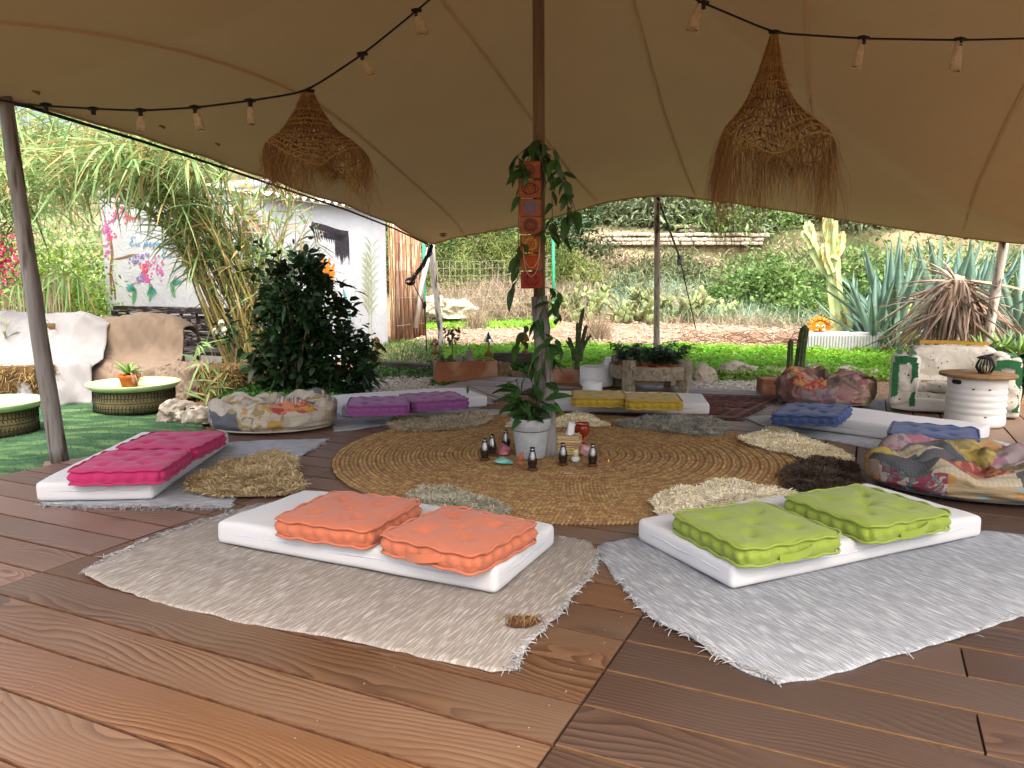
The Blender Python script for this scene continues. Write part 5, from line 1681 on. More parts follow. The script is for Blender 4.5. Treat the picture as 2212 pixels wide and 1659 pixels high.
for i in range(11):
    a = random.uniform(0, 6.28); r = random.uniform(.0, .05)
    h = random.uniform(.1, .26)
    b0 = PX + np.array([r * math.cos(a), r * math.sin(a), .22])
    lean = random.uniform(.03, .13)
    tip = b0 + np.array([lean * math.cos(a), lean * math.sin(a), h])
    mid = b0 * .5 + tip * .5 + np.array([0, 0, .02])
    part('stem', tube([b0, mid, tip], [.004, .0035, .0025], 5), MT['cactus'], plant, world=True)
    for s in (.25, .5, .75, 1.0):
        pt_ = b0 * (1 - s) + tip * s
        for _ in range(random.choice([1, 2, 2])):
            aa = a + random.uniform(-1.8, 1.8)
            put_leaf(plant, pt_, (math.cos(aa), math.sin(aa), random.uniform(-.35, .55)), random.uniform(.75, 1.15))
q = atY(1010, 833, PX[1])
part('stem', tube([PX + np.array([-.03, 0, .3]), atY(1050, 850, PX[1]), q], .0025, 5), MT['cactus'], plant, world=True)
put_leaf(plant, q, (-.4, -.2, .9), .35); put_leaf(plant, q, (.1, -.3, -1), .4)
# climbing vine on the pole
vine = thing('climbing_vine', 'dark glossy vine climbing the central pole and trailing from its top', 'vine', (cp0[0], cp0[1], .25))
def pole_pt(py, off=0):
    """point on the pole's front at photo height py"""
    z = atY(1165, py, cp0[1])[2]
    x = np.interp(py, (0, 640, 985), (1152, 1165, 1187))
    return atY(x, py, cp0[1] - .06) + np.array([off, 0, 0])
vp = [pole_pt(py, .05 * math.sin(py * .02)) for py in range(860, 290, -30)]
part('stem', tube(np.array(vp), .005, 6), MT['cactus'], vine, world=True)
def vine_spray(pts, n, k=(.7, 1.0), hang=True, Y=None):
    P = np.array([atY(x, y, cp0[1] - random.uniform(.0, .12)) for x, y in pts])
    s = np.linspace(0, len(P) - 1, 18)
    C = np.array([np.interp(s, range(len(P)), P[:, i]) for i in range(3)]).T
    part('stem', tube(C, .0028, 5), MT['bark'], vine, world=True)
    for i in range(n):
        f = (i + random.random()) / n * (len(C) - 1)
        j = min(int(f), len(C) - 2)
        p = C[j] + (C[j + 1] - C[j]) * (f - j)
        a = random.uniform(0, 6.28)
        put_leaf(vine, p, (math.cos(a) * .7, math.sin(a) * .7, random.uniform(-1.2, -.1) if hang else random.uniform(-.4, .6)), random.uniform(*k))
for pts, n_ in (([(1165, 320), (1195, 340), (1215, 370), (1228, 410), (1225, 470), (1205, 520)], 13), ([(1165, 325), (1180, 350), (1192, 400), (1193, 470), (1190, 500)], 9), ([(1195, 330), (1222, 385), (1235, 430), (1245, 460)], 6),
               ([(1150, 310), (1125, 330), (1110, 350), (1118, 390)], 7), ([(1150, 320), (1140, 345), (1130, 375)], 6), ([(1160, 305), (1150, 312), (1140, 320)], 6), ([(1165, 300), (1185, 320), (1200, 325)], 6), ([(1128, 380), (1122, 420), (1126, 470)], 4), ([(1195, 505), (1175, 500), (1150, 520), (1125, 545), (1112, 560)], 8),
               ([(1130, 510), (1120, 560), (1115, 590)], 4), ([(1120, 600), (1112, 615), (1108, 635)], 3), ([(1175, 620), (1200, 625), (1215, 640)], 6), ([(1180, 650), (1200, 660), (1205, 690)], 6), ([(1175, 690), (1140, 700), (1125, 730), (1118, 760)], 8), ([(1178, 720), (1205, 735), (1218, 765)], 6),
               ([(1175, 740), (1200, 745), (1240, 752)], 4), ([(1175, 760), (1150, 780), (1140, 810)], 5), ([(1180, 790), (1160, 800), (1150, 830)], 4), ([(1180, 745), (1190, 775), (1196, 800)], 5), ([(1180, 655), (1160, 700), (1150, 735)], 5)):
    vine_spray(pts, n_)

# ------------------------------------------------------------------ string of seven painted wooden plaques
hy = cp0[1] - .075
hang_ = thing('plaque_hanging', 'string of seven orange wooden plaques with painted circle symbols on the pole', 'wall hanging', atY(1148, 605, hy))
rows = [(1144, 367, 'ink_purple', 'plaque'), (1145, 408, 'ink_black', 'plaque'), (1145.5, 449, 'ink_blue', 'plaque'), (1146, 487, 'ink_grey', 'plaque'), (1146.5, 527, 'ink_yellow', 'plaque'), (1147.5, 566, 'ink_orange', 'plaque'), (1148.5, 605, 'ink_red', 'plaque_red')]
prev = None
def ring_pts(r, n_=28, wob=0.0, k=0):
    a = np.linspace(0, 2 * math.pi, n_, endpoint=False)
    rr = r * (1 + wob * np.cos(a * k))
    return np.c_[rr * np.cos(a), np.zeros(n_), rr * np.sin(a)]
for i, (px, py, ink, pm) in enumerate(rows):
    c = atY(px, py, hy)
    V, F = rbox(.128, .012, .1, .003, 1, z0=False)
    tilt_ = random.uniform(-.04, .04)
    pl = part('plaque', (V, F), MT[pm], hang_, False)
    pl.location = Vector(c) - wmat(hang_).translation
    pl.rotation_euler = (0, tilt_, 0)
    y = -.0075
    off = np.array([0, y, 0])
    sy = []
    tri = np.array([(-.022, 0, .017), (.022, 0, .017), (0, 0, -.026)])
    if i == 0:
        sy = [tube(ring_pts(.03, wob=.12, k=10) + off, .0016, 4, closed=True), tube(ring_pts(.021, wob=.15, k=8) + off, .0014, 4, closed=True), tube(ring_pts(.01) + off, .0014, 4, closed=True)]
    elif i == 1:
        sy = [tube(ring_pts(.032) + off, .002, 4, closed=True), tube(tri * 1.05 + off, .0018, 4, closed=True)]
        for sg in (-1, 1):
            sy.append(tube(np.array([(sg * .022, 0, .026), (sg * .04, 0, .016), (sg * .052, 0, 0), (sg * .04, 0, -.016), (sg * .022, 0, -.026)]) + off, .0018, 4))
    elif i == 2:
        sy = [tube(ring_pts(.036, 64, .08, 16) + off, .0016, 4, closed=True), tube(ring_pts(.031) + off, .002, 4, closed=True), tube(tri + off, .002, 4, closed=True), tube(ring_pts(.011) + off, .0022, 4, closed=True)]
    elif i == 3:
        sy = [tube(ring_pts(.038, 60, .09, 12) + off, .0026, 4, closed=True), tube(ring_pts(.028) + off, .003, 4, closed=True), tube(tri + off, .002, 4, closed=True), tube(tri * np.array([1, 1, -1]) + off, .002, 4, closed=True)]
    elif i == 4:
        sy = [tube(ring_pts(.036, 60, .1, 10) + off, .0018, 4, closed=True), tube(ring_pts(.03) + off, .002, 4, closed=True), tube(tri * 1.15 + off, .002, 4, closed=True)]
    elif i == 5:
        sy = [tube(ring_pts(.036, 48, .08, 6) + off, .003, 4, closed=True), tube(ring_pts(.026) + off, .003, 4, closed=True), tube(ring_pts(.014) + off + np.array([0, 0, -.004]), .003, 4, closed=True)]
    else:
        sq_ = np.array([(-.026, 0, -.026), (.026, 0, -.026), (.026, 0, .026), (-.026, 0, .026)])
        sy = [tube(ring_pts(.04, 48, .1, 4) + off, .0022, 4, closed=True), tube(sq_ + off, .002, 4, closed=True), tube(tri + off, .002, 4, closed=True)]
    part('symbol', join(*sy), MT[ink], pl, True)
    if prev is not None:
        for sx in (-.045, .045):
            part('cord', tube([prev + np.array([sx, 0, -.048]), c + np.array([sx, 0, .048])], .0012, 4), MT['wicker'], hang_, world=True)
    prev = c
p0, p1 = atY(1121, 380, hy), atY(1120, 560, hy)
part('cord', tube([p0, p0 * .5 + p1 * .5, p1], .003, 5), MT['bark'], hang_, world=True)
# bead necklaces over the lower plaques
for r0, dz in ((.045, .12), (.035, .17)):
    a = np.linspace(0, math.pi, 24)
    c = atY(1148, 527, hy)
    nk = single('bead_necklace', tube(np.c_[c[0] + .05 * np.cos(a), np.full(24, hy - .012), c[2] + .04 - (dz + .06) * np.sin(a) ** .7], .0022, 5), MT['wicker'], 'thin beaded necklace looped over the lower wooden plaques', 'necklace', (c[0], hy - .012, c[2] - .1), group='necklaces on the plaques', world=True)

# ------------------------------------------------------------------ string lights, cloth pouches and raffia shades
def light_string(label, pts, socks):
    P = np.array([atY(x * .5486, y * .5486, Y) for x, y, Y in pts])
    o = thing('light_string', label, 'string lights', P[0])
    s = np.linspace(0, len(P) - 1, 60)
    C = np.array([np.interp(s, range(len(P)), P[:, i]) for i in range(3)]).T
    for _ in range(3): C[1:-1] = (C[:-2] + 2 * C[1:-1] + C[2:]) / 4
    part('cable', tube(C, .006, 6), MT['black_rope'], o, world=True)
    for x, y, Y in socks:
        c = atY(x * .5486, y * .5486, Y)
        V, F = lathe([(0, .012), (.012, .012), (.014, 0), (.013, -.028), (.0, -.03)], 12)
        part('socket', (V + c, F), MT['black_metal'], o, world=True)
        part('clip', tube(np.array([c + np.array([-.03, 0, .004]), c + np.array([0, 0, .01]), c + np.array([.03, 0, .003])]), .01, 6), MT['black_metal'], o, world=True)
    return o
def pouch(label, px, py, hpx, Y, wide, lean, seed):
    c = atY(px, py, Y)
    H = hpx / FPX * Y
    o = thing('cloth_pouch', label, 'pouch', c, random.uniform(-.4, .4), 'cloth pouches on the light strings')
    V, F = [], []
    prof = [(0, .25), (.06, .42), (.12, .3), (.2, .45), (.4, .62), (.7, .72), (1, .78)]
    for s, w_ in prof:
        for k in range(16):
            a = k / 16 * 6.283
            x = math.cos(a) * wide * .5 * w_ * (1 + .12 * math.sin(a * 5) * (1 - s)); y_ = math.sin(a) * wide * .5 * w_ * (.55 - .35 * s)
            V.append((x + lean * s * H, y_, -s * H + .006 * math.sin(a * 3 + seed) * s))
    F = [(j * 16 + k, (j + 1) * 16 + k, (j + 1) * 16 + (k + 1) % 16, j * 16 + (k + 1) % 16) for j in range(len(prof) - 1) for k in range(16)]
    F.append(tuple(range((len(prof) - 1) * 16, len(prof) * 16)))
    part('bag', (V, F), MT['burlap'], o)
    part('drawstring', tube(np.c_[.2 * wide * np.cos(np.linspace(0, 6.28, 14)), .12 * wide * np.sin(np.linspace(0, 6.28, 14)), np.full(14, -.12 * H)], .003, 4, closed=True), MT['wicker'], o)
    return o
YA, YB = 4.5, 4.3
light_string('black light string with cloth pouches from the turf side pole to the peak', [(-40, 385, 4.62), (90, 412, 4.6), (367, 428, 4.55), (553, 436, YA), (768, 424, YA), (985, 397, YA), (1205, 362, YA), (1430, 213, 4.6), (1640, 43, 4.7), (1790, -85, 4.78)],
             [(180, 416, 4.6), (367, 432, 4.55), (553, 438, YA), (768, 426, YA), (985, 400, YA), (1217, 362, YA), (1427, 216, 4.6), (1640, 45, 4.7)])
light_string('black light string with cloth pouches from the peak over the lime cushions', [(2480, -120, 4.6), (2770, 12, 4.4), (3050, 130, YB), (3400, 152, YB), (3780, 158, YB), (4090, 150, YB), (4400, 120, 4.2)],
             [(2770, 14, 4.4), (3050, 131, YB), (3400, 153, YB), (3780, 159, YB)])
pl_ = 'small off white cloth pouch hanging from the black light string'
for px, py, h, Y, wd, ln, lb in ((303, 240, 40, YA, .07, 0, 'beige cloth pouch hanging over the turf, second socket of its string'), (421, 236, 42, YA, .075, .25, 'pale cloth pouch hanging between two pouches near the bamboo'), (540, 222, 44, YA, .06, .0, 'twisted cloth pouch next to the smaller raffia shade'),
                            (783, 120, 38, 4.6, .06, .45, 'narrow cloth pouch on the rising string above the smaller raffia shade'), (900, 26, 44, 4.7, .085, .3, 'cloth pouch highest on the string near the pole'),
                            (1512, 8, 54, 4.4, .09, -.3, 'cloth pouch on the string between the pole and the larger raffia shade'), (1862, 85, 56, YB, .075, -.15, 'thin cloth pouch next to the larger raffia shade'), (2072, 88, 60, YB, .1, -.1, 'wide cloth pouch at the far end of the string past the larger shade')):
    pouch(lb, px, py, h, Y, wd, ln, px)
def raffia_shade(label, px, py, Y, H, Rm, prof, seed, fringe=.22, nf=1500, tilt=.0, wave=.18):
    c = atY(px, py, Y)
    o = thing('raffia_lampshade', label, 'lampshade', c)
    def pt(s, a):
        r = Rm * np.interp(s, [q[0] for q in prof], [q[1] for q in prof])
        # ruffled lower brim
        r *= 1 + wave * sstep(.45, 1, s) * math.sin(a * 3 + seed) + .03 * math.sin(a * 7 + s * 5)
        z = -s * H + .06 * sstep(.5, 1, s) * math.sin(a * 3 + seed + 1.2)
        return (r * math.cos(a) + tilt * s * H, r * math.sin(a), z)
    items = []
    nw = 36
    for k in range(nw):
        for sg in (-1, 1):
            a0 = k / nw * 6.283
            P = [pt(s, a0 + sg * s * 1.1 + .04 * math.sin(s * 40 + k)) for s in np.linspace(0, 1, 22)]
            items.append(tube(np.array(P), .0036, 4, cap=False))
    part('net_strands', join(*items), MT['raffia'], o)
    items = []
    nrow = 13
    for j in range(nrow):
        s = (j + .3) / nrow
        P = [pt(s + .008 * math.sin(a * 9 + j), a) for a in np.linspace(0, 6.283, 60, endpoint=False)]
        items.append(tube(np.array(P), .0055, 5, closed=True))
    part('woven_bands', join(*items), MT['raffia'], o)
    # loose fringe
    a = rng.uniform(0, 6.283, nf)
    P = np.array([pt(float(s), float(x)) for x, s in zip(a, rng.uniform(.93, 1.0, nf))])
    D = np.c_[np.cos(a) * .14, np.sin(a) * .14, np.full(nf, -.5)] + rng.normal(size=(nf, 3)) * .3
    L = fringe * rng.uniform(.4, 1.15, nf) * (.75 + .5 * np.sin(a * 3 + seed + .6) + .2 * np.sin(a * 11))
    V, F = ribbons(P, D, L * .5, .0028, tuple(np.linspace(0, 1, 9)), (1, 1, 1, 1, .9, .9, .8, .7, .5), 1.3)
    V = V.reshape(nf, 9, 2, 3)
    sq9 = np.linspace(0, 1, 9)[None, :, None]
    ph = rng.uniform(0, 6.283, (nf, 1, 1)); am = rng.uniform(.008, .035, (nf, 1, 1))
    V[..., 0] += am * np.sin(sq9 * 9 + ph) * sq9; V[..., 1] += am * np.cos(sq9 * 8 + ph) * sq9
    V[..., 2] -= (L * .65)[:, None, None] * sq9 ** 1.3
    part('fringe', (V.reshape(-1, 3), F), MT['raffia'], o)
    a = rng.uniform(0, 6.283, 500); s0 = rng.uniform(.05, .95, 500)
    P = np.array([pt(float(s), float(x)) for x, s in zip(a, s0)])
    D = np.c_[np.cos(a) * .8, np.sin(a) * .8, rng.uniform(-1, .4, 500)]
    part('stray_fibre', ribbons(P, D, rng.uniform(.01, .05, 500), .002, (0, .5, 1), (1, .8, .4), .4), MT['raffia'], o)
    return o
raffia_shade('smaller wide raffia lampshade with a shaggy brim near the bamboo', 665, 202, YA - .02, .38, .27, [(0, .12), (.1, .17), (.25, .27), (.45, .46), (.7, .76), (1, 1)], 1.0, .14, 1000, tilt=.03, wave=.2)
raffia_shade('larger tall raffia lampshade with a long stringy fringe', 1672, 76, YB - .02, .62, .285, [(0, .06), (.1, .11), (.3, .22), (.5, .38), (.7, .64), (.88, .92), (1, 1.0)], 2.2, .24, 1100, tilt=-.04, wave=.24)
# ------------------------------------------------------------------ worn red oriental carpet
cw = np.array([at(*p)[:2] for p in ((1010, 886), (1180, 838), (1700, 856), (1598, 908))])
pc_ = np.array([TN(-3.15, 5.75), TN(-.72, 6.2), TN(-.72, 7.62), TN(-3.15, 7.1)])
pc_ = np.array([at(1005, 888)[:2], at(1604, 909)[:2], at(1706, 858)[:2], at(1150, 838)[:2]])
cc = pc_.mean(0)
carpet = thing('oriental_carpet', 'worn dark red oriental carpet with fringed ends near the carved table', 'carpet', (cc[0], cc[1], 0))
def quad_pt(u, v):
    a = pc_[0] * (1 - u) + pc_[1] * u; b = pc_[3] * (1 - u) + pc_[2] * u
    return a * (1 - v) + b * v
def cpatch(nm, u0, u1, v0, v1, m, z, n_=14):
    Vv = []
    for j in range(n_):
        for i in range(n_):
            p = quad_pt(u0 + (u1 - u0) * i / (n_ - 1), v0 + (v1 - v0) * j / (n_ - 1))
            Vv.append((p[0], p[1], z + .003 * nz((p[0], p[1], 0), 3, 1)))
    Ff = [(j * n_ + i, j * n_ + i + 1, (j + 1) * n_ + i + 1, (j + 1) * n_ + i) for j in range(n_ - 1) for i in range(n_ - 1)]
    part(nm, (Vv, Ff), m, carpet, True, world=True)
cpatch('border', 0, 1, 0, 1, MT['persian_border'], .006, 20)
cpatch('guard_band', .035, .965, .05, .95, MT['persian'], .010, 18)
cpatch('field', .12, .88, .14, .86, MT['persian_field'], .014, 18)
for i in range(5):
    for j in range(3):
        u, v = .74 + i * .045, .12 + j * .28
        cpatch('motif', u, u + .032, v, v + .2, MT['persian_border'] if (i + j) % 2 else MT['persian'], .018, 3)
for u in (0, 1):
    seg = np.array([quad_pt(u, v) for v in np.linspace(0, 1, 40)])
    if u == 1: seg = seg[::-1]
    fringe_on(carpet, seg[::-1], MT['fringe'], 200, .05, z=.008)

# ------------------------------------------------------------------ carved round low table with plant pots, singing bowls
tc = at(1408, 846, 0)
TC = np.array([tc[0], tc[1] + .12, 0])
rt = thing('carved_round_table', 'low round carved grey wooden tray table holding plant pots', 'table', TC, .3)
rad, z0, z1 = .40, .15, .27
part('tray_floor', lathe([(0, z0 + .02), (rad - .02, z0 + .02), (rad - .02, z0), (0, z0)], 40), MT['carved_wood'], rt)
part('rim', lathe([(rad, z0 - .01), (rad + .012, z0 + .03), (rad + .006, z0 + .06), (rad + .014, z0 + .1), (rad + .006, z1), (rad - .03, z1), (rad - .03, z0)], 56), MT['carved_wood'], rt)
for k in range(4):
    a = k * math.pi / 2 + .55
    V, F = rbox(.1, .1, .33, .015, 2)
    part('leg', (rotz(V, a) + np.array([math.cos(a) * (rad - .01), math.sin(a) * (rad - .01), 0]), F), MT['carved_wood'], rt, False)
for k in range(26):
    a = k / 26 * 6.283
    V, F = lathe([(.026, 0), (.02, .006), (.008, .003), (0, .007)], 8)
    V = np.c_[V[:, 2], V[:, 0], V[:, 1]]
    V[:, 0] += rad + .008
    part('carved_rosette', (rotz(V + np.array([0, 0, z0 + .06]), a), F), MT['carved_wood'], rt)
def small_pot(px, dy, label, m='terracotta_pot', r=.06, h=.09, z=.17, kind=0, seed=0):
    c = np.array([atY(px, 820, TC[1] + dy)[0], TC[1] + dy, z])
    o = thing('potted_palm' if kind else 'potted_fern', label, 'potted plant', c)
    part('pot', lathe([(0, 0), (r * .7, 0), (r, h), (r * 1.08, h), (r * 1.08, h * .8)], 18), MT[m], o)
    part('soil', lathe([(0, h * .92), (r * .95, h * .9)], 14), MT['soil'], o)
    n_ = 60
    a = rng.uniform(0, 6.283, n_)
    D = np.c_[np.cos(a) * .6, np.sin(a) * .6, rng.uniform(.6, 1.3, n_)]
    fr_, pb = [], []
    for i in range(14):
        a0 = random.uniform(0, 6.28); L = random.uniform(.2, .38) * (1.15 if kind else .95)
        d = np.array([math.cos(a0) * .55, math.sin(a0) * .55, 1.0]); d /= np.linalg.norm(d)
        b0 = np.array([0, 0, h * .9])
        tip = []
        for s in np.linspace(0, 1, 8):
            tip.append(b0 + d * L * s - np.array([0, 0, .35 * L * s * s]))
        part('frond_stem', tube(np.array(tip), .002, 4), MT['cactus'], o)
        tip = np.array(tip)
        idx = np.repeat(np.arange(2, 8), 4)
        pb.append(tip[idx]); fr_.append(np.c_[rng.normal(size=(len(idx), 2)), rng.uniform(-.2, .5, len(idx))])
    P = np.vstack(pb); D = np.vstack(fr_)
    part('fronds', ribbons(P, D, rng.uniform(.06, .13, len(P)), .011, (0, .4, 1), (.6, 1, .1), .35), MT['laurel'], o)
    return o
small_pot(1350, .05, 'spiky little palm in a clay pot near the white bowls end of the round table', kind=1)
small_pot(1385, -.12, 'dark ferny plant on the round table beside a twisted root', kind=1, r=.055)
small_pot(1412, .1, 'dark bushy plant in a clay pot in the middle of the round table', kind=0, r=.06)
small_pot(1452, -.02, 'feathery palm seedling in a clay pot at the gravel end of the round table', kind=1, r=.05)
small_pot(1330 + 98, -.16, 'small plant in a clay pot by the front leg of the round table', kind=0, r=.05)
def bowl(label, px, py, r, h, z=.018, th=.012):
    c = at(px, py, z)
    return single('singing_bowl', lathe([(0, 0), (r * .93, 0), (r, h * .08), (r, h), (r - th, h), (r - th * 1.2, h * .1), (0, th)], 40), MT['white_plastic'], label, 'bowl', (c[0], c[1] + r, z))
bowl('small frosted white singing bowl in front of the larger ones', 1282, 852, .095, .11)
bowl('large frosted white singing bowl behind the smallest one', 1292, 838, .17, .2)
bowl('tall frosted white singing bowl nearest the carved table', 1352, 826, .2, .24)

# ------------------------------------------------------------------ terracotta planters
def planter(label, c, L, W, H, rz, name='terracotta_planter', m='terracotta'):
    o = thing(name, label, 'planter', c, rz)
    t_ = .03
    for nm, x, y, sx, sy in (('front_wall', 0, -W / 2 + t_ / 2, L, t_), ('rear_wall', 0, W / 2 - t_ / 2, L, t_), ('end_wall', -L / 2 + t_ / 2, 0, t_, W - 2 * t_ - .002), ('end_wall', L / 2 - t_ / 2, 0, t_, W - 2 * t_ - .002)):
        V, F = rbox(sx, sy, H, .006, 2)
        part(nm, (V + np.array([x, y, 0]), F), MT[m], o, False)
    V, F = box(0, 0, H * .42, L - 2 * t_ - .004, W - 2 * t_ - .004, H * .84 - .01)
    part('soil', (V, F), MT['soil'], o, False)
    return o
a, b_ = at(932, 830, -.1), at(1066, 822, -.1)
ca, cb = at(953, 838, -.1), at(1066, 824, -.1)
rzp = math.atan2((cb - ca)[1], (cb - ca)[0])
Lp = float(np.linalg.norm((cb - ca)[:2]))
Lp = 112 / FPX * 8.75 / max(.5, math.cos(rzp))
rzp = R(14)
PL = np.array([atY(1004, 830, 8.8)[0], 8.9, -.11]) 
planter('long terracotta trough with furry cacti and mushrooms beside it', PL, .72, .25, .275, rzp)
def cact_col(o, x, y, z, r, h, ribs=10, m='cactus', lean=(0, 0), nm='stem', taper=.1):
    V, F = [], []
    n_ = 16; sd = ribs * 2
    for j in range(n_ + 1):
        s = j / n_
        rr = r * (1 - taper * s) * (1 if s < .9 else math.sqrt(max(0.02, 1 - ((s - .9) / .1) ** 2)))
        if s < .1: rr *= .8 + 2 * s
        for k in range(sd):
            a = k / sd * 6.283
            q = rr * (1 if k % 2 else .78)
            V.append((x + lean[0] * s * s + q * math.cos(a), y + lean[1] * s * s + q * math.sin(a), z + h * s))
    F = [(j * sd + k, j * sd + (k + 1) % sd, (j + 1) * sd + (k + 1) % sd, (j + 1) * sd + k) for j in range(n_) for k in range(sd)]
    F.append(tuple(range(n_ * sd, (n_ + 1) * sd)))
    return part(nm, (V, F), MT[m], o, False)
def on_planter(p, rz, x, y, z):
    return np.array([p[0] + x * math.cos(rz) - y * math.sin(rz), p[1] + x * math.sin(rz) + y * math.cos(rz), p[2] + z])
def spines(o, pts, L, n_, m='wicker', w_=.002):
    P = pts[rng.integers(0, len(pts), n_)]
    D = P - P.mean(0) + rng.normal(size=P.shape) * .03
    part('spines', ribbons(P, D, rng.uniform(.5, 1.2, n_) * L, w_, (0, 1), (1, .3), .1), MT[m], o)
for (x, h, r, lb) in ((.05, .17, .045, 'tall furry old man cactus in the long trough'), (-.07, .11, .04, 'short furry cactus in the long trough beside the taller one'), (-.01, .08, .035, 'smallest furry cactus between two furry cacti')):
    o = thing('furry_cactus', lb, 'cactus', on_planter(PL, rzp, x, 0, .225))
    c_ = cact_col(o, 0, 0, 0, r, h, 9, 'cactus_fuzzy', taper=.3)
    co_ = np.array([v.co[:] for v in c_.data.vertices])
    spines(o, co_, .04, 700, 'fringe')
o = thing('prickly_pear', 'little potted prickly pear at the end of the long trough', 'cactus', on_planter(PL, rzp, -.22, 0, .225))
for (x, z, k, rt_) in ((0, 0, 1, 0), (.03, .06, .8, .5), (-.03, .055, .8, -.5), (.07, .01, .6, .9)):
    V, F = blob(.035 * k, .01, .045 * k, 2, .03)
    V = V + np.array([0, 0, .045 * k]); c, s = math.cos(rt_), math.sin(rt_)
    V = np.c_[V[:, 0] * c + V[:, 2] * s, V[:, 1], -V[:, 0] * s + V[:, 2] * c]
    part('pad', (V + np.array([x, 0, z]), F), MT['cactus'], o)
p = on_planter(PL, rzp, .22, .0, .225)
o = thing('glass_jar', 'small glass jar standing in the long trough', 'jar', p)
part('body', lathe([(0, 0), (.017, 0), (.018, .045), (.016, .05), (.014, .048), (.014, .004), (0, .004)], 14), MT['glass'], o)
part('lid', lathe([(0, .051), (.018, .051), (.018, .06), (0, .061)], 14), MT['tin'], o)
# middle planter with columnar cactus, far planter with two columns
PM = np.array([at(1245, 838, -.05)[0], at(1245, 838, -.05)[1] + .16, -.06])
planter('terracotta trough with a branching cactus behind the vine wrapped pole', PM, .66, .26, .2, R(-8))
o = thing('branching_cactus', 'dark branching columnar cactus in the trough behind the pole', 'cactus', PM + np.array([.02, .03, .16]))
cact_col(o, 0, 0, 0, .03, .3, 8)
for (x, h, ln) in ((.0, .43, (.0, 0)), (-.035, .33, (-.06, .0)), (.04, .5, (.06, 0)), (.03, .36, (.12, .02)), (-.02, .28, (-.10, -.02)), (.01, .62, (.05, -.02))):
    cact_col(o, x, random.uniform(-.03, .03), .12 if abs(ln[0]) > .05 else .2, .024, h * .8, 8, lean=ln, nm='arm')
PR = np.array([at(1700, 858, -.03)[0], at(1700, 858, -.03)[1] + .12, -.03])
planter('empty ended terracotta trough beside the red carpet, two columnar cacti in it', PR, .46, .24, .17, R(-4))
o = thing('columnar_cactus', 'thick leaning dark columnar cactus in the trough by the faded pouf', 'cactus', PR + np.array([.17, .06, .13]))
cact_col(o, 0, 0, 0, .05, .56, 10, lean=(.04, 0))
o = thing('columnar_cactus', 'thin upright dark columnar cactus in the trough by the faded pouf', 'cactus', PR + np.array([.075, .06, .13]))
cact_col(o, 0, 0, 0, .03, .42, 8)
V, F = rbox(.05, .05, .05, .01, 1)

# ------------------------------------------------------------------ dark sleepers, mushrooms, border rocks
def sleeper(label, p0, p1, z, h=.12, wd=.14):
    c = (p0 + p1) / 2; d = p1 - p0
    V, F = rbox(float(np.hypot(d[0], d[1])), wd, h, .008, 1)
    return single('timber_sleeper', (V, F), MT['sleeper'], label, 'timber', (c[0], c[1], z - h), math.atan2(d[1], d[0]), smooth=False)
s0, s1 = atY(826, 787, 9.9), atY(936, 772, 9.6)
sl_z = float(s0[2])
sleeper('dark timber sleeper between the wooden mushroom and the long trough', s0[:2], atY(936, 780, 9.5)[:2], sl_z + .045)
s2, s3 = atY(1066, 770, 9.6), atY(1155, 766, 9.6)
sleeper('dark timber sleeper between the long trough and the pole', s2[:2], s3[:2], float(s2[2]) + .045)
def mushroom(label, px, py, top, Y, m, capr, kind=0):
    c = atY(px, py, Y); H = (py - top) / FPX * Y
    o = thing('mushroom_ornament', label, 'ornament', c)
    V, F = lathe([(0, 0), (capr * 1.0, 0), (capr * .95, H * .14), (capr * .5, H * .17), (0, H * .17)], 14)
    part('base', (V, F), MT['mush_wood'], o)
    part('stalk', tube([(0, 0, H * .12), (.006, 0, H * .4), (.0, 0, H * .7)], [capr * .42, capr * .32, capr * .38], 10), MT['mush_stem'], o)
    if kind == 0: prof = [(capr * .3, H * .62), (capr * 1.0, H * .64), (capr * 1.02, H * .72), (capr * .75, H * .9), (capr * .3, H * .985), (0, H)]
    else: prof = [(capr * .3, H * .6), (capr * 1.12, H * .58), (capr * .95, H * .7), (capr * .5, H * .85), (capr * .22, H * .95), (0, H)]
    cap = part('cap', lathe(prof, 16 if kind < 2 else 9), MT[m], o, kind < 2)
    return o, cap, H
mushroom('plain brown wooden mushroom ornament near the white house', 814, 785, 727, 9.9, 'mush_wood', .055)
o, cap, H = mushroom('red mushroom ornament with white spots behind the long trough', 940, 765, 730, 9.5, 'mush_red', .055, 1)
for a, z, r in ((-1.6, .66, .016), (-2.3, .75, .012), (-1.0, .76, .012), (-1.5, .84, .010), (-.6, .64, .012)):
    rr = .055 * np.interp(z, (.58, .7, .85, .95), (1.12, .95, .5, .22)) + .002
    V, F = blob(r, r * .3, r, 2, 0)
    part('spot', (V + np.array([rr * math.cos(a), rr * math.sin(a), H * z]), F), MT['mush_white'], cap)
mushroom('mirror tiled mushroom ornament at the end of the long trough', 1055, 769, 716, 9.3, 'mirror', .05, 2)
mushroom('ochre pointed mushroom ornament half hidden behind the pole', 1135, 765, 715, 9.6, 'mush_wood', .045, 1)
rk_i = 0
def rock(label, px, py, Y, rx, rz, m='stone', seed=0, group=None, zoff=0, cat='rock', name='rock', ry=None, flat=.5):
    c = atY(px, py, Y)
    V, F = blob(rx, ry or rx * .8, rz, 4 if rx > .15 else 3, .35, 1.6, seed, flat, True)
    z = hz(c[0], c[1], False) if zoff is None else c[2]
    return single(name, (V, F), MT[m], label, cat, (c[0], c[1], z), group=group, smooth=False)
rock('dark brown rounded rock between the long trough and the pole', 1085, 806, 9.0, .12, .13, 'stone_dark', 1)
rock('smaller brown rock touching the pole side of a darker rock', 1118, 815, 8.9, .09, .08, 'stone_dark', 2)
g_ = 'limestone rocks edging the clover bed'
lb_ = 'pale limestone rock edging the clover bed near the gravel'
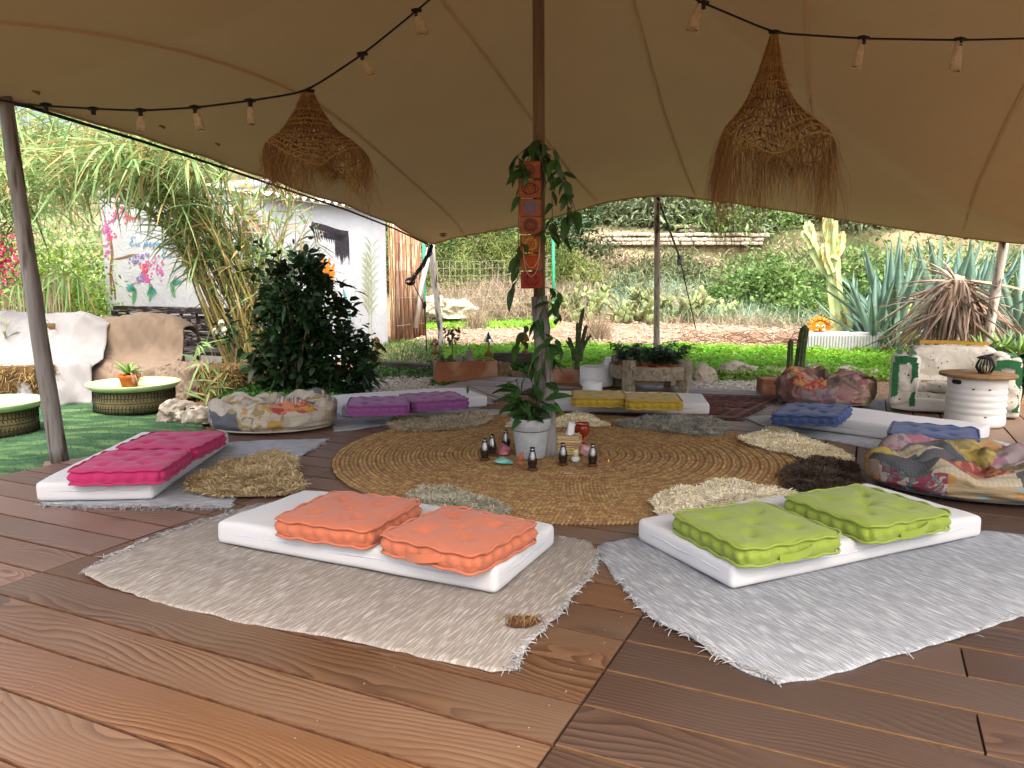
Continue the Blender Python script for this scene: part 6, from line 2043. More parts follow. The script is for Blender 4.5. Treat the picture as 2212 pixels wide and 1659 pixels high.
for i, (px, py, Y, rx, rz) in enumerate(((1310, 795, 9.3, .13, .09), (1360, 798, 9.4, .1, .07), (1520, 812, 9.0, .15, .15), (1590, 805, 9.2, .24, .13), (1680, 808, 9.2, .17, .1), (1760, 805, 9.3, .16, .1), (1830, 806, 9.2, .17, .09), (1470, 800, 9.4, .1, .07), (1880, 812, 9.2, .14, .09))):
    rock(lb_, px, py, Y, rx, rz, 'stone_white', 20 + i, g_)
b1 = atY(920, 680, 16.2)
rock('big pale boulder half behind the white corner pole by the fence', 916, 668, 15.6, .52, .3, 'stone_white', 41, name='boulder', cat='boulder')
rock('big flat topped pale boulder beside the corner pole and fence', 980, 672, 15.2, .45, .26, 'stone_white', 44, name='boulder', cat='boulder')

# ------------------------------------------------------------------ keg table and lantern
kp = at(2107, 917, 0)
KP = np.array([kp[0], kp[1] + .02, 0])
keg = thing('keg_table', 'white painted beer keg with a round wooden top', 'table', KP, .3)
kr = .205
prof = [(kr * .9, 0), (kr * .99, .008), (kr * 1.0, .03), (kr * 1.0, .075), (kr * .965, .09)]
for z in (.115, .165, .215, .262):
    prof += [(kr * .965, z - .02), (kr * 1.0, z - .006), (kr * 1.0, z + .006), (kr * .965, z + .02)]
prof += [(kr * .965, .29), (kr * .985, .3), (kr * .985, .362), (kr * .95, .368), (kr * .93, .36)]
body = part('body', lathe(prof, 56), MT['white_metal'], keg)
def slot(a0, wd, h, z, nm='hand_hole', rr=kr * .99):
    u = np.linspace(0, 6.283, 24, endpoint=False)
    x = wd * .5 * np.sign(np.cos(u)) * np.abs(np.cos(u)) ** .5; zz = h * .5 * np.sign(np.sin(u)) * np.abs(np.sin(u)) ** .7
    return part(nm, ([(rr * 1.015 * math.cos(a0 + xx / rr), rr * 1.015 * math.sin(a0 + xx / rr), z + q) for xx, q in zip(x, zz)], [tuple(range(24))]), MT['black_metal'], body, False)
view = math.atan2(-KP[1], -KP[0]) - .3
slot(view - .72, .085, .034, .335)
for da, z in ((.42, .292), (.35, .085), (-.1, .292)):
    slot(view + da, .02, .01, z, 'rivet_hole', kr * (.985 if z > .2 else .97) * 1.003)
fc = bpy.data.curves.new('lettering', 'FONT'); fc.body = 'GRUPO'; fc.size = .03; fc.extrude = .0008
tmp = bpy.data.objects.new('lettering', fc); col.objects.link(tmp)
me = bpy.data.meshes.new_from_object(tmp.evaluated_get(bpy.context.evaluated_depsgraph_get()))
bpy.data.objects.remove(tmp)
me.materials.clear(); me.materials.append(MT['white_metal'])
la = view + .3
for v in me.vertices:                      # wrap the flat letters round the keg
    an = la + (v.co.x - .05) / kr
    rr_ = kr * .987 + v.co.z
    v.co = (rr_ * math.cos(an), rr_ * math.sin(an), .322 + v.co.y)
link('embossed_lettering', me, body)
part('table_top', lathe([(0, .37), (.255, .37), (.262, .378), (.262, .39), (.256, .395), (0, .395)], 48), MT['table_wood'], keg)
lc = KP + np.array([.02, -.05, .396])
lan = thing('slatted_lantern', 'small dark slatted wooden lantern on the keg table', 'lantern', lc)
part('base', lathe([(0, 0), (.045, 0), (.045, .01), (0, .01)], 20), MT['brown_wood'], lan)
for k in range(16):
    a = k / 16 * 6.283
    P = [(r * math.cos(a), r * math.sin(a), z) for r, z in ((.04, .008), (.06, .045), (.062, .06), (.05, .09), (.036, .115))]
    part('slat', tube(np.array(P), .0045, 4), MT['black_metal'], lan)
part('collar', lathe([(.036, .11), (.044, .112), (.044, .122), (.036, .124)], 20), MT['black_metal'], lan)
a = np.linspace(0, 6.28, 20, endpoint=False)
part('handle', tube(np.c_[.055 * np.cos(a) - .006, .03 * np.sin(a), np.full(20, .13) + .012 * np.cos(a)], .006, 5, closed=True), MT['black_metal'], lan)
part('candle', lathe([(0, .01), (.018, .01), (.018, .06), (0, .06)], 12), MT['wax'], lan)

# ------------------------------------------------------------------ painted sofa
SP0 = at(1920, 890, 0)
def make_sofa(label, p, rz, w=.95):
    s = thing('painted_sofa', label, 'sofa', p, rz)
    d, h = .62, .52
    def lump(nm, x, y, z, sx, sy, sz, bev, amp, seed, m='sofa_white', parent=None):
        V, F = rbox(sx, sy, sz, bev, 4, cuts=6)
        for i in range(len(V)):
            q = V[i]
            V[i] = q + 1.7 * amp * np.array([nz(q, 6, seed), nz(q, 6, seed + 3), nz(q, 5, seed + 6)]) + amp * 1.1 * np.array([0, nz(q, 16, seed), nz(q, 14, seed + 1)])
        return part(nm, (V + np.array([x, y, z]), F), MT[m], parent or s, True)
    lump('base', w / 2, d / 2, 0.015, w, d, .11, .03, .008, 1, 'sofa_base')
    lump('seat_panel', w / 2, d * .5 - .005, .1, w * .72, d * .9, .09, .03, .014, 2)
    lump('seat_cushion', w / 2, d * .42, .18, w * .62, d * .8, .1, .045, .012, 3)
    lump('backrest', w / 2, d * .84, .2, w * .7, .2, .34, .08, .028, 4)
    for i, x in enumerate((.1, w - .1)):
        arm = lump('armrest', x, d * .47, .06, .2, d * .98, .40 + .03 * i, .06, .018, 5 + i)
    # brush painted bands: thin layers lying just over the cloth
    def band(pts, wd, m='paint_green', y=-.03):
        Vv, Ff = [], []
        P = np.array(pts, float)
        ss = np.linspace(0, len(P) - 1, 70)
        Q = np.array([np.interp(ss, range(len(P)), P[:, i]) for i in range(3)]).T
        T = np.gradient(Q, axis=0)
        for i in range(len(Q)):
            t_ = T[i] / (np.linalg.norm(T[i]) + 1e-9)
            nrm = np.array([0, -1, 0.]) if abs(t_[1]) < .7 else np.array([0, 0, 1.])
            sd = np.cross(t_, nrm); sd /= np.linalg.norm(sd) + 1e-9
            Vv += [Q[i] - sd * wd / 2 * random.uniform(.9, 1.1), Q[i] + sd * wd / 2 * random.uniform(.7, 1.3)]
        Ff = [(2 * i, 2 * i + 1, 2 * i + 3, 2 * i + 2) for i in range(len(Q) - 1)]
        part('painted_band', (Vv, Ff), MT[m], s, False)
    f = -.016
    for x0 in (0, w - .2):
        band([(x0 + .035, f, .07), (x0 + .03, f, .25), (x0 + .03, f - .004, .42)], .05)
        band([(x0 + .17, f, .06), (x0 + .16, f, .2), (x0 + .175, f - .002, .3), (x0 + .17, f, .42)], .045)
        band([(x0 + .02, f - .003, .435), (x0 + .1, f - .006, .445), (x0 + .18, f - .003, .43)], .065)
        band([(x0 + .05, .02, .487), (x0 + .05, .2, .49), (x0 + .06, .4, .49)], .04)
        band([(x0 + .16, .02, .485), (x0 + .15, .25, .49), (x0 + .12, .5, .49)], .045)
    band([(w * .24, -.022 + .04, .262), (w * .5, .016, .268), (w * .76, .018, .262)], .03, 'paint_ochre')
    band([(w * .22, d * .74, .562), (w * .5, d * .74, .566), (w * .78, d * .74, .56)], .03, 'paint_ochre')
    return s
sofa = make_sofa('white painted sofa with green brushed stripes behind the keg table', (3.17, 6.38, 0.0), R(-27), .92)
s2_ = copy_tree(sofa)
s2_.location = (4.42, 5.72, 0); s2_.rotation_euler = (0, 0, R(-50))
s2_['label'] = 'second white painted sofa with green stripes past the keg table'

# ------------------------------------------------------------------ hay bale seats under cloths
def hay_bale(label, c, sx, sy, sz, rz, n_=2600, group=None):
    o = thing('hay_bale', label, 'hay bale', c, rz, group)
    V, F = rbox(sx, sy, sz, .04, 2, cuts=3)
    V = V + np.array([[.02 * nz(v, 7, 1), .02 * nz(v, 7, 2), .015 * nz(v, 7, 3)] for v in V])
    part('core', (V, F), MT['hay_core'], o)
    f = rng.integers(0, 5, n_)
    u, v = rng.uniform(-.5, .5, n_), rng.uniform(0, 1, n_)
    P = np.zeros((n_, 3)); N = np.zeros((n_, 3))
    for k, (nx, ny, nz_) in enumerate(((1, 0, 0), (-1, 0, 0), (0, -1, 0), (0, -1, 0), (0, 0, 1))):
        m_ = f == k
        N[m_] = (nx, ny, nz_)
        if k < 2: P[m_] = np.c_[np.full(m_.sum(), nx * sx / 2), u[m_] * sy, v[m_] * sz]
        elif k < 4: P[m_] = np.c_[u[m_] * sx, np.full(m_.sum(), -sy / 2), v[m_] * sz]
        else: P[m_] = np.c_[u[m_] * sx, (v[m_] - .5) * sy, np.full(m_.sum(), sz)]
    D = N * .35 + rng.normal(size=(n_, 3)) * np.array([1, .6, .45])
    part('straw', ribbons(P - D * .03, D, rng.uniform(.05, .14, n_), .005, (0, .5, 1), (1, 1, .6), .3), MT['hay'], o)
    return o
bg = 'hay bales of the garden seats'
hay_bale('hay bale at the open end of the beige covered seat', (-3.16, 8.0, -.13), .7, .5, .34, R(-6))
hay_bale('hay bale under the beige seat cloth', (-3.95, 8.02, -.13), .85, .5, .33, R(-3))
hay_bale('hay bale backrest under the beige cloth', (-4.25, 8.5, .0), 1.1, .4, .62, R(-3), 800)
hay_bale('hay bale under the edge of the white cloth beside the leaning pole', (-4.92, 7.45, -.13), 1.0, .6, .42, R(14), 3800)
hay_bale('hay bale backrest under the white cloth', (-5.2, 8.0, .0), 1.0, .4, .65, R(10), 800)
def drape(label, m, org, ang, length, prof, seed, folds=(9, .03), hem=None, name='seat_cloth', lift=.012):
    """cloth laid over a seat: profile in (depth, height), swept along the seat with folds"""
    o = thing(name, label, 'cloth', org, ang)
    pr_ = np.array(prof, float)
    t_ = np.linspace(0, len(pr_) - 1, 56)
    Q = np.array([np.interp(t_, range(len(pr_)), pr_[:, i]) for i in range(2)]).T
    for _ in range(10): Q[1:-1] = (Q[:-2] + 2 * Q[1:-1] + Q[2:]) / 4
    nl = 90
    V = []
    for i in range(nl):
        u = i / (nl - 1)
        cut = 0.0 if hem is None else hem(u)
        for j in range(len(Q)):
            s = j / (len(Q) - 1)
            s2 = cut + (1 - cut) * s
            k = s2 * (len(Q) - 1); j0 = min(int(k), len(Q) - 2)
            q = Q[j0] + (Q[j0 + 1] - Q[j0]) * (k - j0)
            x = u * length
            hang = 1 - min(1, s2 * 3)
            f = folds[1] * (.3 + 1.0 * hang) * math.sin(u * folds[0] * 6.28 + 3 * nz((u * 4, s2 * 2, seed), 1, 0))
            w_ = .05 * nz((u * 4, s2 * 5, seed), 1, 2) + .025 * nz((u * 11 + s2 * 6, s2 * 8, seed), 1, 6) + .01 * nz((u * 26 - s2 * 10, s2 * 14, seed), 1, 8)
            ed = abs(2 * u - 1) ** 5
            q = np.array([q[0] + .05 * ed, q[1] * (1 - .16 * ed * (q[1] > .4))])
            V.append((x + .03 * nz((u * 3, s2 * 7, seed + 2), 1, 0), q[0] - f - w_, max(q[1] + w_ * .8 + lift, -.02)))
    nj = len(Q)
    F = [(i * nj + j, (i + 1) * nj + j, (i + 1) * nj + j + 1, i * nj + j + 1) for i in range(nl - 1) for j in range(nj - 1)]
    me_o = part('cloth_sheet', (V, F), m, o)
    sm = me_o.modifiers.new('thick', 'SOLIDIFY'); sm.thickness = .006
    return o
# (depth, height) over the ground at the seat's front, front hem first
bprof = [(-.03, .02), (-.04, .15), (-.02, .31), (.05, .345), (.25, .35), (.42, .36), (.46, .5), (.46, .68), (.5, .82), (.62, .86), (.8, .84), (.88, .7)]
drape('coarse beige blanket thrown over the hay bale seat and its back', MT['cloth_beige'], (-4.72, 7.72, -.13), R(-3), 1.18, bprof, 3, (5, .02))
dseat = [(-.03, .02), (-.04, .15), (-.02, .32), (.06, .352), (.3, .355), (.46, .35)]
drape('beige blanket over the seat end beside the bare hay bale', MT['cloth_beige'], (-3.6, 7.68, -.13), R(-3), .42, dseat, 6, (3, .03))
wprof = [(-.12, .0), (-.06, .2), (-.02, .43), (.1, .47), (.3, .48), (.46, .52), (.55, .68), (.62, .84), (.72, .9), (.9, .86), (1.0, .6)]
drape('long white sheet thrown over the hay bales beside the leaning pole', MT['cloth_white'], (-5.55, 7.08, -.13), R(14), 1.5, wprof, 9, (4, .035), hem=lambda u: max(0, .24 * (1 - u * 1.4)))
drape('white sheet end on the ground near the second green tray', MT['cloth_white'], (-5.35, 6.3, -.13), R(8), .8, [(-.1, .0), (-.05, .14), (0, .26), (.1, .28), (.4, .28)], 12, (3, .03))

# ------------------------------------------------------------------ tyre tables with green trays
def tyre_table(label, c, rt_=.35, ht=.2, rz=0.0):
    o = thing('tyre_table', label, 'table', c, rz)
    prof = [(rt_ * .55, .0), (rt_ * .86, .0), (rt_ * .97, .02), (rt_, .05), (rt_ * 1.005, ht / 2), (rt_, ht - .05), (rt_ * .97, ht - .02), (rt_ * .86, ht), (rt_ * .55, ht)]
    ty = part('tyre', lathe(prof, 64), MT['tyre'], o)
    n_ = 70
    it = []
    for k in range(n_):
        a = k / n_ * 6.283
        for (z0_, z1_, da) in ((.012, .05, .0), (.06, .082, .03), (.118, .14, -.03), (ht - .05, ht - .012, 0)):
            P = [(rt_ * 1.004 * math.cos(a + da * q), rt_ * 1.004 * math.sin(a + da * q), z0_ + (z1_ - z0_) * q) for q in (0, .5, 1)]
            it.append(tube(np.array(P), .0035, 4))
    for z in (.055, .1, .145):
        aa = np.linspace(0, 6.283, 64, endpoint=False)
        it.append(tube(np.c_[rt_ * 1.004 * np.cos(aa), rt_ * 1.004 * np.sin(aa), np.full(64, z)], .003, 4, closed=True))
    part('tread_groove', join(*it), MT['tyre_groove'], ty)
    part('tray', lathe([(0, ht + .012), (rt_ * .95, ht + .012), (rt_ * 1.12, ht + .05), (rt_ * 1.16, ht + .058), (rt_ * 1.17, ht + .05), (rt_ * 1.1, ht + .02), (rt_ * 1.02, ht + .001), (0, ht + .001)], 64), MT['tray'], o)
    return o
tp_ = at(272, 893, -.09)
TY = np.array([tp_[0], tp_[1] + .18, -.085])
tyre_table('painted tyre table with a pale green tray and an aloe pot', TY, .34, .2)
tp2 = at(-22, 950, -.09)
tyre_table('dark tyre table with an empty green tray near the leaning pole', np.array([tp2[0] - .12, tp2[1] + .2, -.085]), .32, .2)
PP = TY + np.array([-.01, -.06, .2125])
o = thing('potted_aloe', 'pale green aloe in an orange clay pot on the tray', 'potted plant', PP)
part('pot', lathe([(0, 0), (.062, 0), (.085, .09), (.098, .092), (.1, .12), (.09, .12), (.085, .1), (0, .1)], 28), MT['terracotta_pot'], o)
part('soil', lathe([(0, .112), (.088, .108)], 18), MT['soil'], o)
def thick_leaf(L, W, T=.012, n_=10, curl=.25, sharp=.8):
    V, F = [], []
    for i in range(n_):
        s = i / (n_ - 1)
        w_ = W * .5 * (1 - s ** 1.6) ** sharp * (.75 + .6 * s * (1 - s) * 2) + .0008
        t_ = T * (1 - s) + .0008
        z = L * (s * .0) - curl * L * s * s
        V += [(L * s, -w_, z + t_ * .9), (L * s, 0, z - t_ * .5), (L * s, w_, z + t_ * .9), (L * s, 0, z + t_ * .15)]
    for i in range(n_ - 1):
        for k in range(4):
            F.append((i * 4 + k, i * 4 + (k + 1) % 4, (i + 1) * 4 + (k + 1) % 4, (i + 1) * 4 + k))
    return V, F
aloe_me = [mesh(*thick_leaf(L_, W_, .012, 10, c_), MT['aloe'], True) for L_, W_, c_ in ((.2, .05, .3), (.17, .05, .1), (.14, .04, .45))]
for k in range(13):
    a = k * 2.4
    el = .25 + .8 * (k / 13)
    put_leaf(o, PP + np.array([0, 0, .12]), (math.cos(a) * math.cos(el), math.sin(a) * math.cos(el), math.sin(el) + .15), random.uniform(.8, 1.05), 0, aloe_me[k % 3])
n_ = 90
a = rng.uniform(-.6, 1.8, n_)
part('dead_leaves', ribbons(np.c_[.05 * np.cos(a), .05 * np.sin(a) - .03, np.full(n_, .12)] + rng.normal(size=(n_, 3)) * .015, np.c_[np.cos(a), np.sin(a) - .6, rng.uniform(-.2, .6, n_)], rng.uniform(.04, .1, n_), .009, (0, .4, .7, 1), (1, .9, .6, .3), 1.0), MT['dead_leaf'], o)

# ------------------------------------------------------------------ rocks at the turf corner
rr_ = at(382, 912, -.09)
rock('pale angular rock at the turf corner nearest the tyre table', 382, 893, at(382, 910, -.1)[1], .16, .13, 'stone', 61)
rock('pale rock with a black hose loop on it at the turf corner', 425, 900, at(425, 912, -.1)[1] - .02, .135, .11, 'stone', 63)
rock('pale rock half behind the white floral pouf', 478, 898, at(470, 908, -.1)[1] + .05, .15, .12, 'stone', 66)
c = atY(412, 884, at(425, 912, -.1)[1] - .02)
a = np.linspace(0, 6.28, 24, endpoint=False)
single('hose_loop', join(*[tube(np.c_[c[0] + (.055 - .006 * i) * np.cos(a), c[1] + (.05 - .004 * i) * np.sin(a), np.full(24, c[2] + .006 * i)], .006, 5, closed=True) for i in range(3)]), MT['black_rope'], 'small coil of black hose lying on a pale rock', 'hose', c, world=True)
# ------------------------------------------------------------------ giant canes arching over from the clump
def curve3(P, n_=14):
    P = np.array(P, float)
    s = np.linspace(0, len(P) - 1, n_)
    C = np.array([np.interp(s, range(len(P)), P[:, i]) for i in range(3)]).T
    for _ in range(4): C[1:-1] = (C[:-2] + 2 * C[1:-1] + C[2:]) / 4
    return C
def cane(root, C, r0=.014, leaves=26, Lf=.45, start=.35, dry=.2, wd=.022, droop=(.05, .5), m=None):
    n_ = len(C)
    s = np.linspace(0, 1, n_)
    rad = r0 * (1 - .75 * s)
    st = part('stalk', tube(C, rad, 6), MT['cane_stalk'], root, world=True)
    f = rng.uniform(start, 1, leaves) * (n_ - 1.01)
    i = f.astype(int); q = (f - i)[:, None]
    P = C[i] * (1 - q) + C[i + 1] * q
    T = C[np.minimum(i + 1, n_ - 1)] - C[i]
    T /= np.linalg.norm(T, axis=1)[:, None] + 1e-9
    D = T * .75 + unit(leaves) * 1.0
    isd = rng.random(leaves) < dry
    L = Lf * rng.uniform(.55, 1.15, leaves)
    for sel, mm, nm in ((~isd, m or MT['cane_leaf'], 'foliage'), (isd, MT['cane_dry'], 'dry_foliage')):
        if sel.sum():
            part(nm, ribbons(P[sel], D[sel], L[sel], wd * rng.uniform(.7, 1.2, sel.sum()), (0, .15, .4, .7, 1), (.5, .9, 1, .65, .03), rng.uniform(*droop, sel.sum())), mm, st, world=True)
    return st
cl = atY(555, 828, 8.6)
CL = np.array([cl[0], cl[1], -.12])
canes = thing('cane_clump', 'tall clump of giant canes arching over the mural and turf', 'cane', CL)
for k in range(96):
    u = random.random()
    bx = random.uniform(505, 640); Y0 = random.uniform(8.3, 9.0)
    p0 = atY(bx, 830, Y0); p0[2] = -.12
    kind = random.random()
    if kind < .5:   # long arch to the side
        tx = random.uniform(-40, 420); ty = np.interp(tx, (-40, 150, 420), (random.uniform(300, 420), random.uniform(260, 390), random.uniform(250, 370)))
        m1 = atY(bx - random.uniform(60, 120), random.uniform(540, 620), Y0 - .1)
        m2 = atY((bx + tx) / 2 - random.uniform(-10, 60), random.uniform(285, 395), Y0 - .5)
        p3 = atY(tx, ty + random.uniform(-30, 40), Y0 - random.uniform(.2, 1.6))
        cane(canes, curve3([p0, m1, m2, p3]), .013, 44, .44, .34, .18)
    elif kind < .84:  # upright, leaning slightly
        tx = random.uniform(300, 640); ty = random.uniform(350, 470)
        cane(canes, curve3([p0, atY((bx + tx) / 2, 620, Y0), atY(tx, ty, Y0)]), .011, 24, .36, .4, .3)
    else:
        tx = random.uniform(560, 700); ty = random.uniform(440, 560)
        cane(canes, curve3([p0, atY(bx + 10, 680, Y0), atY(tx, ty, Y0 - .1)]), .01, 16, .34, .45, .3)
# canes behind, filling the far side over the reed fence
canes2 = thing('cane_thicket', 'dense bright cane thicket rising over the reed fence', 'cane', (-7.0, 9.6, -.1))
for k in range(85):
    p0 = np.array([random.uniform(-9.6, -7.0), random.uniform(9.0, 10.6), -.1])
    tx = random.uniform(-110, 420); ty = random.uniform(190, 440)
    Yt = random.uniform(7.6, 9.6)
    tip = atY(tx, ty, Yt)
    mid = p0 * .45 + tip * .55 + np.array([-.2, .3, 1.0])
    cane(canes2, curve3([p0, p0 * .7 + tip * .3 + np.array([-.2, 0, .8]), mid, tip]), .013, 36, .58, .3, .1)
# (the thicket behind is closed by leafy shrubs below)
# one cane in front of the white sheet, one broken frond across the reed fence
sc_ = thing('single_cane', 'young green cane shoot in front of the white sheet', 'cane', at(10, 840, -.1))
b0 = at(10, 862, -.1)
cane(sc_, curve3([b0, atY(8, 780, b0[1]), atY(14, 690, b0[1])]), .012, 16, .25, .45, .1, .022)
fr = thing('cane_frond', 'feathery cane frond bending down in front of the reed fence', 'cane', atY(0, 640, 8.6))
cane(fr, curve3([atY(-60, 660, 8.6), atY(40, 612, 8.6), atY(110, 592, 8.5), atY(180, 605, 8.4)]), .01, 70, .34, .15, .1, .018, (.6, 1.2))
fr = thing('cane_frond', 'broad cane frond reaching past the leaning pole near the tent edge', 'cane', atY(0, 460, 8.0))
cane(fr, curve3([atY(-90, 470, 8.2), atY(20, 420, 8.2), atY(120, 405, 8.1), atY(190, 410, 8.0)]), .01, 60, .4, .1, .1, .025, (.3, .9))
# short cane shoots beside the rocks
sh = thing('cane_shoot', 'small green cane shoots beside the bare hay bale', 'cane', at(450, 880, -.1))
for k in range(5):
    b0 = at(random.uniform(425, 500), random.uniform(868, 885), -.1)
    cane(sh, curve3([b0, b0 + np.array([random.uniform(-.08, .1), 0, .25]), b0 + np.array([random.uniform(-.2, .2), 0, random.uniform(.4, .7)])]), .006, 10, .3, .1, .1, .024)

# ------------------------------------------------------------------ leaf clouds
def bush(name, label, c, rx, ry, rz, n_, L, W, m, group=None, cat='bush', clumps=26, seed=0, stems=6, droop=.25, stations=(0, .5, 1), prof=(.5, 1, .1), bark='bark', hollow=.5, column=False, tight=1.0):
    g = np.random.default_rng(seed + 100)
    o = thing(name, label, cat, c, 0, group)
    cd = g.normal(size=(clumps, 3)); cd /= np.linalg.norm(cd, axis=1)[:, None]
    cd[:, 2] = np.abs(cd[:, 2]) * 1.0 - .15
    cc_ = cd * g.uniform(hollow, .95, (clumps, 1)) * np.array([rx, ry, rz])
    cc_[:, 2] = np.maximum(cc_[:, 2], 0.05 * rz)
    if column:
        u = g.uniform(.02, 1, clumps); an = g.uniform(0, 6.283, clumps)
        rp = np.sqrt(g.uniform(.1, 1, clumps)) * np.interp(u, (0, .3, .6, .85, 1), (.55, .85, 1, 1, .75))
        cc_ = np.c_[rx * rp * np.cos(an) + .18 * rx * np.sin(u * 7 + seed), ry * rp * np.sin(an), rz * u]
    ci = g.integers(0, clumps, n_)
    spread = tight * (.2 if column else .26) * np.array([rx, ry, min(rz, rx * 1.3) if column else rz]) * g.uniform(.5, 1.3, (clumps, 1))[ci]
    P = cc_[ci] + g.normal(size=(n_, 3)) * spread
    P[:, 2] = np.abs(P[:, 2])
    D = P / np.array([rx, ry, rz]) * .6 + g.normal(size=(n_, 3)) * .7 + np.array([0, 0, .25])
    part('crown', ribbons(P, D, L * g.uniform(.6, 1.3, n_), W * g.uniform(.7, 1.2, n_), stations, prof, droop), m, o)
    for k in range(stems):
        e = cc_[g.integers(0, clumps)]
        part('trunk' if k == 0 else 'branch', tube([(g.normal() * .04 * rx, g.normal() * .04 * rx, -.05), tuple(e * .5 + g.normal(size=3) * .06 * rx), tuple(e)], [.035 * rx + .004, .022 * rx + .003, .006], 5), MT[bark], o)
    return o
bb0 = at(640, 866, -.1)
bush('laurel_bush', 'dark glossy leafy bush beside the canes and purple mattress', (bb0[0] - .02, bb0[1] + .15, -.13), .37, .34, 1.38, 3300, .12, .052, MT['laurel'], clumps=70, column=True, seed=3, stems=10, cat='bush', stations=(0, .3, .65, 1), prof=(.4, 1, .85, .05), droop=.4)
bush('laurel_bush', 'low spreading dark leafy bush at the gravel beside a taller one', (bb0[0] + .32, bb0[1] + .25, -.13), .38, .32, .8, 2000, .115, .052, MT['laurel'], clumps=36, column=True, seed=5, stems=8, stations=(0, .3, .65, 1), prof=(.4, 1, .85, .05), droop=.4)
# white roses on a wiry stem
rp = atY(490, 700, 8.2)
o = thing('white_rose', 'pale white roses hanging beside the carved bench', 'flower', (rp[0], rp[1], -.1))
part('stem', tube([(0.05, 0, 0), (.1, 0, .5), (.03, 0, rp[2] + .1)], .006, 5), MT['cactus'], o)
for px, py in ((478, 698), (484, 712), (466, 716), (482, 722)):
    q = atY(px, py, 8.2)
    V, F = blob(.03, .03, .034, 3, .4, 4, px)
    part('bloom', (V + q, F), MT['rose'], o, world=True)
nn = 40
P = atY(482, 715, 8.25)[None] + rng.normal(size=(nn, 3)) * .07
part('leaves', ribbons(P, unit(nn), .09, .045, (0, .3, .7, 1), (.4, 1, .8, .05), .5), MT['laurel'], o, world=True)
# bougainvillea at the frame edge
q = atY(5, 555, 7.6)
o = thing('bougainvillea', 'pink bougainvillea spray beside the leaning pole', 'flower', (q[0], q[1], -.1))
part('stem', tube([(-.3, .2, 0), (-.25, .1, .8), (0, 0, q[2] + .1)], .008, 5), MT['bark'], o)
nn = 380
P = q[None] + rng.normal(size=(nn, 3)) * np.array([.1, .08, .1]); P[:, 0] -= .06
part('bracts', ribbons(P, unit(nn), .04, .032, (0, .5, 1), (.5, 1, .2), .2), MT['bougain'], o, world=True)
nn = 120
P = q[None] + rng.normal(size=(nn, 3)) * np.array([.16, .1, .2])
part('leaves', ribbons(P, unit(nn), .06, .035, (0, .5, 1), (.5, 1, .1), .3), MT['shrub_bright'], o, world=True)
# reed fence and shrub behind
rf = thing('reed_fence', 'grey reed fence behind the white and beige covered seats', 'fence', (-6.6, 9.4, -.1))
it = []
for i in range(150):
    x = -8.3 + i * .0185 + random.uniform(-.004, .004)
    y = 9.2 + .28 * (x + 8.3) * .5
    zt = 1.2 + random.uniform(-.1, .06)
    it.append(tube([(x, y, -.15), (x + random.uniform(-.015, .015), y, .5), (x + random.uniform(-.03, .03), y, zt)], random.uniform(.006, .01), 4))
ro = part('reed_mat', join(*it), MT['reed_grey'], rf, world=True); ro['kind'] = 'stuff'
for z in (.2, .7, 1.05):
    part('binding_wire', tube([(-8.3, 9.18, z), (-5.6, 9.56, z)], .003, 4), MT['wire'], rf, world=True)
bush('broom_shrub', 'yellow green flowering shrub behind the wire fence beside the house', (-6.5, 11.0, -.1), .95, .7, 1.75, 8000, .07, .032, MT['shrub_yellow'], clumps=70, seed=8, stems=8)
bush('broom_shrub', 'taller green shrub between the reed fence and the house wall', (-6.0, 11.75, -.1), .6, .5, 1.35, 3600, .07, .032, MT['shrub_bright'], clumps=40, seed=9, stems=6)
for i, (x, y, rx, rz) in enumerate(((-10.5, 14, 1.8, 3.2), (-8.2, 15, 1.7, 3.0), (-12.5, 12.5, 1.8, 3.2))):
    bush('thicket_shrub', 'tall leafy green shrub closing the gap behind the canes', (x, y, -.1), rx, rx * .8, rz, 5000, .16, .05, MT['cane_leaf'], 'tall shrubs behind the canes', clumps=60, seed=200 + i, stems=6)
o = bush('hay_heap', 'brown dry brush heap between the reed fence and mural', (-5.95, 10.2, -.13), .6, .4, .8, 3200, .12, .012, MT['hay'], clumps=40, seed=10, stems=4, cat='heap')
for k in range(5):
    z = .75 + k * .28
    single('fence_wire', tube([(-8.5, 10.9, z), (-5.8, 11.3, z)], .004, 4), MT['wire'], 'thin wire stretched between the house and the shrub', 'wire', (-8.5, 10.9, 0), group='fence wires beside the house', world=True)

# ------------------------------------------------------------------ wire mesh fence with green posts
def gpost(px, top, base, Y, label):
    b = atY(px, base, Y); b[2] = hz(b[0], b[1]); t = atY(px - 2, top, Y)
    o = thing('fence_post', label, 'post', b)
    part('tube', tube([b - [0, 0, .1], t], .03, 10), MT['fence_green'], o, world=True)
    V, F = blob(.033, .033, .02, 2, 0)
    part('cap', (V + t, F), MT['fence_green'], o, world=True)
    return b, t
fa, fat = gpost(917, 520, 690, 15.0, 'green metal fence post beside the rope bundle and boulders')
fb, fbt = gpost(1197, 515, 688, 15.0, 'green metal fence post behind the vine wrapped pole')
mf = thing('wire_mesh_fence', 'square wire mesh stretched between the two green posts', 'fence', fa)
for z in np.linspace(.12, 1.28, 9):
    s = np.linspace(0, 1, 22)
    P = fa[None] * (1 - s)[:, None] + fb[None] * s[:, None]
    P[:, 2] = P[:, 2] + z - .05 * np.sin(s * math.pi) * z + .01 * np.sin(s * 40)
    part('wire', tube(P, .0035, 4), MT['wire'], mf, world=True)
for s in np.linspace(.01, .99, 22):
    p = fa * (1 - s) + fb * s
    z1_ = 1.28 - .05 * math.sin(s * math.pi) * 1.28
    part('wire', tube([p + [0, 0, .05], p + [.012 * math.sin(s * 50), 0, z1_ * .5], p + [0, 0, z1_]], .003, 4), MT['wire'], mf, world=True)

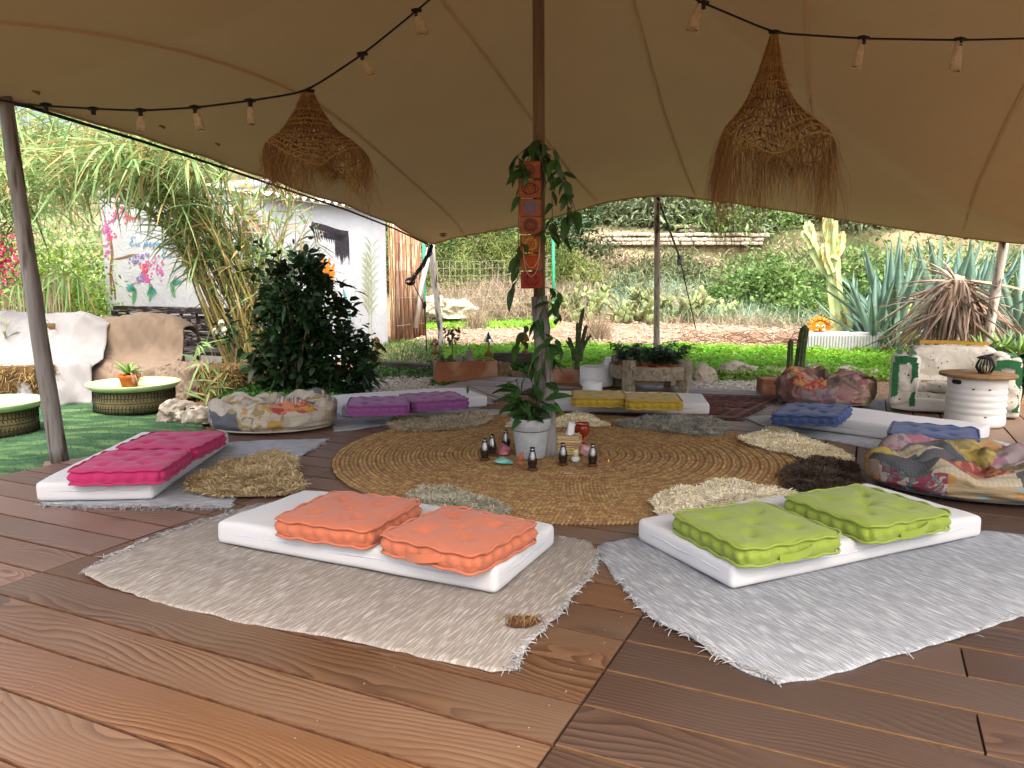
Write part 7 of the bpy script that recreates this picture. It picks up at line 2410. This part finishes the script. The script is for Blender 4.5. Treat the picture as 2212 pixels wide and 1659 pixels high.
# ------------------------------------------------------------------ clover bed, grasses
def tuftbed(name, poly, n_, L, W, m, zf, up=1.0, drp=.4, stations=(0, .5, 1), prof=(.5, 1, .2), jit=.5, zj=0.0):
    P = scatter_in(poly, n_)
    z = np.array([zf(*p) for p in P]) + rng.uniform(0, 1, n_) ** 2 * zj
    D = np.c_[rng.normal(size=(n_, 2)) * jit, np.full(n_, up) * rng.uniform(.3, 1, n_)]
    return struct(name, ribbons(np.c_[P, z], D, L * rng.uniform(.5, 1.3, n_), W * rng.uniform(.7, 1.2, n_), stations, prof, drp), m, 'stuff', True)
def mound(x, y): return hz(x, y, False) + .05 + .06 * nz((x, y, 0), 2.2, 4)
cb_ = np.array([atY(1200, 780, 9.4)[:2], atY(1960, 780, 9.3)[:2], atY(1960, 740, 11.0)[:2], atY(1400, 740, 11.2)[:2], atY(960, 740, 11.2)[:2], atY(960, 780, 10.0)[:2]])
bedV = densify(cb_, .2, .02)
struct('clover_mound', sheet(bedV, .15, lambda x, y: mound(x, y) - .01, .12), MT['clover_dark'], smooth=True)
tuftbed('clover', cb_, 26000, .06, .045, MT['clover'], mound, 1.0, .5, zj=.07)
fr_ = np.array([atY(1200, 820, 8.9)[:2], atY(1960, 815, 8.95)[:2], atY(1960, 800, 9.5)[:2], atY(1200, 800, 9.5)[:2]])
tuftbed('clover_fringe', fr_, 7000, .05, .035, MT['clover'], lambda x, y: hz(x, y, False) + .02, 1.0, .5, zj=.12)
lw = np.array([atY(800, 800, 9.2)[:2], atY(1180, 800, 9.1)[:2], atY(1180, 790, 9.9)[:2], atY(790, 790, 10.2)[:2]])
tuftbed('weeds', lw, 2600, .06, .035, MT['clover_dark'], lambda x, y: hz(x, y, False) + .0, 1.0, .5, zj=.1)
lw2 = np.array([atY(930, 840, 8.55)[:2], atY(1180, 832, 8.75)[:2], atY(1180, 826, 9.1)[:2], atY(930, 832, 8.9)[:2]])
tuftbed('weeds_front', lw2, 1200, .05, .03, MT['clover_dark'], lambda x, y: hz(x, y, False) + .0, 1.0, .5, zj=.04)
lw3 = np.array([at(470, 885, -.1)[:2], at(620, 882, -.1)[:2], at(740, 880, -.1)[:2], at(740, 850, -.1)[:2], at(470, 850, -.1)[:2]])
tuftbed('ground_cover', lw3, 6500, .055, .035, MT['clover_dark'], lambda x, y: -.12, 1.0, .5, zj=.13)
gp = np.array([atY(780, 770, 10.4)[:2], atY(960, 770, 10.3)[:2], atY(960, 745, 12.6)[:2], atY(780, 748, 12.8)[:2]])
tuftbed('grass', gp, 2600, .15, .008, MT['clover_dark'], lambda x, y: hz(x, y), 1.2, .4, (0, .5, 1), (1, .8, .1), .4)
gp2 = np.array([atY(900, 700, 14.2)[:2], atY(1200, 700, 14.2)[:2], atY(1200, 690, 15.4)[:2], atY(900, 690, 15.4)[:2]])
tuftbed('far_grass', gp2, 3500, .14, .02, MT['clover'], lambda x, y: hz(x, y), 1.2, .4, (0, .5, 1), (1, .8, .1), .5)
dg = np.array([atY(930, 660, 15.2)[:2], atY(1250, 660, 15.2)[:2], atY(1300, 640, 19.0)[:2], atY(900, 640, 19.0)[:2]])
tuftbed('dry_grass', dg, 7000, .75, .014, MT['dry_grass'], lambda x, y: hz(x, y), 1.3, .35, (0, .4, .75, 1), (1, .8, .6, .1), .45)
dg2 = np.array([atY(1200, 660, 16.0)[:2], atY(1960, 660, 13.5)[:2], atY(1960, 640, 17.0)[:2], atY(1200, 640, 21.0)[:2]])
tuftbed('scrub_grass', dg2, 8000, .45, .014, MT['dry_grass'], lambda x, y: hz(x, y), 1.3, .4, (0, .4, .75, 1), (1, .8, .6, .1), .6)
tuftbed('fennel', dg2, 6500, .4, .012, MT['fennel'], lambda x, y: hz(x, y), 1.3, .3, (0, .4, .75, 1), (1, .8, .6, .1), .5, .25)
hl = np.array([(-3, 19), (22, 17), (34, 45), (-8, 45)])
tuftbed('hillside_scrub', hl, 26000, .4, .03, MT['shrub_olive'], lambda x, y: hz(x, y), 1.0, .3, (0, .5, 1), (1, .9, .1), .7, .3)
# dry tuft by the fence, tall grass by the pole
for px, py, Y, lb in ((1030, 700, 14.3, 'dry straw grass tuft in front of the wire fence'), (1290, 735, 12.5, 'dry straw grass tuft behind the branching cactus')):
    c = atY(px, py, Y); c[2] = hz(c[0], c[1])
    o = thing('grass_tuft', lb, 'grass tuft', c)
    nn = 420
    D = np.c_[rng.normal(size=(nn, 2)) * .3, np.ones(nn)]
    part('blades', ribbons(rng.normal(size=(nn, 3)) * np.array([.09, .09, 0]), D, rng.uniform(.25, .75, nn), .008, (0, .4, .75, 1), (1, .8, .6, .1), rng.uniform(.1, .6, nn)), MT['dry_grass'], o)

# ------------------------------------------------------------------ hillside shrubs, pine, lentisk
gs = 'olive shrubs on the hillside'
for i in range(26):
    px = random.uniform(1180, 1760); Y = random.uniform(18, 23.6); d = ray(px, 560); x = d[0] / d[1] * Y
    m, lb, g = ((MT['shrub_olive'], 'low olive scrub on the bank below the terrace wall', 'olive scrub below the wall') if i % 3 else (MT['dry_grass'], 'dry straw coloured scrub on the bank below the terrace wall', 'dry scrub below the wall'))
    k = random.uniform(.35, .8)
    bush('scrub_bush', lb, (x, Y, hz(x, Y) - .05), k * 1.3, k, k * .8, 900, .16, .035, m, g, clumps=18, seed=300 + i, stems=3)
rS = random.Random(5)
for i in range(84):
    px = rS.uniform(880, 2300); Y = rS.uniform(25.2, 40) if i < 46 else rS.uniform(25.3, 29)
    d = ray(px, 500); x = d[0] / d[1] * Y
    k = rS.uniform(.7, 1.5)
    if i >= 46 and rS.random() < .5: px = rS.uniform(1300, 1700); x = ray(px, 500)[0] / ray(px, 500)[1] * Y
    ty = rS.random()
    if ty < .55: nm, lb, m, g = 'olive_shrub', 'dull olive shrub on the dry hillside', MT['shrub_olive'], gs
    elif ty < .8: nm, lb, m, g = 'green_shrub', 'fresh green shrub on the dry hillside', MT['shrub_bright'], 'green shrubs on the hillside'
    else: nm, lb, m, g = 'grey_shrub', 'grey green shrub on the dry hillside', MT['shrub_grey'], 'grey shrubs on the hillside'
    bush(nm, lb, (x, Y, hz(x, Y) - .1), 1.2 * k, 1.1 * k, 1.15 * k, 1500, .2, .085, m, g, clumps=26, seed=40 + i, stems=3)
for i, (px, py, Y, rx, rz) in enumerate(((1700, 610, 17, 1.25, 1.35), (1610, 600, 18, .8, .8), (1840, 600, 16.5, 1.1, 1.4), (1960, 590, 17, 1.4, 1.5), (2090, 600, 15.5, 1.3, 1.4), (2200, 600, 15, 1.2, 1.4), (1760, 640, 15.5, .8, .7), (1560, 640, 17, .6, .5))):
    c = atY(px, py, Y); z = hz(c[0], Y)
    bush('lentisk_bush', ['dense bright green lentisk bush below the end of the stone wall', 'bright green bush behind the agaves on the slope'][1 if px > 1800 else 0], (c[0], Y, z - .05), rx, rx * .8, rz, 4200, .12, .06, MT['shrub_bright'], 'bright green bushes on the slope', clumps=56, seed=90 + i, stems=7)
for i, (px, py, Y, rx, rz) in enumerate(((960, 620, 19.5, 1.3, 1.9), (1080, 625, 20, 1.3, 1.7), (1000, 560, 22, 1.6, 2.4), (1150, 600, 21, 1.2, 1.6), (1230, 610, 19, 1.0, 1.2), (860, 600, 21, 1.6, 2.6))):
    c = atY(px, py, Y); z = hz(c[0], Y)
    bush('pine_bush', 'yellow green drooping pine foliage behind the wire fence', (c[0], Y, z + .1), rx, rx * .8, rz, 7000, .13, .02, MT['pine'], 'pines behind the wire fence', cat='pine tree', clumps=60, seed=120 + i, stems=9, droop=.5, hollow=.4, tight=.5)
for i, (px, Y, rx, rz) in enumerate(((900, 23, 1.8, 2.2), (1040, 24, 1.9, 2.2), (1170, 23.5, 1.7, 2.0), (960, 21, 1.0, 1.2), (1110, 21.5, 1.0, 1.1))):  # dark foliage added to stand in for deep shade between the pines
    d = ray(px, 560); x = d[0] / d[1] * Y
    bush('dark_backing_shrub', 'dark leaved shrub added as shade in the gaps behind the pines', (x, Y, hz(x, Y) - .1), rx, rx, rz, 4200, .2, .06, MT['laurel'], 'dark shrubs added behind the pines', clumps=50, seed=160 + i, stems=4)

# ------------------------------------------------------------------ stone terrace walls, each stone a piece
def stone_wall(label, x0, x1, Y, top_px, bot_px, rows, seed):
    a = atY(x0, bot_px, Y); b = atY(x1, bot_px, Y)
    t_ = atY((x0 + x1) / 2, top_px, Y)[2]
    zb = a[2]
    o = thing('stone_wall', label, 'wall', (a[0], Y, zb))
    r_ = random.Random(seed)
    L = b[0] - a[0]
    Hh = t_ - zb
    V, F = box(L / 2, .16, Hh / 2 - .3, L, .25, Hh + .5)
    part('core', (V, F), MT['stone_dark'], o)
    vs_ = []
    for k in range(5):
        V, F = rbox(1, 1, 1, .16, 2, z0=False)
        V = V + np.array([[.07 * nz(v, 2, k), .07 * nz(v, 2, k + 7), .07 * nz(v, 2, k + 3)] for v in V])
        vs_.append(mesh(V, F, MT['stone_white'], True))
    z = 0
    for r in range(rows):
        h = Hh / rows
        x = -r_.uniform(0, .2)
        while x < L:
            w_ = r_.uniform(.14, .42)
            s_ = link('stone', r_.choice(vs_), o, (x + w_ / 2, r_.uniform(-.02, .03), z + h / 2 + (.04 * r_.random() if r == rows - 1 else 0)), (0, 0, r_.uniform(-.06, .06)))
            s_.scale = (w_ * .97, .3, h * r_.uniform(.88, .99))
            x += w_
        z += h
    return o
stone_wall('pale dry stone terrace wall on the hillside behind the far pole', 1300, 1640, 24.2, 505, 530, 3, 2)
stone_wall('upper course of pale stones stepped above the terrace wall', 1470, 1605, 24.9, 488, 503, 2, 3)

# ------------------------------------------------------------------ prickly pears
def pad_mesh(k):
    V, F = blob(.055, .014, .085, 2, .06, 2, k)
    return mesh(V + np.array([0, 0, .078]), F, MT['pear_pad'], True)
pads = [pad_mesh(k) for k in range(3)]
Vf, Ff = blob(.013, .013, .022, 1, .05)
fruit = mesh(Vf, Ff, MT['pear_fruit'], True)
from mathutils import Quaternion
def prickly(label, px, py, Y, n_, spread, seed, H=1.0):
    c = atY(px, py, Y); c[2] = hz(c[0], c[1])
    o = thing('prickly_pear', label, 'cactus', c)
    r_ = random.Random(seed)
    tips = [(Vector((r_.uniform(-spread, spread), r_.uniform(-spread * .5, spread * .5), 0)), Quaternion((0, 0, 1), r_.uniform(0, 6.28)) , 0) for _ in range(max(4, n_ // 9))]
    cnt = 0
    while cnt < n_ and tips:
        i = r_.randrange(len(tips))
        p, q, lv = tips[i]
        if lv > 9 or p.z > H: tips.pop(i); continue
        k = r_.uniform(.75, 1.15) * (1.15 if lv == 0 else 1)
        qq = q @ Quaternion((0, 1, 0), r_.uniform(-.75, .75)) @ Quaternion((1, 0, 0), r_.uniform(-.4, .4)) @ Quaternion((0, 0, 1), r_.uniform(-.9, .9))
        if (qq @ Vector((0, 0, 1))).z < .1: continue
        s_ = bpy.data.objects.new('pad', r_.choice(pads)); col.objects.link(s_); s_.parent = o
        s_.location = p; s_.rotation_mode = 'QUATERNION'; s_.rotation_quaternion = qq; s_.scale = (k, k, k)
        e = p + qq @ Vector((r_.uniform(-.03, .03), 0, .145)) * k
        tips.append((e, qq, lv + 1))
        if r_.random() < .4: tips.append((e, qq @ Quaternion((0, 0, 1), 1.2), lv + 1))
        if lv > 1 and r_.random() < .5:
            f_ = link('fruit', fruit, o, p + qq @ Vector((r_.uniform(-.04, .04), 0, .155)) * k)
        cnt += 1
    return o
prickly('sprawling pale prickly pear thicket between the fence post and the far pole', 1300, 660, 15.2, 300, 1.15, 3, 1.05)
prickly('prickly pear clump with dark fruit behind the black strap', 1490, 640, 15.8, 280, .85, 4, .95)
prickly('low prickly pear clump behind the vine wrapped pole', 1235, 665, 15.4, 120, .5, 5, .8)
prickly('small prickly pear growing on the slope behind the agaves', 1955, 620, 11.5, 50, .35, 6, .7)
pp0 = atY(1562, 757, 11.0); pp0[2] = mound(pp0[0], pp0[1])
o = thing('prickly_pear', 'single pale prickly pear stem rising from the clover bed', 'cactus', pp0)
for z, k, rr in ((0, .75, .1), (.17, .6, .25)):
    s_ = link('pad', pads[0], o, (.02 * z, 0, z), (0, rr, .4)); s_.scale = (k * .6, k * 1.3, k * .95)

# ------------------------------------------------------------------ candelabra cactus, white trough, sun ornament
ct = atY(1795, 715, 11.6); ct[2] = hz(ct[0], ct[1])
o = thing('candelabra_cactus', 'tall pale candelabra cactus with scarred upright arms', 'cactus', ct)
def cact_arm(pts, r, nm='arm', ribs=5):
    C = curve3([atY(x, y, Y) for x, y, Y in pts], 18)
    sd = ribs * 2
    V, F = tube(C, r, sd)
    V = V.reshape(-1, 3)
    n_ = len(C)
    for i in range(n_):
        s = i / (n_ - 1)
        for k in range(sd):
            q = i * sd + k
            f = (1.12 + .1 * math.sin(i * 1.7)) if k % 2 else .62
            if s > .93: f *= .55
            V[q] = C[i] + (V[q] - C[i]) * f
    part(nm, (V, F), MT['cactus_pale'], o, False, world=True)
yb = 11.6
cact_arm([(1808, 722, yb), (1803, 640, yb), (1797, 560, yb), (1790, 470, yb), (1789, 440, yb)], .1, 'trunk')
cact_arm([(1800, 600, yb), (1775, 575, yb), (1755, 540, yb), (1748, 500, yb), (1743, 478, yb)], .075)
cact_arm([(1755, 535, yb - .1), (1745, 515, yb - .1), (1733, 500, yb - .1)], .055)
cact_arm([(1802, 560, yb - .1), (1818, 535, yb - .1), (1820, 500, yb - .1)], .055)
cact_arm([(1796, 590, yb - .1), (1783, 560, yb - .1), (1779, 525, yb - .1)], .055)
cact_arm([(1800, 610, yb), (1822, 660, yb), (1838, 718, yb - .1)], .06)
wt = atY(1815, 742, 11.0)
wt = atY(1814, 760, 10.9)
rzw = R(-4)
w_o = thing('white_trough', 'white ribbed concrete trough standing on the clover bed', 'planter', wt, rzw)
Lw, Hw = 166 / FPX * 10.9, .285
V, F = rbox(Lw, .3, Hw, .012, 2); part('body', (V, F), MT['trough_white'], w_o, False)
for k in range(24):
    V, F = rbox(.02, .03, Hw * .72, .005, 1)
    part('rib', (V + np.array([-Lw * .44 + k * Lw * .88 / 23, -.156, Hw * .14]), F), MT['trough_white'], w_o, False)
V, F = rbox(Lw * .96, .26, .1, .01, 1); part('foot', (V + np.array([0, .02, -.1]), F), MT['sleeper'], w_o, False)
sp_ = atY(1770, 707, 10.85)
so = thing('sun_ornament', 'smiling yellow ceramic sun ornament on the white trough', 'ornament', (sp_[0], sp_[1], wt[2] + Hw))
zc = sp_[2] - (wt[2] + Hw)
so.scale = (1.25, 1.25, 1.25); zc /= 1.25
V, F = blob(.085, .03, .075, 3, 0); part('face', (V + np.array([0, 0, zc]), F), MT['sun_yellow'], so)
for k in range(17):
    a = -.25 + k / 16 * (math.pi + .5)
    L = .085 if k % 2 else .06
    P = [(math.cos(a) * r, 0, zc + math.sin(a) * r * .95) for r in (.07, .07 + L * .5, .075 + L)]
    part('ray', tube(P, [.018, .013, .002], 6), MT['sun_orange'] if k % 2 else MT['sun_yellow'], so)
for sx in (-1, 1):
    V, F = blob(.02, .012, .02, 2, 0); e_ = part('eye', (V + np.array([sx * .032, -.028, zc + .012]), F), MT['eye_white'], so)
    V, F = blob(.009, .006, .009, 2, 0); part('pupil', (V + np.array([sx * .032, -.039, zc + .012]), F), MT['eye_dark'], e_)
    V, F = blob(.022, .012, .018, 2, 0); part('cheek', (V + np.array([sx * .038, -.026, zc - .028]), F), MT['mush_white'] if sx > 0 else MT['sun_yellow'], so)
V, F = blob(.012, .014, .02, 2, 0); part('nose', (V + np.array([0, -.034, zc - .008]), F), MT['sun_yellow'], so)
part('mouth', tube([(-.02, -.03, zc - .036), (0, -.031, zc - .044), (.02, -.03, zc - .036)], .004, 5), MT['mush_red'], so)

# ------------------------------------------------------------------ agaves
ag_me = [mesh(*thick_leaf(1.0, w_, .035, 10, c_, .75), MT['agave'], True) for w_, c_ in ((.125, .12), (.11, .3), (.12, -.08))]
agy = mesh(*thick_leaf(1.0, .12, .03, 10, .3, .75), MT['agave_yellow'], True)
def agave(label, px, py, Y, n_, k, seed, up=.5, zz=None):
    c = atY(px, py, Y)
    if zz is None: c[2] = hz(c[0], c[1])
    o = thing('agave', label, 'agave', c)
    r_ = random.Random(seed)
    for i in range(n_):
        a = i * 2.39996
        el = R(32) + R(54) * (i / n_) ** (1 - up * .4)
        me = agy if r_.random() < .06 else r_.choice(ag_me)
        d = (math.cos(a) * math.cos(el), math.sin(a) * math.cos(el), math.sin(el))
        put_leaf(o, c + np.array([math.cos(a) * .06, math.sin(a) * .06, .08 + .1 * i / n_]), d, k * r_.uniform(.8, 1.1), r_.uniform(-.15, .15), me)
    return o
agave('big blue green agave beside the candelabra cactus', 1935, 640, 11.2, 30, 1.5, 1)
agave('low spreading agave in front of the bigger blue green one', 1890, 680, 10.9, 22, 1.05, 2)
agave('upright blue agave behind the dried agave', 2040, 600, 12.2, 28, 1.6, 3)
agave('tall blue agave between the dried agave and the white leaning pole', 2105, 600, 12.0, 28, 1.55, 4)
agave('large agave beyond the white leaning pole', 2210, 630, 10.6, 30, 1.4, 5)
agave('small green agave pup beside the dried leaves', 1935, 720, 10.6, 14, .5, 6)
agave('agave pup growing under the large agave by the pole', 2190, 700, 10.0, 14, .4, 7)
agave('pale agave at the foot of the lentisk bush', 1845, 665, 12.0, 16, .95, 8)
dl_me = [mesh(*thick_leaf(1.0, w_, .012, 12, c_, .6), MT['dead_agave'], True) for w_, c_ in ((.05, .4), (.04, .6), (.055, .25), (.035, .7), (.045, .1))]
dc = atY(2068, 612, 9.6)
o = thing('dried_agave', 'collapsed dried agave with drooping brown leaves behind the sofa', 'dead plant', (dc[0], dc[1], hz(dc[0], dc[1])))
r_ = random.Random(9)
for i in range(210):
    a = r_.uniform(0, 6.283)
    el = r_.uniform(-1.3, .3)
    put_leaf(o, dc + np.array([math.cos(a) * .1, math.sin(a) * .1, r_.uniform(-.35, .06)]), (math.cos(a), math.sin(a), el), r_.uniform(.4, 1.05), r_.uniform(-1.2, 1.2), r_.choice(dl_me), 'dead_leaf')
for i in range(80):
    a = r_.uniform(-2.9, -.2)
    b_ = dc + np.array([math.cos(a) * .14, math.sin(a) * .14, r_.uniform(-.1, .02)])
    put_leaf(o, b_, (math.cos(a) * .55, math.sin(a) * .4, -.75), r_.uniform(.7, .95), r_.uniform(-.3, .3), r_.choice(dl_me), 'dead_leaf')
for i in range(14):
    a = r_.uniform(1.5, 4.2)
    put_leaf(o, dc, (math.cos(a) * .8, math.sin(a) * .4, r_.uniform(.3, .8)), r_.uniform(.4, .75), r_.uniform(-.5, .5), r_.choice(dl_me), 'dead_leaf')
V, F = blob(.1, .1, .1, 3, .3, 3, 2); part('stump', (V + np.array([0, 0, dc[2] - hz(dc[0], dc[1])]), F), MT['dead_agave'], o)
part('stalk', tube([(0, 0, 0), (0, 0, (dc[2] - hz(dc[0], dc[1])))], .1, 8), MT['bark'], o)
# dry twigs piled behind the trough
tw = thing('twig_pile', 'tangle of dry twigs on the bank beside the white trough', 'twigs', (atY(1640, 735, 12)[0], 12, hz(atY(1640, 735, 12)[0], 12)))
it = []
for i in range(130):
    x = random.uniform(-1.3, 1.2); y = random.uniform(-.4, .4); a = random.uniform(0, 6.28); L = random.uniform(.15, .5)
    z = random.uniform(.0, .18)
    it.append(tube([(x, y, z), (x + math.cos(a) * L * .5, y + math.sin(a) * L * .3, z + random.uniform(-.03, .1)), (x + math.cos(a) * L, y + math.sin(a) * L * .6, z + random.uniform(-.06, .08))], [.007, .006, .003], 4))
tm = part('twigs', join(*it), MT['dead_leaf'], tw); tm['kind'] = 'stuff'
# strap leaved plants behind the sofa
st_me = [mesh(*thick_leaf(.42, w_, .008, 10, c_, .8), MT['aloe'], True) for w_, c_ in ((.05, .5), (.045, .8), (.05, .25))]
for i, (px, py, Y, lb) in enumerate(((2120, 745, 8.2, 'bright strap leaved plant behind the sofa near the dried agave'), (2165, 742, 8.3, 'bright strap leaved plant behind the sofa between two others'), (2205, 750, 8.0, 'bright strap leaved plant behind the gap between the two sofas'))):
    c = atY(px, py + 25, Y)
    o = thing('strap_plant', lb, 'plant', (c[0], c[1], hz(c[0], c[1])))
    for k in range(26):
        a = random.uniform(0, 6.28)
        put_leaf(o, np.array([c[0], c[1], c[2]]), (math.cos(a) * .8, math.sin(a) * .8, random.uniform(.5, 1.2)), random.uniform(.7, 1.1), 0, st_me[k % 3])
    part('root', tube([(0, 0, 0), (0, 0, c[2] - hz(c[0], c[1]) + .02)], .03, 6), MT['bark'], o)
# split leaf plant and a banana-like leaf at the far side
def split_leaf(L, W):
    V, F = [], []
    n_ = 15
    V.append((0, 0, 0))
    for i in range(n_):
        a = -2.3 + 4.6 * i / (n_ - 1)
        r = L * (.55 + .45 * math.cos(a * .6)) * (1 if i % 2 else .72)
        V.append((r * math.cos(a), r * math.sin(a) * W, -.15 * r))
    F = [(0, i, i + 1) for i in range(1, n_)]
    return V, F
ml = mesh(*split_leaf(.2, .9), MT['laurel'], False)
c = atY(2205, 800, 7.0)
o = thing('split_leaf_plant', 'dark split leaf plant between the two painted sofas', 'plant', (c[0], c[1], -.1))
for k in range(14):
    px, py = random.uniform(2188, 2235), random.uniform(755, 830)
    q = atY(px, py, 7.0 + random.uniform(-.15, .2))
    part('stem', tube([(0, 0, 0), tuple((q - np.array([c[0], c[1], -.1])) * .6 + np.array([0, 0, .05])), tuple(q - np.array([c[0], c[1], -.1]))], .005, 5), MT['cactus'], o)
    put_leaf(o, q, (random.uniform(-.6, .4), -.7, random.uniform(-.2, .4)), random.uniform(.6, 1.0), None, ml)
c = atY(2215, 660, 8.0)
o = thing('banana_plant', 'broad dark banana leaf reaching in beside the large agave', 'plant', (c[0] + .5, c[1], 0))
lm = mesh(*broadleaf(.9, .28, .2, .25, 14), MT['laurel'], True)
part('stem', tube([(0, 0, 0), (-.05, 0, 1.0)], .04, 8), MT['cactus'], o)
for d, k in (((-1, -.2, -.05), .95), ((-.6, -.4, .7), .8), ((.5, .1, .6), .9)):
    put_leaf(o, np.array([c[0] + .45, c[1], 1.0]), d, k, .4, lm)
# small sapling by the corner pole, weeds at the house foot
c = atY(976, 768, 9.9); c[2] = hz(c[0], c[1])
o = thing('sapling', 'little leafy sapling behind the long trough near the corner pole', 'sapling', c)
tp = atY(976, 725, 9.9) - c
part('trunk', tube([(0, 0, 0), (.01, 0, tp[2] * .5), tuple(tp)], .008, 6), MT['bark'], o)
nn = 70
P = tp[None] + rng.normal(size=(nn, 3)) * np.array([.06, .06, .05])
part('crown', ribbons(P, unit(nn) + np.array([0, 0, .1]), .07, .026, (0, .3, .7, 1), (.4, 1, .7, .05), .3), MT['laurel'], o)
